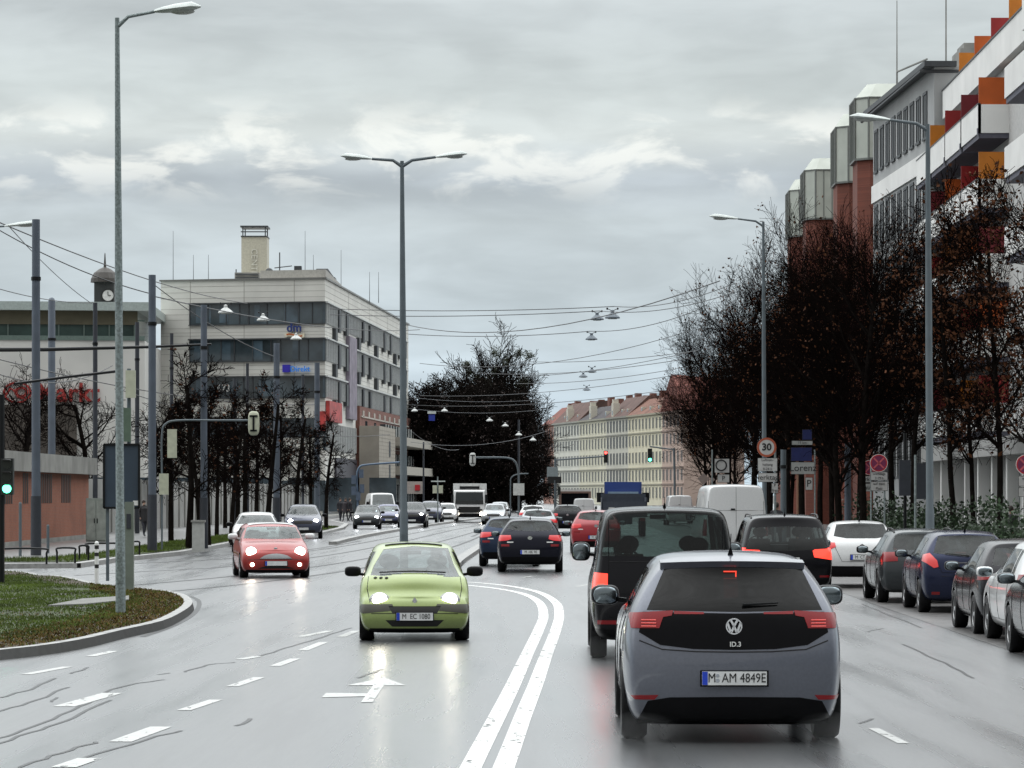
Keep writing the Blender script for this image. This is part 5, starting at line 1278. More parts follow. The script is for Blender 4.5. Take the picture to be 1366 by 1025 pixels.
mb.v = [Vector((v.x * 1.0, v.y, v.z * .75)) + c for v in mb.v]; part('logo', mb, M_redsign, T)
mb = MB(); u0, u1 = [(U(x, 0, 294).x - L0.x) / f1.u.x for x in (0, 100)]; f1.box(mb, u0 - 6, u1, 5.5, 9.9, 0, 2.2); part('canopy_block', mb, P('dark_canopy', (.07, .06, .05), .7, ns=.8, na=.4), T)
mb = MB()
for k in range(14): f1.box(mb, 3 + k * 3.6, 5.4 + k * 3.6, .6, 3.6, 0, .05)
part('shop_windows', mb, M_glz, T)
# ---------------- clock turret beyond
p = U(140, 0, 350); T = thing('clock_turret', 'dark domed clock turret with a pointed finial rising behind the shop hall', 'tower', (p.x, 350, 0))
mb = MB(); mb.box(p.x - 1.0, p.x + 1.05, 349, 351.05, 0, 24.1); part('shaft', mb, P('turret_dark', (.035, .04, .04), .6), T)
mb = MB(); mb.lathe([(1.5, 24.1), (1.45, 24.5), (1.15, 25.1), (.6, 25.5), (.15, 25.7), (.1, 26.3), (.05, 27.1), (.01, 27.2)], (p.x, 350, 0), 'z', 16); part('dome', mb, P('copper_dark', (.05, .045, .04), .5), T)
mb = MB(); mb.lathe([(.62, -.04), (.62, .04)], (p.x + .45, 348.92, 22.7), 'y', 20); ck = part('clock_face', mb, M_white, T)
mb = MB(); mb.lathe([(.66, -.03), (.66, .06), (.58, .06), (.58, -.03), (.66, -.03)], (p.x + .45, 348.86, 22.7), 'y', 20, cap=False); mb.box(p.x + .42, p.x + .48, 348.8, 348.86, 22.7, 23.1); mb.box(p.x + .45, p.x + .75, 348.8, 348.86, 22.67, 22.73); part('clock_hands', mb, M_black, ck)
# ---------------- brick kiosk building at far left
K0, K1 = Vector((-19.1, 118, 0)), Vector((-19.2, 153, 0)); K2, K3 = Vector((-27, 153, 0)), Vector((-27, 118, 0))
T = thing('brick_building', 'low red brick building with slot windows under a concrete fascia at the left edge', 'building', tuple((K0 + K2) / 2)); kf = Fac(K0, K1); kb = Fac(K3, K0)
mb = MB(); mb.prism([(p.x, p.y) for p in (K0, K1, K2, K3)], 0, 3.3); part('wall', mb, M_brickk, T)
mb = MB(); mb.prism([(p.x, p.y) for p in (kf.pt(-.3, .35, 0), kf.pt(kf.len + .3, .35, 0), kf.pt(kf.len + .3, -8.2, 0), kf.pt(-.3, -8.2, 0))], 3.0, 3.75); part('roof_slab', mb, M_conc, T)
for g0, n_ in ((3, 5), (8.6, 5), (14.0, 3), (18.3, 8), (25.5, 6)):
    for k in range(n_): slot = MB(); kf.box(slot, g0 + k * .55, g0 + k * .55 + .3, 1.75, 2.95, -.1, .015); part('slot_window', slot, M_black, T)
mb = MB(); kf.box(mb, 0, kf.len, 0, .3, 0, .05); part('plinth', mb, M_conc, T)
# cabinet beside it, long pale wall behind the trees
p = G(128, 723, .12); T = thing('metal_cabinet', 'grey-green double door metal cabinet beside the red brick building', 'cabinet', (p.x, p.y, .12))
mb = MB(); mb.box(p.x - .42, p.x + .42, p.y, p.y + .6, .12, 1.95); part('housing', mb, P('cabinet_green', (.30, .34, .31), .5, ns=3, na=.2), T)
for sg in (-1, 1):
    mb = MB(); mb.box(*sorted((p.x + sg * .02, p.x + sg * .39)), p.y - .025, p.y - .003, .2, 1.85); d_ = part('door', mb, P('cabinet_door', (.34, .38, .35), .45, ns=3, na=.25), T)
    mb = MB(); mb.box(*sorted((p.x + sg * .04, p.x + sg * .08)), p.y - .045, p.y - .025, .9, 1.1); part('handle', mb, M_dark, d_)
T = thing('site_wall', 'long pale panelled wall behind the row of trunks on the left', 'wall', (-20, 200, .12))
w0, w1 = Vector((-21.5, 160, 0)), Vector((-17.6, 300, 0)); wf = Fac(w0, w1)
mb = MB(); wf.box(mb, 0, wf.len, .1, 2.9, -.25, 0); part('panels', mb, P('wall_panel', (.33, .335, .32), .7, ns=.4, na=.2), T)
mb = MB(); u = 0
while u < wf.len: wf.box(mb, u, u + .16, .1, 2.95, 0, .08); u += 2.8
part('posts', mb, M_conc, T)
p = G(264, 737, .12); T = thing('service_cabinet', 'small pale street cabinet among the tree trunks on the grass strip', 'cabinet', (p.x, p.y, .13))
mb = MB(); mb.box(p.x - .2, p.x + .2, p.y, p.y + .35, .13, 1.15); part('housing', mb, P('cabinet_pale', (.42, .43, .41), .5), T); mb = MB(); mb.box(p.x - .24, p.x + .24, p.y - .04, p.y + .39, 1.15, 1.22); part('lid', mb, M_conc, T)

# ---------------- right: balcony block
M_pan = {n: P('panel_' + n, c, .5, ns=2, na=.1) for n, c in dict(orange=(.46, .085, .006), amber=(.50, .16, .008), red=(.26, .010, .010), maroon=(.15, .008, .014)).items()}
r0, r1 = W(18.25, 92), W(18.25, 155.5)
T = thing('apartment_building', 'white apartment block with stepped balconies and orange and red panels, right edge', 'building', tuple((r0 + r1) / 2))
rf = Fac(r1, r0)     # outward normal must point to -X
def rb(mb, s0, s1, z0, z1, d0, d1): return mb.hexa([W(d0, s0, z0), W(d1, s0, z0), W(d1, s1, z0), W(d0, s1, z0), W(d0, s0, z1), W(d1, s0, z1), W(d1, s1, z1), W(d0, s1, z1)])
mb = MB(); rb(mb, 92, 155.5, 0, 19.6, 18.25, 32); part('wall', mb, P('facade_offwhite', (.50, .50, .49), .75), T)
mb = MB(); rb(mb, 127.5, 156, 19.55, 20.75, 17.9, 18.1); rb(mb, 155.6, 156, 19.55, 20.75, 18.1, 24); rb(mb, 127.5, 156, 19.45, 19.55, 17.9, 20); part('terrace_parapet', mb, M_rwhite, T)
mb = MB(); rb(mb, 127.5, 156.1, 20.75, 20.82, 17.86, 18.14); part('parapet_cap', mb, M_mull, T)
seq = ['amber', 'red', 'maroon', 'orange']; bays = [135.7, 141.6, 147.4, 153.3]; cols = {}
lv = [17.8, 14.8, 11.8, 8.8, 5.8]
pick = [['orange', 'amber', 'maroon', 'orange', 'red'], ['maroon', 'red', 'orange', 'red', 'amber'], ['red', 'orange', 'amber', 'maroon', 'orange'], ['amber', 'maroon', 'red', 'orange', 'maroon']]
for bi, s0 in enumerate(bays):
    for li, z in enumerate(lv):
        zz = z; ext_ = 17.0
        mb = MB(); rb(mb, s0, s0 + .12, zz - 1.15, zz, ext_, 18.25); rb(mb, s0, s0 + 5.6, zz - 1.15, zz, ext_, ext_ + .12)
        rb(mb, s0 + 5.48, s0 + 5.6, zz - 1.15, zz, ext_ + .12, 18.25); bo = part('balcony', mb, M_rwhite, T)
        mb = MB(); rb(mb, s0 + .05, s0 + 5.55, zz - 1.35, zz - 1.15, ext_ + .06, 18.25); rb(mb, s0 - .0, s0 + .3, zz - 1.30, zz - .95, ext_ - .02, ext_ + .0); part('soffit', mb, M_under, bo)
        mb = MB(); rb(mb, s0 + .12, s0 + .2, zz, zz + 1.1, ext_ + .04, 18.25); part('divider', mb, M_pan[pick[bi][li]], bo)
        mb = MB(); rb(mb, s0 - .02, s0 + 5.62, zz, zz + .05, ext_ - .02, ext_ + .1); part('handrail', mb, M_mull, bo)
        mb = MB(); rb(mb, s0 + .8, s0 + 5.0, zz - 1.1, zz + 1.2, 18.2, 18.24); part('balcony_door', mb, M_glz, bo)
for s0, c in zip((128.5, 133.5, 139, 144.5, 150), ('red', 'amber', 'red', 'orange', 'amber')):
    mb = MB(); rb(mb, s0, s0 + .1, 20.75, 21.75, 17.95, 20.2); part('terrace_divider', mb, M_pan[c], T)
# near wing, one storey higher, blue-grey window
mb = MB(); rb(mb, 92, 127.3, 19.6, 25.5, 17.6, 32); part('near_wing', mb, M_rwhite, T)
mb = MB(); rb(mb, 110, 127.35, 0, 19.6, 17.9, 18.3); part('wing_wall', mb, M_rwhite, T)
mb = MB(); rb(mb, 121, 123, 21.6, 23.4, 17.55, 17.62); rb(mb, 113, 117, 21.6, 23.4, 17.55, 17.62); part('window', mb, M_glz2, T)
for s0 in (109.6, 115.6, 121.6):
    for li, z in enumerate(lv[:-1]):
        zz = z + .35; mb = MB(); rb(mb, s0, s0 + 5.4, zz - 1.15, zz, 16.9, 17.02); rb(mb, s0, s0 + .12, zz - 1.15, zz, 17.02, 17.9); bo = part('balcony', mb, M_rwhite, T)
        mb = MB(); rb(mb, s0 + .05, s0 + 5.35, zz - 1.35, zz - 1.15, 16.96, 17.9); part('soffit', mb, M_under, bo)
        mb = MB(); rb(mb, s0 + .12, s0 + .2, zz, zz + 1.1, 16.94, 17.9); part('divider', mb, M_pan[seq[(li + int(s0)) % 4]], bo)
# ground floor arcade: white pillars, canopy, shop glass
for s0 in np.arange(94, 156, 4.4): mb = MB(); rb(mb, s0, s0 + .45, .12, 3.6, 17.3, 17.75); part('arcade_pillar', mb, M_rwhite, T)
mb = MB(); rb(mb, 92, 156, 3.6, 4.3, 16.9, 18.25); part('arcade_canopy', mb, P('canopy_grey', (.40, .40, .39), .6), T)
mb = MB(); rb(mb, 93, 155, .9, 3.5, 18.19, 18.22); g_ = part('shop_glazing', mb, M_glz, T)
mb = MB()
for s0 in np.arange(93, 155, 1.2): rb(mb, s0, s0 + .12, .9, 3.5, 18.12, 18.19)
part('frame', mb, M_rwhite, g_)
# ---------------- grey office slab behind it
g0, g1 = Vector((19.55, 156.2, 0)), Vector((18.9, 176.5, 0))
T = thing('grey_building', 'grey rendered block with tall narrow windows between the balcony block and the brick towers', 'building', (22, 166, 0)); gf = Fac(g1, g0)
mb = MB(); mb.prism([(g0.x, g0.y), (32, 156.2), (32, 176.5), (g1.x, g1.y)], 0, 21.9); part('wall', mb, M_rend, T)
mb = MB(); gf.box(mb, -.3, gf.len + .3, 21.9, 22.15, -1.0, .5); mb.tube([gf.pt(0, .6, 21.6), gf.pt(gf.len, .6, 21.7), gf.pt(gf.len + .1, -5, 21.7)], .08, 6); part('roof_edge', mb, M_mull, T)
for z, h_ in ((18.9, 2.0), (15.0, 2.0), (12.0, 2.0), (9, 2.0), (6, 2.0), (3, 1.8)): win_grid(gf, T, M_glz3, [1.3 + 2.05 * i for i in range(9)], [z], 1.05, h_, out=.02, frame=M_mull)
mb = MB(); gf.box(mb, 0, gf.len, 17.3, 18.2, 0, .1); part('white_band', mb, M_rwhite, T)
mb = MB(); mb.box(21, 23.5, 158, 161, 21.9, 23.0); mb.box(21.2, 23.3, 158.3, 160.7, 23, 23.3); mb.tube([(20.2, 157, 22.1), (20.2, 157, 30)], [.04, .02], 4); mb.tube([(24.2, 157, 22.1), (24.2, 157, 31)], [.04, .02], 4)
mb.tube([(19.4, 170, 22.1), (19.4, 170, 23.4), (20.3, 165, 23.4)], .05, 5); mb.tube([(19.4, 170, 22.1), (19.4, 170, 27)], [.04, .02], 4); part('roof_plant', mb, M_conc, T)
# ---------------- brick stair towers with metal heads
M_rib = P('ribbed_metal', (.46, .49, .44), .45, metal=.2, ns=.8)
T = thing('brick_tower_building', 'red brick block with stair towers under pale ribbed metal heads', 'building', tuple(W(22, 235)))
mb = MB(); rb(mb, 178, 300, 0, 17.5, 19.5, 34); part('wall', mb, M_brick, T)
for z in (8.2, 11.4, 14.6):
    for s0 in np.arange(182, 296, 5): mb = MB(); rb(mb, s0, s0 + 2.2, z - .9, z + .6, 19.44, 19.52); part('window', mb, M_glz, T)
def tower(s0, d0, wd, ztop, zcap, ch=.7, dep=4.5):
    oc = [(d0 + ch, s0), (d0 + wd - ch, s0), (d0 + wd, s0 + ch), (d0 + wd, s0 + dep - ch), (d0 + wd - ch, s0 + dep), (d0 + ch, s0 + dep), (d0, s0 + dep - ch), (d0, s0 + ch)]
    oc = [(W(a, b).x, b) for a, b in oc]
    mb = MB(); mb.prism(oc, 0, zcap); tb = part('stair_tower', mb, M_brick, T)
    cx_, cy_ = sum(p[0] for p in oc) / 8, sum(p[1] for p in oc) / 8; bigg = [(cx_ + (x - cx_) * 1.06, cy_ + (y - cy_) * 1.06) for x, y in oc]; n = 8
    mb = MB(); mb.prism(bigg, zcap, ztop - .9); top = [(cx_ + (x - cx_) * .72, cy_ + (y - cy_) * .72) for x, y in oc]
    mb.add([(x, y, ztop - .9) for x, y in bigg] + [(x, y, ztop) for x, y in top], [(i, (i + 1) % n, n + (i + 1) % n, n + i) for i in range(n)] + [tuple(range(n, 2 * n))]); hd = part('metal_head', mb, M_rib, tb)
    mb = MB()
    for i in range(n):
        a, b = Vector((*bigg[i], 0)), Vector((*bigg[(i + 1) % n], 0)); m_ = max(1, int((b - a).length / .55))
        for k in range(m_):
            p = a + (b - a) * (k / m_); o_ = (p - Vector((cx_, cy_, 0))).normalized() * .03; mb.tube([p + o_ + Vector((0, 0, zcap)), p + o_ + Vector((0, 0, ztop - .9))], .028 if k else .06, 4)
    mb.prism([(cx_ + (x - cx_) * 1.02, cy_ + (y - cy_) * 1.02) for x, y in bigg], ztop - .95, ztop - .86); mb.prism([(cx_ + (x - cx_) * 1.02, cy_ + (y - cy_) * 1.02) for x, y in bigg], zcap - .06, zcap + .06); part('head_ribs', mb, P('rib_dark', (.16, .17, .16), .5, metal=.3), tb)
for i, (px, py, pc, s0, wd) in enumerate(((1145, 110, 212, 200, 4.4), (1118, 150, 243, 214, 3.2), (1076, 210, 292, 240, 3.6), (1055, 238, 315, 256, 3.0))):
    d0 = (px - 741) * s0 / F; tower(s0, d0, wd, CAMH + (HY - py) * s0 / F, CAMH + (HY - pc) * s0 / F)
# ---------------- far row of old town houses
h0, h1 = Vector((9.6 - 7.0, 813, 0)), Vector((29.3, 667, 0)); hf_all = Fac(Vector((9.6, 774, 0)), Vector((33.5, 644, 0)))
def hp(px):        # u on that facade under photo x
    t = (px - HX) / F; return (t * hf_all.p.y - hf_all.p.x) / (hf_all.u.x - t * hf_all.u.y)
hx = [725, 738.6, 773, 809, 838, 883, 912]
hcol = [('pink', (.42, .23, .18)), ('cream', (.66, .66, .59)), ('yellow', (.68, .66, .53)), ('ivory', (.54, .53, .46)), ('butter', (.68, .64, .49)), ('rose', (.50, .38, .32))]
hlab = ['pink-red narrow town house half hidden by the far trees', 'cream town house with dense dark window rows, left in the far row', 'pale yellow town house with two white roof gables in the far row', 'ivory town house behind the hanging red traffic light', 'butter yellow town house behind the hanging green traffic light', 'town house with red gabled roof at the right end of the far row']
M_roofb = P('roof_slate', (.05, .045, .05), .8, ns=.6, na=.3); M_roofm = P('roof_tile_mixed', (.17, .075, .05), .8, ns=.6, na=.4)
M_roof = P('roof_tile_brown', (.10, .055, .045), .8, ns=.6, na=.3); M_roofr = P('roof_tile_red', (.18, .060, .045), .8, ns=.6, na=.25)
for i in range(6):
    u0, u1 = hp(hx[i]), hp(hx[i + 1]); ph = hf_all.pt((u0 + u1) / 2, 0, 0)
    T = thing('town_house', hlab[i], 'house', tuple(ph), group='old town houses across the end of the road')
    H_ = 18.0; mw = P('render_' + hcol[i][0], hcol[i][1], .8, ns=.2, na=.08)
    mb = MB(); hf_all.box(mb, u0 + .02, u1 - .02, 0, H_, -12, 0); part('wall', mb, mw, T)
    mb = MB(); hf_all.box(mb, u0, u1, H_, H_ + .35, -.2, .5)
    for z in (4.0, 7.3, 14.4): hf_all.box(mb, u0, u1, z, z + .28, 0, .22)
    part('cornice', mb, P('cornice_' + hcol[i][0], tuple(c * .5 for c in hcol[i][1]), .8), T)
    mb = MB(); rr_ = H_ + .35; top_ = 22.3 if i < 5 else 24.5
    top_ += (0, .6, -.9, .3, -.5, 0)[i]
    if i < 5: mb.hexa([hf_all.pt(u0, .3, rr_), hf_all.pt(u1, .3, rr_), hf_all.pt(u1, -12, rr_), hf_all.pt(u0, -12, rr_), hf_all.pt(u0, -4.4, top_), hf_all.pt(u1, -4.4, top_), hf_all.pt(u1, -7, top_), hf_all.pt(u0, -7, top_)])
    else: mb.hexa([hf_all.pt(u0 - .5, .3, rr_), hf_all.pt(u1 + .5, .3, rr_), hf_all.pt(u1 + .5, -12, rr_), hf_all.pt(u0 - .5, -12, rr_), hf_all.pt((u0 + u1) / 2 - .3, .3, top_ + 1.0), hf_all.pt((u0 + u1) / 2 + .3, .3, top_ + 1.0), hf_all.pt((u0 + u1) / 2 + .3, -12, top_), hf_all.pt((u0 + u1) / 2 - .3, -12, top_)])
    ro = part('roof', mb, (M_roofr, M_roof, M_roofb, M_roof, M_roofm, M_roofr)[i], T)
    mb = MB()
    for k in range(3): uu = u0 + (u1 - u0) * (.15 + .33 * k) + random.uniform(-.5, .5); hf_all.box(mb, uu, uu + random.uniform(1.2, 2.4), 20.5, 23.2 + random.uniform(-.4, .5), -6.6, -5.4)
    part('chimney', mb, M_brick2, ro)
    for k in range(3 if i in (1, 3, 4) else 2):
        if i == 5: break
        uu = u0 + (u1 - u0) * ((.3, .55, .8)[k] if i != 2 else (.42, .85)[k]); big_ = (i, k) in ((1, 1), (2, 0), (3, 0))
        mb = MB(); wd, hh = (2.0, 3.0) if big_ else (1.3, 1.6); hf_all.box(mb, uu - wd / 2, uu + wd / 2, rr_, rr_ + hh, -1.3 if big_ else -1.8, .1 if big_ else -.8)
        if big_: hf_all.box(mb, uu - wd * .32, uu + wd * .32, rr_ + hh, rr_ + hh + .8, -1.1, 0)
        dm_ = part('dormer', mb, P('dormer_pale', (.55, .52, .44), .7), ro); mb = MB(); hf_all.box(mb, uu - .45, uu + .45, rr_ + .5, rr_ + 1.4, -.78 if not big_ else .11, -.75 if not big_ else .14); part('dormer_window', mb, M_glz, dm_)
    nW = max(3, int((u1 - u0) / (3.0 if i else 2.6))); du = (u1 - u0) / nW
    win_grid(hf_all, T, M_glz3, [u0 + du * (k + .5) for k in range(nW)], [15.3, 11.9, 8.5, 4.9, 1.4], min(1.35 if i != 1 else 1.6, du * .52), 2.15, out=.03, frame=mw if i != 3 else M_conc)
# ------------------------------------------------------------------ trees
class TreeGen:
    def __init__(s, seed): s.r = random.Random(seed); s.th = []; s.tw = []; s.leafp = []
    def seg(s, a, b, ra, rb): (s.th if ra > .022 else s.tw).append((a, b, ra, rb))
    def branch(s, p, d, ln, r, lvl, P_):
        n = P_['n'][lvl]; step = ln / n; pts = [p]; rad = [r]
        for i in range(n):
            j = P_['wob'][lvl]; d = (d + Vector((s.r.gauss(0, j), s.r.gauss(0, j), s.r.gauss(0, j) + P_['up'][lvl]))).normalized()
            q = pts[-1] + d * step; r2 = r * (1 - .75 * (i + 1) / n) if lvl else r * (1 - .55 * (i + 1) / n)
            s.seg(pts[-1], q, rad[-1], max(r2, P_['rmin'])); pts.append(q); rad.append(max(r2, P_['rmin']))
            if lvl + 1 < len(P_['n']):
                k = P_['kids'][lvl]
                t0 = P_['start'][lvl]
                if (i + 1) / n >= t0:
                    for _ in range(k if isinstance(k, int) else s.r.choice(k)):
                        a = s.r.uniform(0, 2 * PI); ang = R(s.r.uniform(*P_['ang'][lvl])); ref = d.orthogonal().normalized(); ref.rotate(Quaternion(d, a))
                        nd_ = (d * math.cos(ang) + ref * math.sin(ang)).normalized(); f = s.r.uniform(.7, 1.15) * (1 - P_['taper'][lvl] * (i + 1) / n)
                        s.branch(q if s.r.random() < .5 else pts[-2] + (q - pts[-2]) * s.r.random(), nd_, ln * P_['len'][lvl] * f if lvl else P_['l1'] * f, max(rad[-1] * P_['rr'], P_['rmin']), lvl + 1, P_)
        if lvl + 1 == len(P_['n']) and s.r.random() < P_['leaf']: s.leafp.append(pts[-1])
def segs_mesh(name, segs, n=3):
    if not segs: return None
    A = np.array([tuple(a) for a, b, _, _ in segs]); B = np.array([tuple(b) for a, b, _, _ in segs]); ra = np.array([q[2] for q in segs]); rb_ = np.array([q[3] for q in segs])
    d = B - A; L = np.linalg.norm(d, axis=1, keepdims=True) + 1e-9; d /= L
    ref = np.where(np.abs(d[:, 2:3]) < .9, [[0, 0, 1.]], [[1., 0, 0]]); u = np.cross(d, ref); u /= np.linalg.norm(u, axis=1, keepdims=True) + 1e-9; v = np.cross(d, u)
    m = len(segs); V = np.zeros((m, 2 * n, 3))
    for k in range(n):
        t = 2 * PI * k / n; o = u * math.cos(t) + v * math.sin(t); V[:, k] = A + o * ra[:, None]; V[:, n + k] = B + o * rb_[:, None]
    base = (np.arange(m) * 2 * n)[:, None]
    Fq = np.concatenate([base + np.array([[k, (k + 1) % n, n + (k + 1) % n, n + k]]) for k in range(n)], axis=1).reshape(-1, 4)
    me = bpy.data.meshes.new(name); me.vertices.add(m * 2 * n); me.vertices.foreach_set('co', V.reshape(-1)); nf = len(Fq)
    me.loops.add(nf * 4); me.loops.foreach_set('vertex_index', Fq.reshape(-1).astype(np.int32)); me.polygons.add(nf); me.polygons.foreach_set('loop_start', (np.arange(nf) * 4).astype(np.int32)); me.update(calc_edges=True); return me
def leaves_mesh(name, pts, per, size, spread, seed=1):
    r = np.random.default_rng(seed); P0 = np.repeat(np.array([tuple(p) for p in pts]), per, axis=0) + r.normal(0, spread, (len(pts) * per, 3)); n = len(P0)
    a = r.normal(size=(n, 3)); a /= np.linalg.norm(a, axis=1, keepdims=True); b = np.cross(a, r.normal(size=(n, 3))); b /= np.linalg.norm(b, axis=1, keepdims=True) + 1e-9
    sz = size * r.uniform(.6, 1.3, (n, 1)); V = np.stack([P0 - a * sz, P0 + b * sz * .6, P0 + a * sz, P0 - b * sz * .6], axis=1).reshape(-1, 3)
    me = bpy.data.meshes.new(name); me.from_pydata(V.tolist(), [], (np.arange(n * 4).reshape(-1, 4)).tolist()); return me
def make_tree(key, label, cat, P_, seed, leaf=None, group=None, extra=None):
    g = TreeGen(seed); T = thing(key, label, cat, group=group)
    g.branch(Vector((0, 0, -.1)), Vector((g.r.gauss(0, .02), g.r.gauss(0, .02), 1)).normalized(), P_['h'], P_['r'], 0, P_)
    th = segs_mesh('trunk', g.th, 6); th.materials.append(P_.get('bark', M_bark)); o = bpy.data.objects.new('trunk', th); C.objects.link(o); o.parent = T; th.polygons.foreach_set('use_smooth', [True] * len(th.polygons))
    tw = segs_mesh('crown', g.tw, 3)
    if tw: tw.materials.append(P_.get('twig', M_twig)); o = bpy.data.objects.new('crown', tw); C.objects.link(o); o.parent = T
    if leaf and g.leafp:
        lm = leaves_mesh('leaves', g.leafp, leaf[0], leaf[1], leaf[2], seed); lm.materials.append(leaf[3]); q = bpy.data.objects.new('leaves', lm); C.objects.link(q); q.parent = T
    if extra: extra(T, g)
    return T, g
P_right = dict(h=10.6, r=.17, n=[11, 6, 4, 3], wob=[.035, .10, .16, .2], up=[.05, .08, .07, .07], kids=[3, [2, 3], [2, 3]], start=[.33, .15, .0], ang=[(32, 68), (22, 50), (22, 55)], taper=[.28, .25, .2], len=[0, .54, .62], l1=4.9, rr=.50, rmin=.0082, leaf=.30)
vars_ = []
for i in range(3):
    P2 = dict(P_right); P2['leaf'] = (.05, .02, .12)[i]; P2['start'] = [(.34, .24, .28)[i], .12, .0]
    T, g = make_tree('street_tree', 'street tree with a few rust-brown leaves left in its crown', 'tree', P2, 11 + i, leaf=(3, .075, .12, M_leaf), group='bare trees along the right pavement')
    vars_.append(T)
Tslim = dict(P_right); Tslim.update(h=9.5, r=.11, l1=3.0, kids=[2, 2, [2, 3]], leaf=.16, ang=[(30, 60), (25, 55), (25, 60)])
slim, _ = make_tree('young_street_tree', 'x', 'tree', Tslim, 31, leaf=(4, .075, .12, M_leaf), group='bare trees along the right pavement')
rows = [(10.6, s_) for s_ in (116, 128, 141, 154, 168, 184, 201, 220, 241)] + [(14.6, s_) for s_ in (146, 159, 174, 190, 208, 228, 250, 276)]
first = [True] * 3; rt = random.Random(5)
nm = ['nearest bare tree of the kerbside row, left of the tall lamp post on the right', 'bare tree in the dense dark row beside the large white van',]
for i, (d, s_) in enumerate(rows):
    v = i % 3; sc = (.93, .94, .96, .99, 1.04, 1.10, 1.10, 1.05, .98)[i] if i < 9 else rt.uniform(.95, 1.1)
    lab = ('bare tree in the dense dark kerbside row on the right' if d < 12 else 'bare tree behind the kerbside row, nearer the brick towers')
    if i == 0: lab = 'nearest of the tall bare kerbside trees, just left of the right-hand tall lamp post'
    t = dup(vars_[v], label=lab) if not first[v] else vars_[v]; first[v] = False
    ORD = 'first second third fourth fifth sixth seventh eighth ninth tenth eleventh twelfth thirteenth fourteenth fifteenth sixteenth'.split()
    if i: lab = (ORD[i] + ' bare tree of the kerbside row, counted back from the right-hand tall lamp post') if d < 12 else (ORD[i - 9] + ' bare tree of the second row behind the kerbside trees, counted from the near end')
    t['label'] = lab
    t.location = W(d + rt.uniform(-.3, .3), s_ + rt.uniform(-2, 2), .12); t.rotation_euler = (0, 0, rt.uniform(0, 6.28)); xy = sc * (.90 if s_ < 170 or d > 12 else .84 if s_ < 195 else .82); t.scale = (xy, xy, sc * .945)
sl = [(1336, 100, 1.0, 'slender young tree in front of the white arcade at the right edge'), (1273, 112, 1.0, 'slender young tree right of the tall lamp post, in front of the orange balconies'), (1216, 124, 1.05, 'slender young tree just left of the tall lamp post behind the hedge'), (1372, 92, .95, 'young tree whose branches reach in from the right edge'), (1300, 122, .9, 'thin young tree close to the pillars of the white arcade')]
for i, (px, s_, sc, lab) in enumerate(sl):
    t = slim if i == 0 else dup(slim); t['label'] = lab; t.location = ((px - HX) * s_ / F, s_, .12); t.rotation_euler = (0, 0, i * 1.7); t.scale = (sc,) * 3
# left row of clipped trees
P_left = dict(h=5.6, r=.13, n=[9, 4, 4, 3], wob=[.02, .12, .18, .2], up=[.05, .05, .04, .0], kids=[2, 2, [2, 3]], start=[.42, .0, .0], ang=[(40, 75), (30, 60), (30, 60)], taper=[.4, .2, .2], len=[0, .55, .5], l1=1.9, rr=.45, rmin=.011, leaf=.03)
lv_ = [make_tree('clipped_tree', 'x', 'tree', P_left, 51 + i, leaf=(2, .07, .1, M_leaf), group='row of small bare trees on the left grass strip')[0] for i in range(2)]
k = 0
for d, ss_ in ((-13.3, (124, 131, 138, 146, 154, 163, 172, 182, 193)), (-16.0, (140, 150, 160, 171, 182, 194)), (-19.4, (170, 184, 200))):
    for s_ in ss_:
        t = lv_[k] if k < 2 else dup(lv_[k % 2]); lab = 'small bare clipped tree in the front row on the left grass strip' if d > -14 else 'small bare tree behind the front row, before the pale wall'
        t['label'] = (ORD[ss_.index(s_)] + (' small bare tree of the front row on the left grass strip' if d > -14 else ' small bare tree of the middle row before the pale wall' if d > -18 else ' small bare tree of the rear row before the pale wall')); t.location = W(d + rt.uniform(-.2, .2), s_, .12); t.rotation_euler = (0, 0, rt.uniform(0, 6)); sc = rt.uniform(.92, 1.12); t.scale = (sc, sc, sc); k += 1
# two spreading trees by the shop hall at far left
P_spr = dict(h=7.0, r=.22, n=[6, 6, 4, 3], wob=[.05, .12, .18, .2], up=[.05, .05, .03, .0], kids=[3, 2, 2], start=[.4, .1, .0], ang=[(40, 75), (30, 60), (30, 60)], taper=[.3, .2, .2], len=[0, .5, .5], l1=4.2, rr=.5, rmin=.012, leaf=0)
sp1, _ = make_tree('spreading_tree', 'dark spreading bare tree behind the red brick building at the left edge', 'tree', P_spr, 71); sp1.location = (U(32, 0, 172).x, 172, 0)
sp2 = dup(sp1, label='dark spreading bare tree between the brick building and the tall signboard'); sp2.location = (U(118, 0, 182).x, 182, 0); sp2.rotation_euler = (0, 0, 2.2)
sp3 = dup(sp1, label='spreading bare tree just right of the tall signboard, before the office block'); sp3.location = (U(205, 0, 190).x, 190, 0); sp3.rotation_euler = (0, 0, 4.1); sp3.scale = (.9, .9, .9)
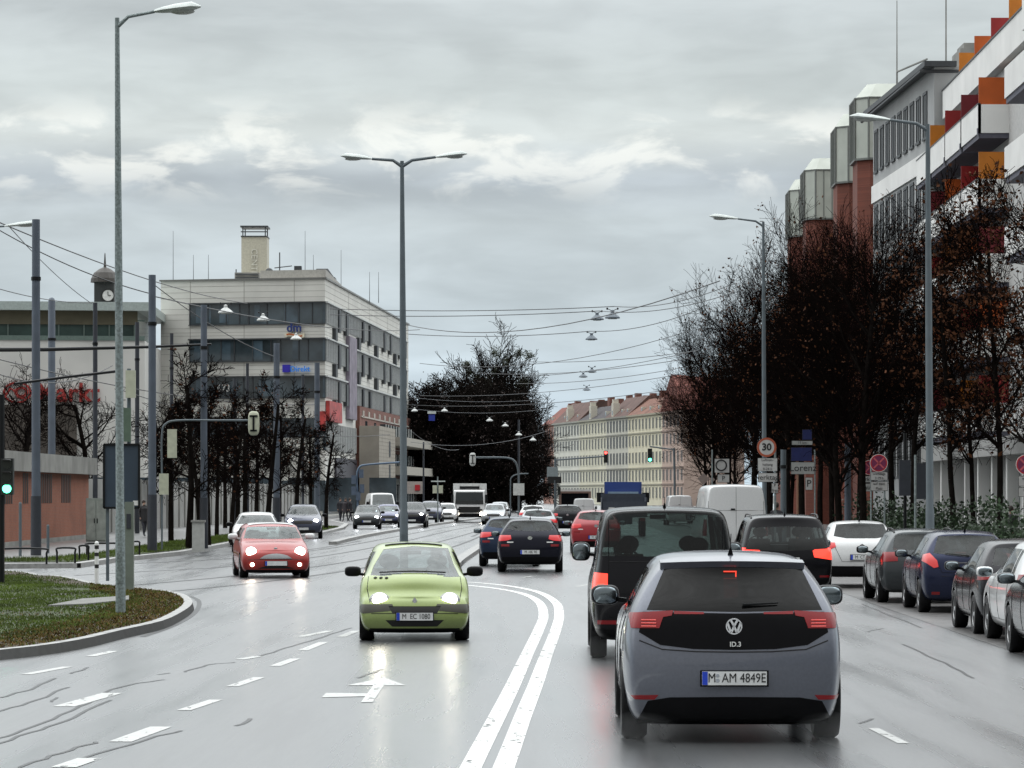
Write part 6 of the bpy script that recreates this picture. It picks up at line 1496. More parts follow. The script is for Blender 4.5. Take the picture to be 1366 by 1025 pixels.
# far tall trees
P_far = dict(twig=P('brown_twig', (.022, .015, .012), .9, spec=0, ns=.4, na=.4), h=15, r=.45, n=[10, 6, 5, 3], wob=[.04, .10, .15, .2], up=[.05, .10, .06, .02], kids=[3, 2, 2], start=[.3, .2, .0], ang=[(25, 50), (22, 45), (22, 50)], taper=[.1, .2, .2], len=[0, .5, .5], l1=9.0, rr=.5, rmin=.028, leaf=.0)
ft = [make_tree('tall_tree', 'x', 'tree', P_far, 91 + i, group='tall trees beyond the tram line')[0] for i in range(2)]
def mist(T, n, seed):
    r = random.Random(seed)
    for k in range(n):
        c = Vector((r.uniform(-4.5, 4.5), r.uniform(-2, 2), r.uniform(14.5, 22))); pts = [c + Vector((r.gauss(0, .32), r.gauss(0, .32), r.gauss(0, .32))) for _ in range(170)]
        lm = leaves_mesh('mistletoe', pts, 2, .10, .1, k); lm.materials.append(P('mistletoe_green', (.045, .055, .025), .7)); o = bpy.data.objects.new('mistletoe', lm); C.objects.link(o); o.parent = T
fl = [(660, 445, 1.0, 'tallest far bare tree, dotted with round mistletoe clumps'), (690, 460, .88, 'tall bare tree at the right end of the far wood, beside the red house'), (632, 470, .82, 'tall bare tree left of the mistletoe tree'), (600, 440, .80, 'tall bare far tree above the box truck'), (568, 430, .70, 'bare far tree rising just right of the tall double lamp post'), (682, 500, .95, 'tall bare tree directly behind the mistletoe tree'), (712, 520, .66, 'thin bare tree before the pink-red town house')]
for i, (px, s_, sc, lab) in enumerate(fl):
    t = ft[i] if i < 2 else dup(ft[i % 2]); t['label'] = lab; t.location = ((px - HX) * s_ / F, s_, 0); t.rotation_euler = (0, 0, i * 1.3); t.scale = (sc * 1.0, sc * 1.0, sc)
mist(ft[0], 13, 3)
# dense dark wood underneath: smaller broad trees
M_twigb = P('brown_twig', (.022, .015, .012), .9, spec=0, ns=.4, na=.4)
P_wood = dict(twig=M_twigb, h=10.5, r=.3, n=[8, 5, 4, 3], wob=[.05, .12, .18, .22], up=[.05, .05, .03, .0], kids=[4, 3, 3], start=[.12, .0, .0], ang=[(35, 75), (28, 60), (28, 60)], taper=[.12, .2, .2], len=[0, .5, .5], l1=4.8, rr=.5, rmin=.030, leaf=.10)
wd_, _ = make_tree('dark_bushy_tree', 'low dense dark brown tree in the far wood', 'tree', P_wood, 121, leaf=(2, .14, .3, P('dark_brown_leaf', (.028, .014, .010), .7, na=.5)), group='low dense trees of the far wood')
wpos = [(552, 400), (575, 395), (598, 400), (620, 405), (642, 400), (664, 405), (686, 410), (706, 420), (565, 420), (590, 425), (632, 425), (655, 430), (676, 425), (698, 440), (716, 455), (545, 430)]
for i, (px, s_) in enumerate(wpos):
    px -= 12 if px > 600 else 4
    t = wd_ if i == 0 else dup(wd_); t['label'] = (ORD[i] + ' low dark tree of the far wood, counted from the left in the front line') if i < 8 else (ORD[i - 8] + ' low dark tree in the rear line of the far wood, counted from the left'); t.location = ((px - HX) * s_ / F, s_, -.2); t.rotation_euler = (0, 0, i * 2.1); sc = rt.uniform(.85, 1.08) * (1.0 if px < 700 else .8); t.scale = (sc * 1.05, sc * 1.05, sc)
# climbing plant of red leaves on the far pink house corner
# hedge by the right pavement: leaf clumps
pts = []
for k in range(1900):
    s_ = rt.uniform(86, 140); d = rt.uniform(11.6, 14.0); hmax = 1.05 + .5 * math.sin(s_ * .37) + .4 * math.sin(s_ * .9 + 1) + .3 * pnoise(Vector((s_ * .6, d, 0)))
    z = .1 + hmax * (rt.random() ** .55); pts.append(W(d, s_, z))
lm = leaves_mesh('hedge', pts, 7, .075, .14, 5); lm.materials.append(P('hedge_leaf', (.018, .038, .014), .5, ns=.9, na=.7, spec=.3)); o = bpy.data.objects.new('hedge', lm); C.objects.link(o); tag(o, 'ragged dark green evergreen hedge behind the parked cars on the right', 'hedge')

# ------------------------------------------------------------------ street lamps and poles
def lamp_head(T, c, dirx, ln=1.5, name='lamp_head', tilt=.10):
    mb = MB(); n = 10; vs = []; prof = [(0, .05, .03), (.15, .10, .06), (.45, .14, .09), (.8, .15, .10), (1.0, .02, .02)]
    for t, wy, hz in prof:
        for k in range(n):
            a = 2 * PI * k / n; zz = math.sin(a) * hz * (1.0 if math.sin(a) > 0 else .55)
            vs.append(Vector(c) + Vector((dirx * t * ln, math.cos(a) * wy * 1.3, zz + t * ln * tilt)))
    mb.add(vs, [(i * n + k, i * n + (k + 1) % n, (i + 1) * n + (k + 1) % n, (i + 1) * n + k) for i in range(4) for k in range(n)] + [tuple(range(n)), tuple(range(4 * n, 5 * n))])
    h = part(name, mb, M_lampw, T, smooth=True); mb = MB(); mb.ell(Vector(c) + Vector((dirx * ln * .6, 0, ln * .6 * tilt - .05)), (ln * .27, .13, .05), 12, 6); part('lamp_glass', mb, P('lamp_glass', (.45, .47, .45), .2), h, smooth=True)
def lean(T, a): T.rotation_euler = (0, a, 0)
def lamp(label, px_base, py_base, py_top, rpx, arms, head, m=M_steel, lean_=0, group=None, z0=0, s_=None):
    p = G(px_base, py_base, z0) if s_ is None else Vector(((px_base - HX) * s_ / F, s_, z0)); s = p.y; k = F / s; H = CAMH + (HY - py_top) / k; r = rpx / 2 / k
    T = thing('street_lamp', label, 'street lamp', tuple(p), group=group)
    mb = MB(); mb.tube([p, p + Vector((0, 0, 1.6)), p + Vector((0, 0, 1.65)), p + Vector((0, 0, (H - z0) * .6)), Vector((p.x, p.y, H))], [r * 1.35, r * 1.3, r * 1.12, r, r * .6], 14); part('pole', mb, m, T, smooth=True)
    mb = MB(); mb.box(p.x - r * .7, p.x + r * .7, p.y - r * 1.42, p.y - r * 1.2, z0 + .5, z0 + 1.0); part('service_door', mb, m, T)
    for dx, dz in arms:      # arm end offset in photo px from the top
        e = Vector((p.x + dx / k, p.y, H + dz / k)); mb = MB(); mb.tube([Vector((p.x, p.y, H - .15)), Vector((p.x + dx / k * .3, p.y, H + .02)), e], [r * .62, r * .5, r * .42], 8); part('arm', mb, m, T, smooth=True)
        lamp_head(T, e, 1 if dx > 0 else -1, head / k)
    T.rotation_euler = (0, lean_, 0); return T
lamp('tall speckled street lamp with one arm, standing on the grass island', 161, 818, 24, 10, [(50, 8)], 62, P('speckled_steel', (.20, .24, .24), .45, metal=.3, ns=26, na=.42), -.006, z0=.13)
lamp('tall street lamp with two arms, behind the lime green car', 539, 762, 215, 8.5, [(45, 5), (-40, 3)], 42, M_steel2, -.005)
lamp('tall street lamp behind the parked cars on the right, its arm pointing left', 1241, 772, 166, 9, [(-50, 6)], 54, M_steel2, -.006, s_=83, z0=.12)
lamp('street lamp farther off, its head against the sky above the bare trees', 1020, 743, 296, 5.5, [(-34, 4)], 38, M_steel2, -.004, s_=112, z0=.12)
lamp('street lamp entering from the left edge with only its head showing', -60, 742, 306, 6, [(66, 4)], 46, M_steel2, 0)

def pole(label, px, py_base, py_top, wpx, m=M_pole, s_=None, sleeve=None, name='catenary_pole', cat='pole', dome=False, group=None):
    p = G(px, py_base, .12) if s_ is None else Vector(((px - HX) * s_ / F, s_, .12)); k = F / p.y; H = CAMH + (HY - py_top) / k; r = wpx / 2 / k
    T = thing(name, label, cat, tuple(p), group=group); mb = MB()
    pr = [p, Vector((p.x, p.y, H))] if not dome else [p, Vector((p.x, p.y, H - r)), Vector((p.x, p.y, H - r * .3)), Vector((p.x, p.y, H))]
    mb.tube(pr, [r * 1.05, r * .92] if not dome else [r, r * .95, r * .7, r * .2], 14); part('pole', mb, m, T, smooth=True)
    if sleeve: mb = MB(); mb.tube([p, Vector((p.x, p.y, CAMH + (HY - sleeve) / k))], [r * 1.25, r * 1.2], 14); part('sleeve', mb, M_poledark, T, smooth=True)
    mb = MB(); z_ = H * .82; mb.tube([Vector((p.x, p.y, z_)), Vector((p.x, p.y, z_ + .12))], r * 1.15, 12); part('clamp_band', mb, M_dark, T)
    return T, p, k
pole('thickest grey catenary pole near the left edge with a dark sleeve below', 48, 741, 293, 11.5, sleeve=662)
pole('round-topped grey pole right of the thickest left catenary pole', 69, 735, 397, 10, dome=True, s_=170)
pole('slim dark pole with a small arm between the round-topped pole and the speckled lamp', 127, 722, 404, 6.5, m=M_poledark, s_=165)
pole('slim dark pole just right of the speckled lamp', 183, 722, 430, 6, m=M_poledark, s_=172)
pole('grey catenary pole with a dark sleeve in front of the office block corner', 203, 737, 367, 10.5, sleeve=660)
pole('thin dark pole with a small lamp arm before the office block', 229, 722, 445, 5, m=M_poledark, s_=180)
pole('grey catenary pole with sleeve before the third window bay of the office block', 272, 732, 407, 9, sleeve=664)
pole('grey pole crossing the blue shop sign of the office block', 369, 716, 458, 8.5, sleeve=664)
pole('grey pole right of the blue shop sign', 423, 705, 484, 7.5)
pole('thin pole between the two left window bays', 330, 712, 485, 4.5, m=M_poledark, s_=200)
pole('thin pole among the front trunks', 313, 716, 505, 5, m=M_poledark, s_=190)
pole('thin pole near the red posters of the office block', 404, 702, 500, 4, m=M_poledark, s_=230)
pole('thin pole right of the tall double lamp post', 565, 690, 590, 2.4, m=M_poledark, s_=300)
pole('thin dark pole in front of the pink-red town house', 692, 690, 560, 3, m=M_poledark, s_=330)
pole('thin grey pole in the right tree row beside the brick towers', 1131, 720, 590, 9, m=M_pole, s_=130)
pole('grey pole right of the 30 sign', 1045, 720, 600, 8, m=M_steel2, s_=118)

# ------------------------------------------------------------------ wires and hanging lamps
M_wiref = P('wire_grey', (.10, .11, .12), .5)
def cable(label, a, b, sag=.3, r=.022, group='overhead wires', name='overhead_wire', m=None):
    A = U(*a); B = U(*b); mb = MB(); n = 14
    pts = [A.lerp(B, i / n) - Vector((0, 0, sag * 4 * (i / n) * (1 - i / n))) for i in range(n + 1)]; mb.tube(pts, r * .75, 4)
    single(name, mb, m or M_wire, label, 'cable', group)
cable('thick wire from the top left corner past the thickest pole down to the office block', (-40, 280, 120), (330, 405, 240), .5, .035)
cable('second wire running down just below the thick one from the thickest pole', (-30, 290, 120), (205, 393, 130), .3, .028)
cable('wire from the grey corner pole down across the window bands', (203, 378, 125), (372, 478, 165), .3, .028)
cable('lower wire from the grey corner pole to the blue-signed front', (203, 395, 125), (560, 440, 240), .5, .03)
cable('steep wire from the left edge lamp down to the shop hall roof', (10, 300, 120), (122, 405, 165), .2, .025)
cable('wire sagging from the left edge across the round-topped pole', (-20, 380, 120), (127, 404, 165), .2, .022)
cable('wire across the sky from the office block to the kerbside trees, highest on the right', (540, 433, 210), (960, 375, 125), 1.1, .030)
cable('wire holding the rear of the two upper hanging lamps', (440, 412, 170), (820, 409, 150), .15, .024)
cable('wire holding the front of the two upper hanging lamps', (440, 420, 170), (800, 415, 150), .15, .024)
cable('wire from the upper hanging lamps to the right trees', (820, 409, 150), (980, 378, 120), .3, .02)
cable('lower parallel wire from the upper hanging lamps to the right trees', (800, 415, 150), (980, 390, 120), .3, .02)
cable('wire holding the single hanging lamp from the left', (545, 446, 200), (788, 442, 180), .2, .026)
cable('wire from the single hanging lamp to the right trees', (788, 442, 180), (935, 412, 150), .3, .024)
for i, (a, b, sg, w_) in enumerate([((560, 485, 250), (925, 440, 200), 1.0, 'upper faint wire above the two small hanging lamps'), ((690, 482, 260), (930, 468, 200), .3, 'nearly level faint wire above the two small hanging lamps'),
        ((640, 498, 260), (920, 478, 200), .4, 'wire passing just behind the two small hanging lamps'), ((690, 503, 260), (920, 470, 210), .3, 'wire rising to the right from the left small hanging lamp'),
        ((690, 512, 280), (915, 490, 220), .3, 'wire below the two small hanging lamps'), ((560, 528, 280), (905, 500, 230), .5, 'wire over the chimneys of the far houses'), ((540, 540, 300), (880, 522, 240), .5, 'lowest wire before the far roofs')]):
    cable(w_, a, b, sg, .026)
cable('wire across the dark wood at the height of the small blue sign', (545, 530, 250), (735, 532, 260), .3, .02, m=M_wiref); cable('wire across the dark wood above the white hanging lamps', (545, 545, 250), (720, 547, 260), .3, .02, m=M_wiref)
cable('slanting wire from the double lamp post down into the dark wood', (548, 575, 200), (612, 600, 260), .4, .02, m=M_wiref); cable('faint wire low across the dark wood', (548, 590, 230), (730, 575, 260), .6, .02, m=M_wiref)
cable('low dark wire crossing the clipped trees left to right', (0, 480, 130), (420, 540, 190), .5, .028); cable('dark wire rising from the shop sign to the slim pole', (0, 500, 120), (150, 488, 150), .5, .026)
cable('wire from the left edge to the posters of the office block', (160, 520, 150), (520, 580, 230), .8, .026)
def hang(label, px, py, wpx, s, white=False, group='street lamps hung on wires'):
    c = U(px, py, s); w = wpx * s / F / 2; T = thing('hanging_lamp', label, 'street lamp', tuple(c), group=group); m = P('hanging_shade', (.13, .16, .19), .5) if not white else P('hanging_shade_white', (.55, .57, .56), .5)
    mb = MB(); mb.lathe([(w, 0), (w, .05), (w * .78, w * .36), (w * .45, w * .62), (w * .25, w * .75), (w * .25, w * 1.05), (w * .05, w * 1.15)], c, 'z', 18); part('lamp_shade', mb, m, T, smooth=True)
    mb = MB(); mb.lathe([(w * .6, -.03), (w * .6, .01)], c, 'z', 18); part('lamp_glass', mb, M_lampw, T)
    mb = MB()
    for sg in (-1, 1): mb.tube([c + Vector((0, 0, w * 1.0)), c + Vector((sg * w * .7, 0, w * 1.3))], .015, 4); mb.ell(c + Vector((sg * w * .7, 0, w * 1.3)), (.045, .045, .055), 8, 5)
    part('hanger', mb, M_dark, T)
hang('right one of the two upper hanging lamps, the larger', 817, 425, 20, 150); hang('left one of the two upper hanging lamps', 796.5, 427, 18, 152); hang('single dark hanging lamp just below the upper pair', 789, 453.5, 16, 180)
hang('small hanging lamp, upper one of the lower pair in front of the sky', 789.5, 497, 12, 230); hang('small hanging lamp, lower one of the pair in front of the sky', 778, 503.5, 11.5, 245); hang('tiny hanging lamp above the far chimneys', 782.5, 521, 10.5, 290)
hang('pale domed hanging lamp before the top window band of the office block', 301, 418, 20, 160, True); hang('pale domed hanging lamp right of the first one on the top window band', 351, 428, 17, 190, True); hang('pale domed hanging lamp under the dm sign', 395, 453, 15, 200, True)
for i, (px, py) in enumerate([(553, 549), (593, 549), (653, 562), (674, 569), (692, 581), (711, 588)]): hang(('first', 'second', 'third', 'fourth', 'fifth', 'sixth')[i] + ' from the left of the small white lamps hanging before the dark wood', px, py, 9, 230 + i * 8, True)

# ------------------------------------------------------------------ signals and signs
def mast(T, pts, r, name='mast', m=M_steel2, n=10): mb = MB(); mb.tube(smooth_poly(pts, 5), r, n); return part(name, mb, m, T, smooth=True)
def signal_head(T, c, k=3, lit=None, sz=.3, back=None, m=None, name='signal_head', housing=None):
    c = Vector(c); mb = MB(); h = sz * k; mb.box(c.x - sz / 2, c.x + sz / 2, c.y - .1, c.y + .12, c.z - h / 2, c.z + h / 2); hd = part(name, mb, housing or P('signal_housing', (.015, .02, .018), .5), T)
    for i in range(k):
        z = c.z + h / 2 - sz * (i + .5); on = lit == i
        col = ((1, .06, .05), (1, .6, .05), (.1, 1, .55))[i if k == 3 else 0]
        mt = P(f'signal_lit_{i}', col, .3, emit=col, es=5) if on else P('signal_unlit', (.02, .025, .02), .3)
        mb = MB(); mb.lathe([(sz * .36, -.01), (sz * .36, .015)], (c.x, c.y - .11, z), 'y', 14); part('signal_light', mb, mt, hd)
        mb = MB(); mb.hexa([(c.x - sz * .38, c.y - .25, z + sz * .30), (c.x + sz * .38, c.y - .25, z + sz * .30), (c.x + sz * .38, c.y - .1, z + sz * .36), (c.x - sz * .38, c.y - .1, z + sz * .36), (c.x - sz * .3, c.y - .25, z + sz * .40), (c.x + sz * .3, c.y - .25, z + sz * .40), (c.x + sz * .3, c.y - .1, z + sz * .44), (c.x - sz * .3, c.y - .1, z + sz * .44)]); part('visor', mb, M_black, hd)
    return hd
# near-left pole with a green light at the left edge
p = G(2, 778, .13); T = thing('traffic_light', 'traffic light showing green on a dark pole at the left edge', 'traffic light', tuple(p))
mast(T, [p, p + Vector((0, 0, 2)), p + Vector((0, 0, 4.2))], .07, m=M_dark); c = U(10, 645, p.y); signal_head(T, (c.x, c.y, c.z + .15), 3, 2, .27)
# far gantry with red and green
S_ = 260; T = thing('traffic_light', 'hanging traffic light showing red before the ivory town house, on a long arm', 'traffic light', tuple(U(741, 697, S_)))
b = U(741, 697, S_); b.z = 0; mast(T, [b, U(741, 640, S_), U(741, 612, S_)], .09); mb = MB(); mb.tube([U(741, 614, S_), U(806, 609, S_)], .06, 8); part('arm', mb, M_steel2, T); signal_head(T, U(808, 609.5, S_), 3, 0, .31)
mb = MB(); q = U(737, 630, S_ - 1); mb.box(q.x - .42, q.x + .42, q.y, q.y + .05, q.z - .4, q.z + .4); part('sign_back', mb, P('sign_back_grey', (.22, .26, .27), .5), T); q = U(740, 642, S_ - 1); 
T = thing('traffic_light', 'traffic light showing green before the butter yellow town house', 'traffic light', tuple(U(867, 697, 235)))
b = U(900, 697, 235); b.z = .12; mast(T, [b, U(900, 640, 235), U(899, 598, 235)], .08); mb = MB(); mb.tube([U(899, 600, 235), U(867, 596, 235)], .05, 8); part('arm', mb, M_steel2, T); signal_head(T, U(867, 607.5, 235), 3, 2, .31)
q = U(740, 641, 250); T = thing('electronic_sign', 'black electronic sign board above twin dark signals left of the bus', 'sign', (q.x, q.y, 0)); mb = MB(); mb.box(q.x - .5, q.x + .5, q.y, q.y + .15, q.z - .22, q.z + .28); part('board', mb, M_black, T); mast(T, [Vector((q.x, q.y + .1, 0)), Vector((q.x, q.y + .1, 1)), q], .05); signal_head(T, U(734, 655, 249), 3, None, .2); signal_head(T, U(746, 655, 249), 3, None, .2)
# tram signal on curved mast arm (pale oval heads)
M_oval = P('signal_back_cream', (.50, .52, .40), .5); M_ovalw = P('signal_back_white', (.60, .62, .60), .5)
def oval_head(T, px, py, s, h, w, m=M_oval):
    c = U(px, py, s); mb = MB(); mb.ell(c, (w / 2, .10, h / 2), 16, 12, p=.55); hd = part('signal_back', mb, m, T, smooth=True)
    mb = MB(); mb.box(c.x - .035, c.x + .035, c.y - .125, c.y - .09, c.z - h * .33, c.z + h * .33); mb.box(c.x - w * .36, c.x + w * .36, c.y - .125, c.y - .09, c.z - .03 + h * .3, c.z + .03 + h * .3); mb.box(c.x - w * .3, c.x + w * .3, c.y - .125, c.y - .09, c.z - .03 - h * .3, c.z + .03 - h * .3); part('bracket', mb, M_dark, hd)
S_ = 118; T = thing('traffic_signal', 'back of a cream traffic signal hanging from a long arm before the clipped trees', 'traffic light', tuple(U(216, 739, S_)))
b = U(216, 739, S_); b.z = .12; mast(T, [b, U(216, 640, S_), U(216, 580, S_), U(222, 565, S_), U(240, 561, S_), U(290, 561, S_), U(333, 561, S_)], .034); oval_head(T, 338.5, 565, S_, .85, .40)
for px, py, hh in ((230, 592, 38), (219, 646, 28)):
    c = U(px, py, S_); mb = MB(); mb.box(c.x - .16, c.x + .16, c.y - .2, c.y - .05, c.z - hh / 76, c.z + hh / 76); part('signal_back', mb, M_oval, T)
S_ = 84; T = thing('traffic_signal', 'cream signal backs on a slim pole behind the speckled lamp', 'traffic light', tuple(U(172, 770, S_)))
b = U(172, 773, S_); b.z = .13; mast(T, [b, U(172, 640, S_), U(172, 492, S_)], .05)
c = U(174, 514, S_); mb = MB(); mb.box(c.x - .10, c.x + .14, c.y - .2, c.y - .06, c.z - .32, c.z + .36); part('signal_back', mb, M_oval, T); c = U(170, 567, S_); mb = MB(); mb.box(c.x - .1, c.x + .1, c.y - .2, c.y - .06, c.z - .42, c.z + .42); part('signal_back', mb, P('signal_back_green', (.10, .15, .11), .5), T)
mb = MB(); mb.tube([U(160, 495, S_), U(90, 503, S_), U(20, 512, S_)], .035, 6); part('arm', mb, M_dark, T); mb = MB(); mb.tube([U(172, 508, S_ - 3), U(172, 560, S_ - 3)], .01, 4)
# big dark arm across upper left
S_ = 128; T = thing('mast_arm', 'long thin dark mast arm crossing from the left edge to the window bands', 'mast', tuple(U(-40, 745, S_)))
b = U(-40, 745, S_); b.z = .12; mast(T, [b, U(-40, 600, S_), U(-40, 466, S_)], .1, m=M_dark); mb = MB(); mb.tube([U(-40, 467, S_), U(60, 466.5, S_), U(200, 463, S_), U(282, 459.5, S_)], [.09, .075, .055, .04], 8); part('arm', mb, M_dark, T)
S_ = 255; T = thing('traffic_signal', 'white oval signal back hanging from a curved arm before the dark wood', 'traffic light', tuple(U(692, 697, S_)))
b = U(692, 697, S_); b.z = 0; mast(T, [b, U(692, 650, S_), U(691.5, 630, S_), U(687, 616, S_), U(676, 611, S_), U(650, 610.5, S_), U(634, 610.5, S_)], .07); oval_head(T, 630.5, 613, S_, 1.0, .48, M_ovalw)
c = U(692, 653, S_); mb = MB(); mb.box(c.x - .42, c.x + .42, c.y - .2, c.y - .1, c.z - .45, c.z + .45); part('signal_back', mb, M_ovalw, T)
S_ = 275; T = thing('traffic_signal', 'smaller curved mast behind the white oval signal', 'mast', tuple(U(681, 690, S_))); b = U(681, 694, S_); b.z = 0; mast(T, [b, U(681, 650, S_), U(682, 638, S_), U(690, 633, S_), U(705, 632, S_)], .05)
S_ = 240; T = thing('traffic_signal', 'signal cross post with twin pale signal backs left of the box truck', 'traffic light', tuple(U(584, 699, S_))); b = U(584, 699, S_); b.z = 0
mast(T, [b, U(584, 660, S_), U(584, 636, S_)], .045, m=M_steel); mb = MB(); q0, q1 = U(575, 643, S_), U(594, 641.5, S_); mb.box(q0.x, q1.x, S_ - .05, S_ + .05, q0.z, q1.z); part('cross_bar', mb, M_lampw, T)
for px in (580, 588): c = U(px, 653, S_); mb = MB(); mb.box(c.x - .15, c.x + .15, S_ - .2, S_ - .05, c.z - .28, c.z + .28); part('signal_back', mb, M_oval, T)
S_ = 235; T = thing('traffic_signal', 'blue-grey signal mast with a curved arm before the office stair tower', 'traffic light', tuple(U(477, 700, S_))); b = U(477, 700, S_); b.z = .1
mast(T, [b, U(477, 660, S_), U(476, 640, S_), U(479, 624, S_), U(492, 620, S_), U(533, 617, S_)], .07, m=P('mast_blue', (.10, .15, .22), .5))
for px, py in ((472, 640), (482, 632), (472, 655), (483, 652), (478, 662)): c = U(px, py, S_); mb = MB(); mb.box(c.x - .16, c.x + .16, S_ - .2, S_ - .05, c.z - .3, c.z + .3); part('signal_back', mb, P('signal_back_blue', (.08, .11, .16), .5), T)
# dark signboard seen from behind near the speckled lamp
S_ = 78; x0, x1 = U(138.5, 0, S_).x, U(186, 0, S_).x; zt, zb_ = U(0, 593, S_).z, U(0, 678, S_).z; T = thing('city_light_board', 'large dark blue-grey board seen from behind, standing behind the speckled lamp', 'sign board', ((x0 + x1) / 2, S_, .13))
mb = MB(); mb.box(x0, x1, S_, S_ + .16, zb_, zt); bd = part('board', mb, P('board_back', (.035, .055, .08), .5, ns=2), T); mb = MB()
for a_, b_, c_, d_ in ((x0 - .02, x0 + .03, zb_, zt), (x1 - .03, x1 + .02, zb_, zt), (x0, x1, zt - .03, zt + .02), (x0, x1, zb_ - .02, zb_ + .03)): mb.box(a_, b_, S_ - .03, S_ - .002, c_, d_)
part('frame', mb, M_dark, bd); mb = MB(); q = U(181, 671, S_); mb.box(q.x - .06, q.x + .06, S_ - .012, S_ - .002, q.z - .06, q.z + .05); part('sticker', mb, M_white, bd)
for px in (143, 176): mb = MB(); x = U(px, 0, S_).x; mb.box(x - .035, x + .035, S_ + .05, S_ + .12, .1, zb_ + .1); part('post', mb, M_steel2, T)
p = G(172, 787, .13); T = thing('grey_post', 'stout grey post just right of the speckled lamp foot', 'post', tuple(p)); mb = MB(); mb.box(p.x - .08, p.x + .1, p.y - .08, p.y + .08, .12, 1.95); part('post', mb, P('post_green_grey', (.16, .19, .16), .5), T); mb = MB(); mb.box(p.x - .04, p.x + .05, p.y - .1, p.y - .08, 1.4, 1.7); part('push_box', mb, M_poledark, T)
# striped marker, bollards, bike hoops
p = G(129, 780, .13); T = thing('marker_post', 'slim white marker post with black bands on the grass island', 'bollard', tuple(p)); mb = MB(); mb.lathe([(.045, 0), (.045, .92), (.02, .95)], p, 'z', 12); pm = part('post', mb, M_white, T)
for z in (.62, .78, .36): mb = MB(); mb.lathe([(.0475, z), (.0475, z + .08)], p, 'z', 12, cap=False); part('black_band', mb, M_black, pm)
for i, (px, py, w_) in enumerate([(32, 753, 60), (88, 752, 24), (112, 748, 12), (146, 744, 60), (182, 741, 8)]):
    p = G(px, py, .12); w = w_ / 2 * p.y / F; lab = ('wide dark metal hoop rail at the far left', 'narrow dark hoop rail right of the wide one', 'small dark hoop rail left of the speckled lamp', 'wide hoop rail behind the speckled lamp', 'narrow hoop rail under the dark signboard')[i]
    mb = MB(); mb.tube(smooth_poly([p + Vector((-w, 0, 0)), p + Vector((-w, 0, .32)), p + Vector((-w * .93, 0, .44)), p + Vector((w * .93, 0, .44)), p + Vector((w, 0, .32)), p + Vector((w, 0, 0))], 3), .03, 8); single('hoop_rail', mb, M_dark, lab, 'rail', 'metal hoop rails on the left pavement', smooth=True)
for px, py, top, lab in ((27, 742, 670, 'thin grey post in front of the red brick wall'), (64, 738, 700, 'short dark bollard in front of the red brick wall')):
    p = G(px, py, .12); k = F / p.y; mb = MB(); mb.lathe([(.05, 0), (.05, (py - top) / k - .05), (.03, (py - top) / k)], p, 'z', 10); single('bollard', mb, M_steel2, lab, 'bollard')
# right side signs
def disc_sign(T, px, py, rpx, s, kind='stop'):
    c = U(px, py, s); r = rpx * s / F; y = s - .06; mb = MB(); mb.lathe([(r, -.01), (r, .01)], (c.x, y, c.z), 'y', 28); d_ = part('disc', mb, M_red if kind != 'thirty' else P('sign_dull_white', (.42, .42, .41), .5), T); mb = MB()
    if kind == 'stop':
        mb.lathe([(r * .80, -.016), (r * .80, -.010)], (c.x, y, c.z), 'y', 26); f = part('disc_face', mb, P('sign_violet_blue', (.16, .02, .07), .4), d_); mb = MB()
        for a in (PI / 4, -PI / 4):
            u = Vector((math.cos(a), 0, math.sin(a))) * r * .78; v = Vector((-math.sin(a), 0, math.cos(a))) * r * .09; o_ = Vector((c.x, y - .018, c.z)); q = Vector((0, .003, 0))
            mb.hexa([o_ - u - v - q, o_ + u - v - q, o_ + u - v + q, o_ - u - v + q, o_ - u + v - q, o_ + u + v - q, o_ + u + v + q, o_ - u + v + q])
        part('cross', mb, P('sign_pale_red', (.50, .10, .12), .4), d_)
        mb = MB(); mb.lathe([(r, -.014), (r, -.010), (r * .95, -.014)], (c.x, y, c.z), 'y', 28, cap=False); part('rim', mb, M_white, d_)
    else:
        mb = MB(); mb.lathe([(r, -.012), (r, -.016), (r * .78, -.016), (r * .78, -.012)], (c.x, y, c.z), 'y', 28, cap=False); part('red_ring', mb, P('sign_rust', (.32, .07, .03), .4), d_)
        text_on('30', r * 1.0, M_black, d_, Vector((c.x, y - .018, c.z)) - rootloc(d_), ext=.003, bold=.01)
def panel_sign(T, x0p, x1p, y0p, y1p, s, lines, m=None):
    a, b = U(x0p, y1p, s), U(x1p, y0p, s); y = s - .05; mb = MB(); mb.box(a.x, b.x, y, y + .015, a.z, b.z); pn = part('panel', mb, m or P('sign_dull_white', (.42, .42, .41), .5), T); n = len(lines); h = b.z - a.z
    mb = MB(); t = .012; mb.box(a.x, b.x, y - .004, y - .001, b.z - t, b.z); mb.box(a.x, b.x, y - .004, y - .001, a.z, a.z + t); mb.box(a.x, a.x + t, y - .004, y - .001, a.z + t, b.z - t); mb.box(b.x - t, b.x, y - .004, y - .001, a.z + t, b.z - t); part('border', mb, M_black, pn)
    for i, ln in enumerate(lines): text_on(ln, h / n * .78, M_black, pn, Vector(((a.x + b.x) / 2, y - .006, b.z - h * (i + .5) / n)) - rootloc(pn), ext=.002)
S_ = 108; p = U(1171, 745, S_); p.z = .12; T = thing('no_stopping_sign', 'front no stopping sign with two white panels, beside the dark trunks', 'traffic sign', tuple(p), group='no stopping signs on the right pavement')
mast(T, [U(1162, 745, S_), U(1162, 680, S_), U(1162, 612, S_)], .03, m=M_steel); mast(T, [U(1180, 745, S_), U(1180, 690, S_), U(1180, 612, S_)], .03, m=M_steel); disc_sign(T, 1172, 618, 12, S_); panel_sign(T, 1161, 1184, 629.5, 641, S_, ['werktags', '7-19 h']); panel_sign(T, 1161, 1184, 642.5, 655, S_, ['auf dem', 'Platz'])
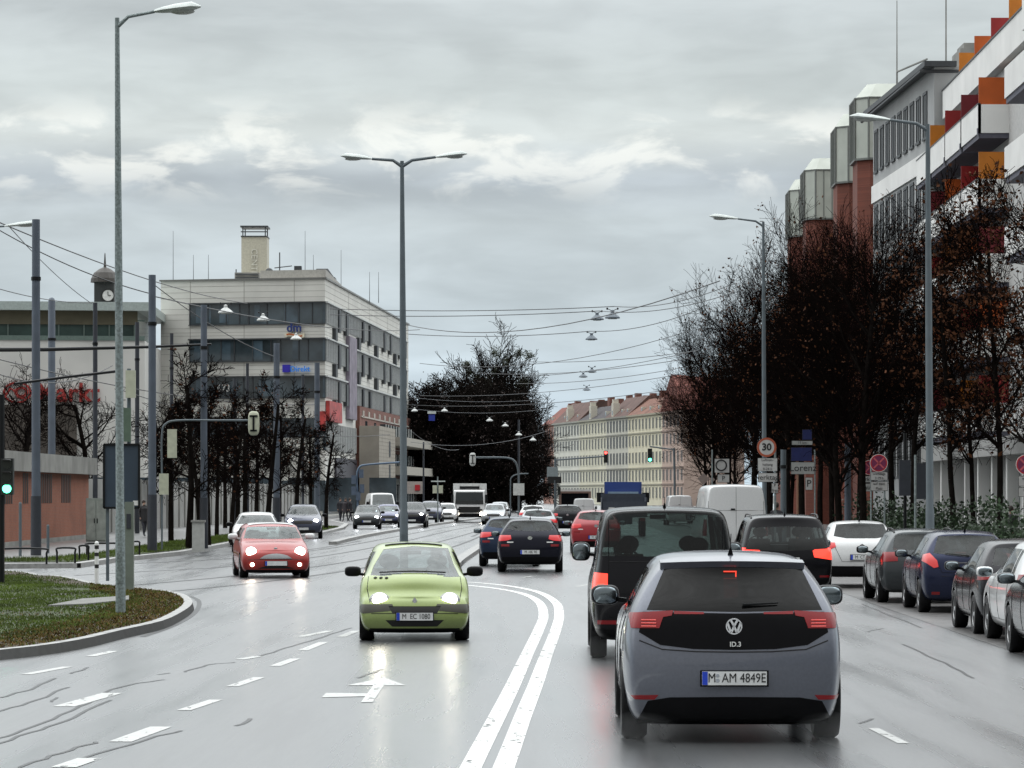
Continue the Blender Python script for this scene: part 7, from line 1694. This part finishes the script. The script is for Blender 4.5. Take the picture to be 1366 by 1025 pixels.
S_ = 118; p = U(1155, 740, S_); p.z = .12; T = thing('no_stopping_sign', 'rear no stopping sign, half hidden on the left of the front one', 'traffic sign', tuple(p), group='no stopping signs on the right pavement')
mast(T, [U(1154, 740, S_), U(1154, 690, S_), U(1154, 618, S_)], .03, m=P('post_rust', (.25, .13, .08), .6)); disc_sign(T, 1160, 624, 10, S_); panel_sign(T, 1152, 1164, 635, 644, S_, ['werktags']); panel_sign(T, 1152, 1164, 645, 656, S_, ['auf'])
S_ = 92; p = U(1366, 755, S_); p.z = .12; T = thing('no_stopping_sign', 'no stopping sign cut off by the right edge, with two white panels', 'traffic sign', tuple(p), group='no stopping signs on the right pavement')
mast(T, [U(1372, 760, S_), U(1372, 690, S_), U(1372, 612, S_)], .03, m=M_steel); disc_sign(T, 1368, 620, 13.5, S_); panel_sign(T, 1358, 1388, 635, 649, S_, ['werktags', '7-19 h']); panel_sign(T, 1358, 1388, 650, 663, S_, ['auf dem', 'Platz'])
S_ = 106; p = U(1024, 735, S_); p.z = .12; T = thing('speed_sign', 'round 30 speed limit sign above white panels, behind the large white van', 'traffic sign', tuple(p)); mast(T, [U(1034, 735, S_), U(1034, 690, S_), U(1034, 600, S_)], .035, m=M_steel); disc_sign(T, 1022.5, 597, 13, S_, 'thirty'); panel_sign(T, 1010.5, 1037, 611, 629, S_, ['Luftrein-', 'haltung', '0-24 h']); panel_sign(T, 1011, 1037, 631, 643.5, S_, ['werktags']); panel_sign(T, 1029, 1038, 644.5, 658, S_, ['P', 'frei'])
S_ = 150; p = U(963, 720, S_); p.z = .12; T = thing('zone_sign', 'white zone sign with a dark ring, above the roof of the large white van', 'traffic sign', tuple(p)); mast(T, [U(950, 720, S_), U(950, 660, S_), U(950, 600, S_)], .03, m=M_steel); panel_sign(T, 953, 973, 612, 631, S_, ['']); panel_sign(T, 957, 973, 633, 644, S_, ['P']); c = U(962, 621, S_); mb = MB(); mb.lathe([(.26, -.01), (.26, -.014), (.2, -.014), (.2, -.01)], (c.x, S_ - .06, c.z), 'y', 20, cap=False); part('dark_ring', mb, M_black, T)
for i, (px, w_) in enumerate(((938.5, 8), (950, 4))):
    S_ = 160 + 6 * i; c = U(px, 639 + i, S_); r = w_ * S_ / F; T = thing('diamond_sign', ('larger', 'smaller')[i] + ' brownish diamond sign left of the zone sign', 'traffic sign', (c.x, S_, .12)); mb = MB(); mb.hexa([(c.x, S_ - .02, c.z - r), (c.x + r, S_ - .02, c.z), (c.x + r, S_, c.z), (c.x, S_, c.z - r), (c.x - r, S_ - .02, c.z), (c.x, S_ - .02, c.z + r), (c.x, S_, c.z + r), (c.x - r, S_, c.z)]); part('panel', mb, P('sign_back_brown', (.25, .20, .18), .6), T); mast(T, [Vector((c.x, S_ + .03, .12)), Vector((c.x, S_ + .03, 1)), Vector((c.x, S_ + .03, c.z))], .03, m=M_steel)
S_ = 128; p = U(1070, 735, S_); p.z = .12; T = thing('direction_sign', 'blue sign over a white panel reading Lorenz, between the dark trunks', 'sign', tuple(p)); mast(T, [U(1064, 735, S_), U(1064, 690, S_), U(1064, 600, S_)], .04, m=P('post_rust', (.25, .13, .08), .6)); mast(T, [U(1087, 735, S_), U(1087, 690, S_), U(1087, 600, S_)], .03, m=M_steel)
M_bl2 = P('sign_shaded_blue', (.008, .014, .09), .5); M_wh2 = P('sign_shaded_white', (.33, .34, .33), .5); panel_sign(T, 1055, 1083, 597, 615.5, S_, [''], M_bl2); panel_sign(T, 1055, 1087, 616.5, 633, S_, ['Lorenz'], M_wh2); panel_sign(T, 1070, 1083, 573, 587, S_, [''], M_bl2); panel_sign(T, 1056, 1084, 588, 594, S_, ['15 km'], M_wh2); panel_sign(T, 1074, 1084, 637, 654, S_, ['P'])  # shade of the trees is put into this sign's blue and white
mb = MB(); a = U(1221, 720, 98); a.z = .12; mb.tube([a, Vector((a.x, a.y, U(0, 607, 98).z))], .035, 8); single('thin_post', mb, M_steel, 'thin grey post just left of the tall right lamp post', 'post')
q = U(1216, 640, 104); T = thing('signal_back', 'dark signal heads seen from behind left of the tall right lamp post', 'traffic light', (q.x, 104, .12)); mast(T, [Vector((q.x - .2, 104, .12)), Vector((q.x - .2, 104, 2)), Vector((q.x - .2, 104, 4.0))], .05, m=M_dark); mb = MB(); mb.box(q.x - .4, q.x - .05, 103.8, 103.95, q.z - .5, q.z + .6); part('head', mb, M_poledark, T); mb = MB(); mb.box(q.x + .08, q.x + .45, 103.8, 103.95, q.z - .6, q.z + .5); part('head', mb, M_poledark, T)
q = U(576, 556, 240); T = thing('blue_sign', 'small blue sign hung on wires before the dark wood', 'sign', tuple(q)); mb = MB(); mb.box(q.x - .22, q.x + .22, 239.95, 240.0, q.z - .3, q.z + .15); part('panel', mb, M_blue, T); mb = MB(); mb.box(q.x - .3, q.x + .3, 239.9, 240.0, q.z + .2, q.z + .38); part('lamp', mb, M_lampw, T)
q = U(555, 650, 300); T = thing('small_billboard', 'pale billboard with red mark right of the double lamp post', 'sign', (q.x, 300, 0)); mb = MB(); mb.box(q.x - .9, q.x + .6, 300, 300.1, q.z - .6, q.z + .5); part('board', mb, P('billboard', (.40, .36, .33), .6), T); mb = MB(); mb.box(q.x - .1, q.x + .35, 299.9, 300, q.z - .3, q.z + .2); part('mark', mb, M_red, T); mb = MB(); mb.box(q.x - .1, q.x, 300.1, 300.2, 0, q.z); part('post', mb, M_dark, T)
# ------------------------------------------------------------------ people (small, in the distance)
def person(label, x, y, z0, H=1.72, coat=(.02, .02, .022), legs=(.02, .022, .03), face=0.0, walk=.18, skin=(.32, .20, .15), hair=(.03, .02, .015), bag=False, lean_=0):
    T = thing('person', label, 'person', (x, y, z0), face); k = H / 1.72
    J = {'pelvis': ((0, 0, .94), .125), 'spine': ((0, .01, 1.12), .13), 'chest': ((0, .02, 1.32), .155), 'neck': ((0, .01, 1.47), .058), 'head0': ((0, -.01, 1.56), .075), 'head1': ((0, -.01, 1.66), .075),
         'shL': ((-.17, .01, 1.40), .07), 'elL': ((-.23, .06, 1.13), .052), 'wrL': ((-.22, -.04, .90), .036), 'haL': ((-.21, -.06, .81), .035),
         'shR': ((.17, .01, 1.40), .07), 'elR': ((.23, .02, 1.13), .052), 'wrR': ((.22, -.09, .91), .036), 'haR': ((.21, -.12, .82), .035),
         'hiL': ((-.09, 0, .88), .095), 'knL': ((-.10, -walk * .7, .49), .062), 'anL': ((-.10, -walk, .09), .042), 'toL': ((-.11, -walk - .16, .04), .035),
         'hiR': ((.09, 0, .88), .095), 'knR': ((.10, walk * .2, .49), .062), 'anR': ((.10, walk, .11), .042), 'toR': ((.11, walk - .13, .04), .035)}
    E = [('pelvis', 'spine'), ('spine', 'chest'), ('chest', 'neck'), ('neck', 'head0'), ('head0', 'head1')]
    for s in 'LR': E += [('chest', 'sh' + s), ('sh' + s, 'el' + s), ('el' + s, 'wr' + s), ('wr' + s, 'ha' + s), ('pelvis', 'hi' + s), ('hi' + s, 'kn' + s), ('kn' + s, 'an' + s), ('an' + s, 'to' + s)]
    names = list(J); me = bpy.data.meshes.new('body'); me.from_pydata([tuple(c * k for c in J[n][0]) for n in names], [(names.index(a), names.index(b)) for a, b in E], [])
    o = bpy.data.objects.new('body', me); C.objects.link(o); md = o.modifiers.new('k', 'SKIN'); sv = me.skin_vertices[0].data
    for i, n in enumerate(names): sv[i].radius = (J[n][1] * k, J[n][1] * k * (.72 if n in ('chest', 'spine', 'pelvis') else 1))
    sv[0].use_root = True; o.modifiers.new('s', 'SUBSURF').levels = 1
    dg = bpy.context.evaluated_depsgraph_get(); m2 = bpy.data.meshes.new_from_object(o.evaluated_get(dg)); bpy.data.objects.remove(o)
    mats = [P('coat_%.2f_%.2f_%.2f' % coat, coat, .8), P('trouser_%.2f_%.2f_%.2f' % legs, legs, .8), P('skin', skin, .6), P('shoe', (.015, .015, .015), .5)]
    m2.materials.clear(); [m2.materials.append(m) for m in mats]
    for p in m2.polygons:
        c = p.center / k; p.use_smooth = True
        p.material_index = 2 if c.z > 1.49 or (abs(c.x) > .16 and c.z < .90 and c.z > .7) else (3 if c.z < .09 else (1 if c.z < .80 else 0))
    b = bpy.data.objects.new('body', m2); C.objects.link(b); b.parent = T
    mb = MB(); mb.ell((0, .02 * k, 1.655 * k), (.088 * k, .10 * k, .105 * k), 12, 8); part('hair', mb, P('hair_dark', hair, .7), T, smooth=True, world_=False)
    mb = MB(); mb.lathe([(.20 * k, .72 * k), (.19 * k, .95 * k), (.17 * k, 1.15 * k), (.19 * k, 1.34 * k), (.10 * k, 1.46 * k)], (0, .01, 0), 'z', 14); part('coat', mb, mats[0], T, smooth=True, world_=False)
    mb = MB(); mb.ell((0, -.085 * k, 1.61 * k), (.012, .018, .02), 6, 5); [mb.ell((sx * .03 * k, -.075 * k, 1.635 * k), (.009, .006, .006), 6, 4) for sx in (-1, 1)]; part('face_features', mb, mats[2], T, world_=False)
    return T
p = G(192, 716, .12); person('person in a long dark coat walking behind the sleeved catenary pole, left', p.x, p.y, .12, 1.7, face=.6)
for px, lab, co, f in ((452, 'person in dark clothes, leftmost of the group waiting by the office block', (.02, .02, .025), .5), (460, 'person in a dark jacket in the middle of the waiting group', (.03, .025, .03), -.4), (466, 'person in black, rightmost of the waiting group', (.015, .015, .02), 1.2)):
    s_ = 245; person(lab, (px - HX) * s_ / F, s_ + (px % 3), .12, 1.72, co, face=f)
s_ = 101; person('person in a hooded black coat walking behind the hedge at the right edge', (1349 - HX) * s_ / F, s_, .12, 1.62, (.012, .012, .014), face=1.4, hair=(.012, .012, .014))
s_ = 112; person('person in dark clothes walking between the large white van and the grey pole', (1036 - HX) * s_ / F, s_, .12, 1.7, (.015, .015, .018), face=2.8)

# drivers
def driver(label, car, lx, ly, z0, coat, hair=(.03, .02, .015)):
    J = [((0, 0, 0), .15), ((0, .03, .22), .15), ((0, .05, .42), .15), ((0, .03, .54), .055), ((0, .04, .62), .078), ((0, .04, .72), .078), ((-.19, .05, .44), .07), ((-.24, .22, .26), .05), ((-.14, .42, .34), .036), ((-.12, .48, .36), .038), ((.19, .05, .44), .07), ((.24, .22, .26), .05), ((.14, .42, .34), .036), ((.12, .48, .36), .038)]
    E = [(0, 1), (1, 2), (2, 3), (3, 4), (4, 5), (2, 6), (6, 7), (7, 8), (8, 9), (2, 10), (10, 11), (11, 12), (12, 13)]
    me = bpy.data.meshes.new('body'); me.from_pydata([j[0] for j in J], [], []) if False else me.from_pydata([j[0] for j in J], E, [])
    o = bpy.data.objects.new('body', me); C.objects.link(o); o.modifiers.new('k', 'SKIN'); sv = me.skin_vertices[0].data
    for i, j in enumerate(J): sv[i].radius = (j[1], j[1] * (.7 if i < 3 else 1))
    sv[0].use_root = True; o.modifiers.new('s', 'SUBSURF').levels = 2
    dg = bpy.context.evaluated_depsgraph_get(); m2 = bpy.data.meshes.new_from_object(o.evaluated_get(dg)); bpy.data.objects.remove(o)
    m2.materials.clear(); m2.materials.append(P('coat_driver_%.2f' % coat[0], coat, .8)); m2.materials.append(P('skin', (.32, .20, .15), .6))
    for p in m2.polygons: p.use_smooth = True; p.material_index = 1 if p.center.z > .53 or p.center.y > .40 else 0
    w = Matrix.Rotation(car.rotation_euler.z, 4, 'Z') @ Vector((lx, ly, z0)); T = thing('person', label, 'person', tuple(Vector(car.location) + w), car.rotation_euler.z)
    b = bpy.data.objects.new('body', m2); C.objects.link(b); b.parent = T
    mb = MB(); mb.ell((0, .015, .735), (.092, .105, .10), 14, 9); part('hair', mb, P('hair_dark', hair, .7), T, smooth=True, world_=False)
    mb = MB(); mb.ell((0, .125, .665), (.013, .02, .022), 8, 6); [mb.ell((sx * .032, .112, .695), (.01, .007, .007), 6, 4) for sx in (-1, 1)]; mb.ell((0, .112, .63), (.025, .008, .007), 8, 4); part('face_features', mb, P('skin', (.32, .20, .15), .6), T, world_=False)
driver('driver in a grey coat behind the windscreen of the lime green car', TW, -.34, 1.62, .50, (.14, .15, .16))
driver('driver in a dark jacket behind the windscreen of the red car with white roof', mini, -.36, 1.72, .46, (.05, .05, .06))
# spray thrown up behind the nearest car's wheels
def spray(label, x, y, r, dens):
    mb = MB(); mb.ell((x, y, r[2] * .8), r, 16, 10); mb.v = [Vector((v.x, v.y, max(v.z, .01))) for v in mb.v]
    m = bpy.data.materials.new('spray_mist'); m.use_nodes = True; N, L = m.node_tree.nodes, m.node_tree.links; N.clear(); v = N.new('ShaderNodeVolumePrincipled'); v.inputs['Color'].default_value = (.9, .92, .93, 1); v.inputs['Density'].default_value = dens
    o_ = N.new('ShaderNodeOutputMaterial'); L.new(v.outputs[0], o_.inputs['Volume'])
    o = single('spray', mb, m, label, 'spray', kind='stuff'); return o
idx = (980 - HX) * 28.4 / F
spray('faint water spray behind the left rear wheel of the slate grey hatchback', idx - .78, 28.5, (.30, .75, .15), .07)
spray('faint water spray behind the right rear wheel of the slate grey hatchback', idx + .78, 28.5, (.30, .75, .15), .07)
vx = (888 - HX) * 42.6 / F
spray('faint water spray behind the left rear wheel of the black passenger van', vx - .8, 42.9, (.30, .8, .17), .05)
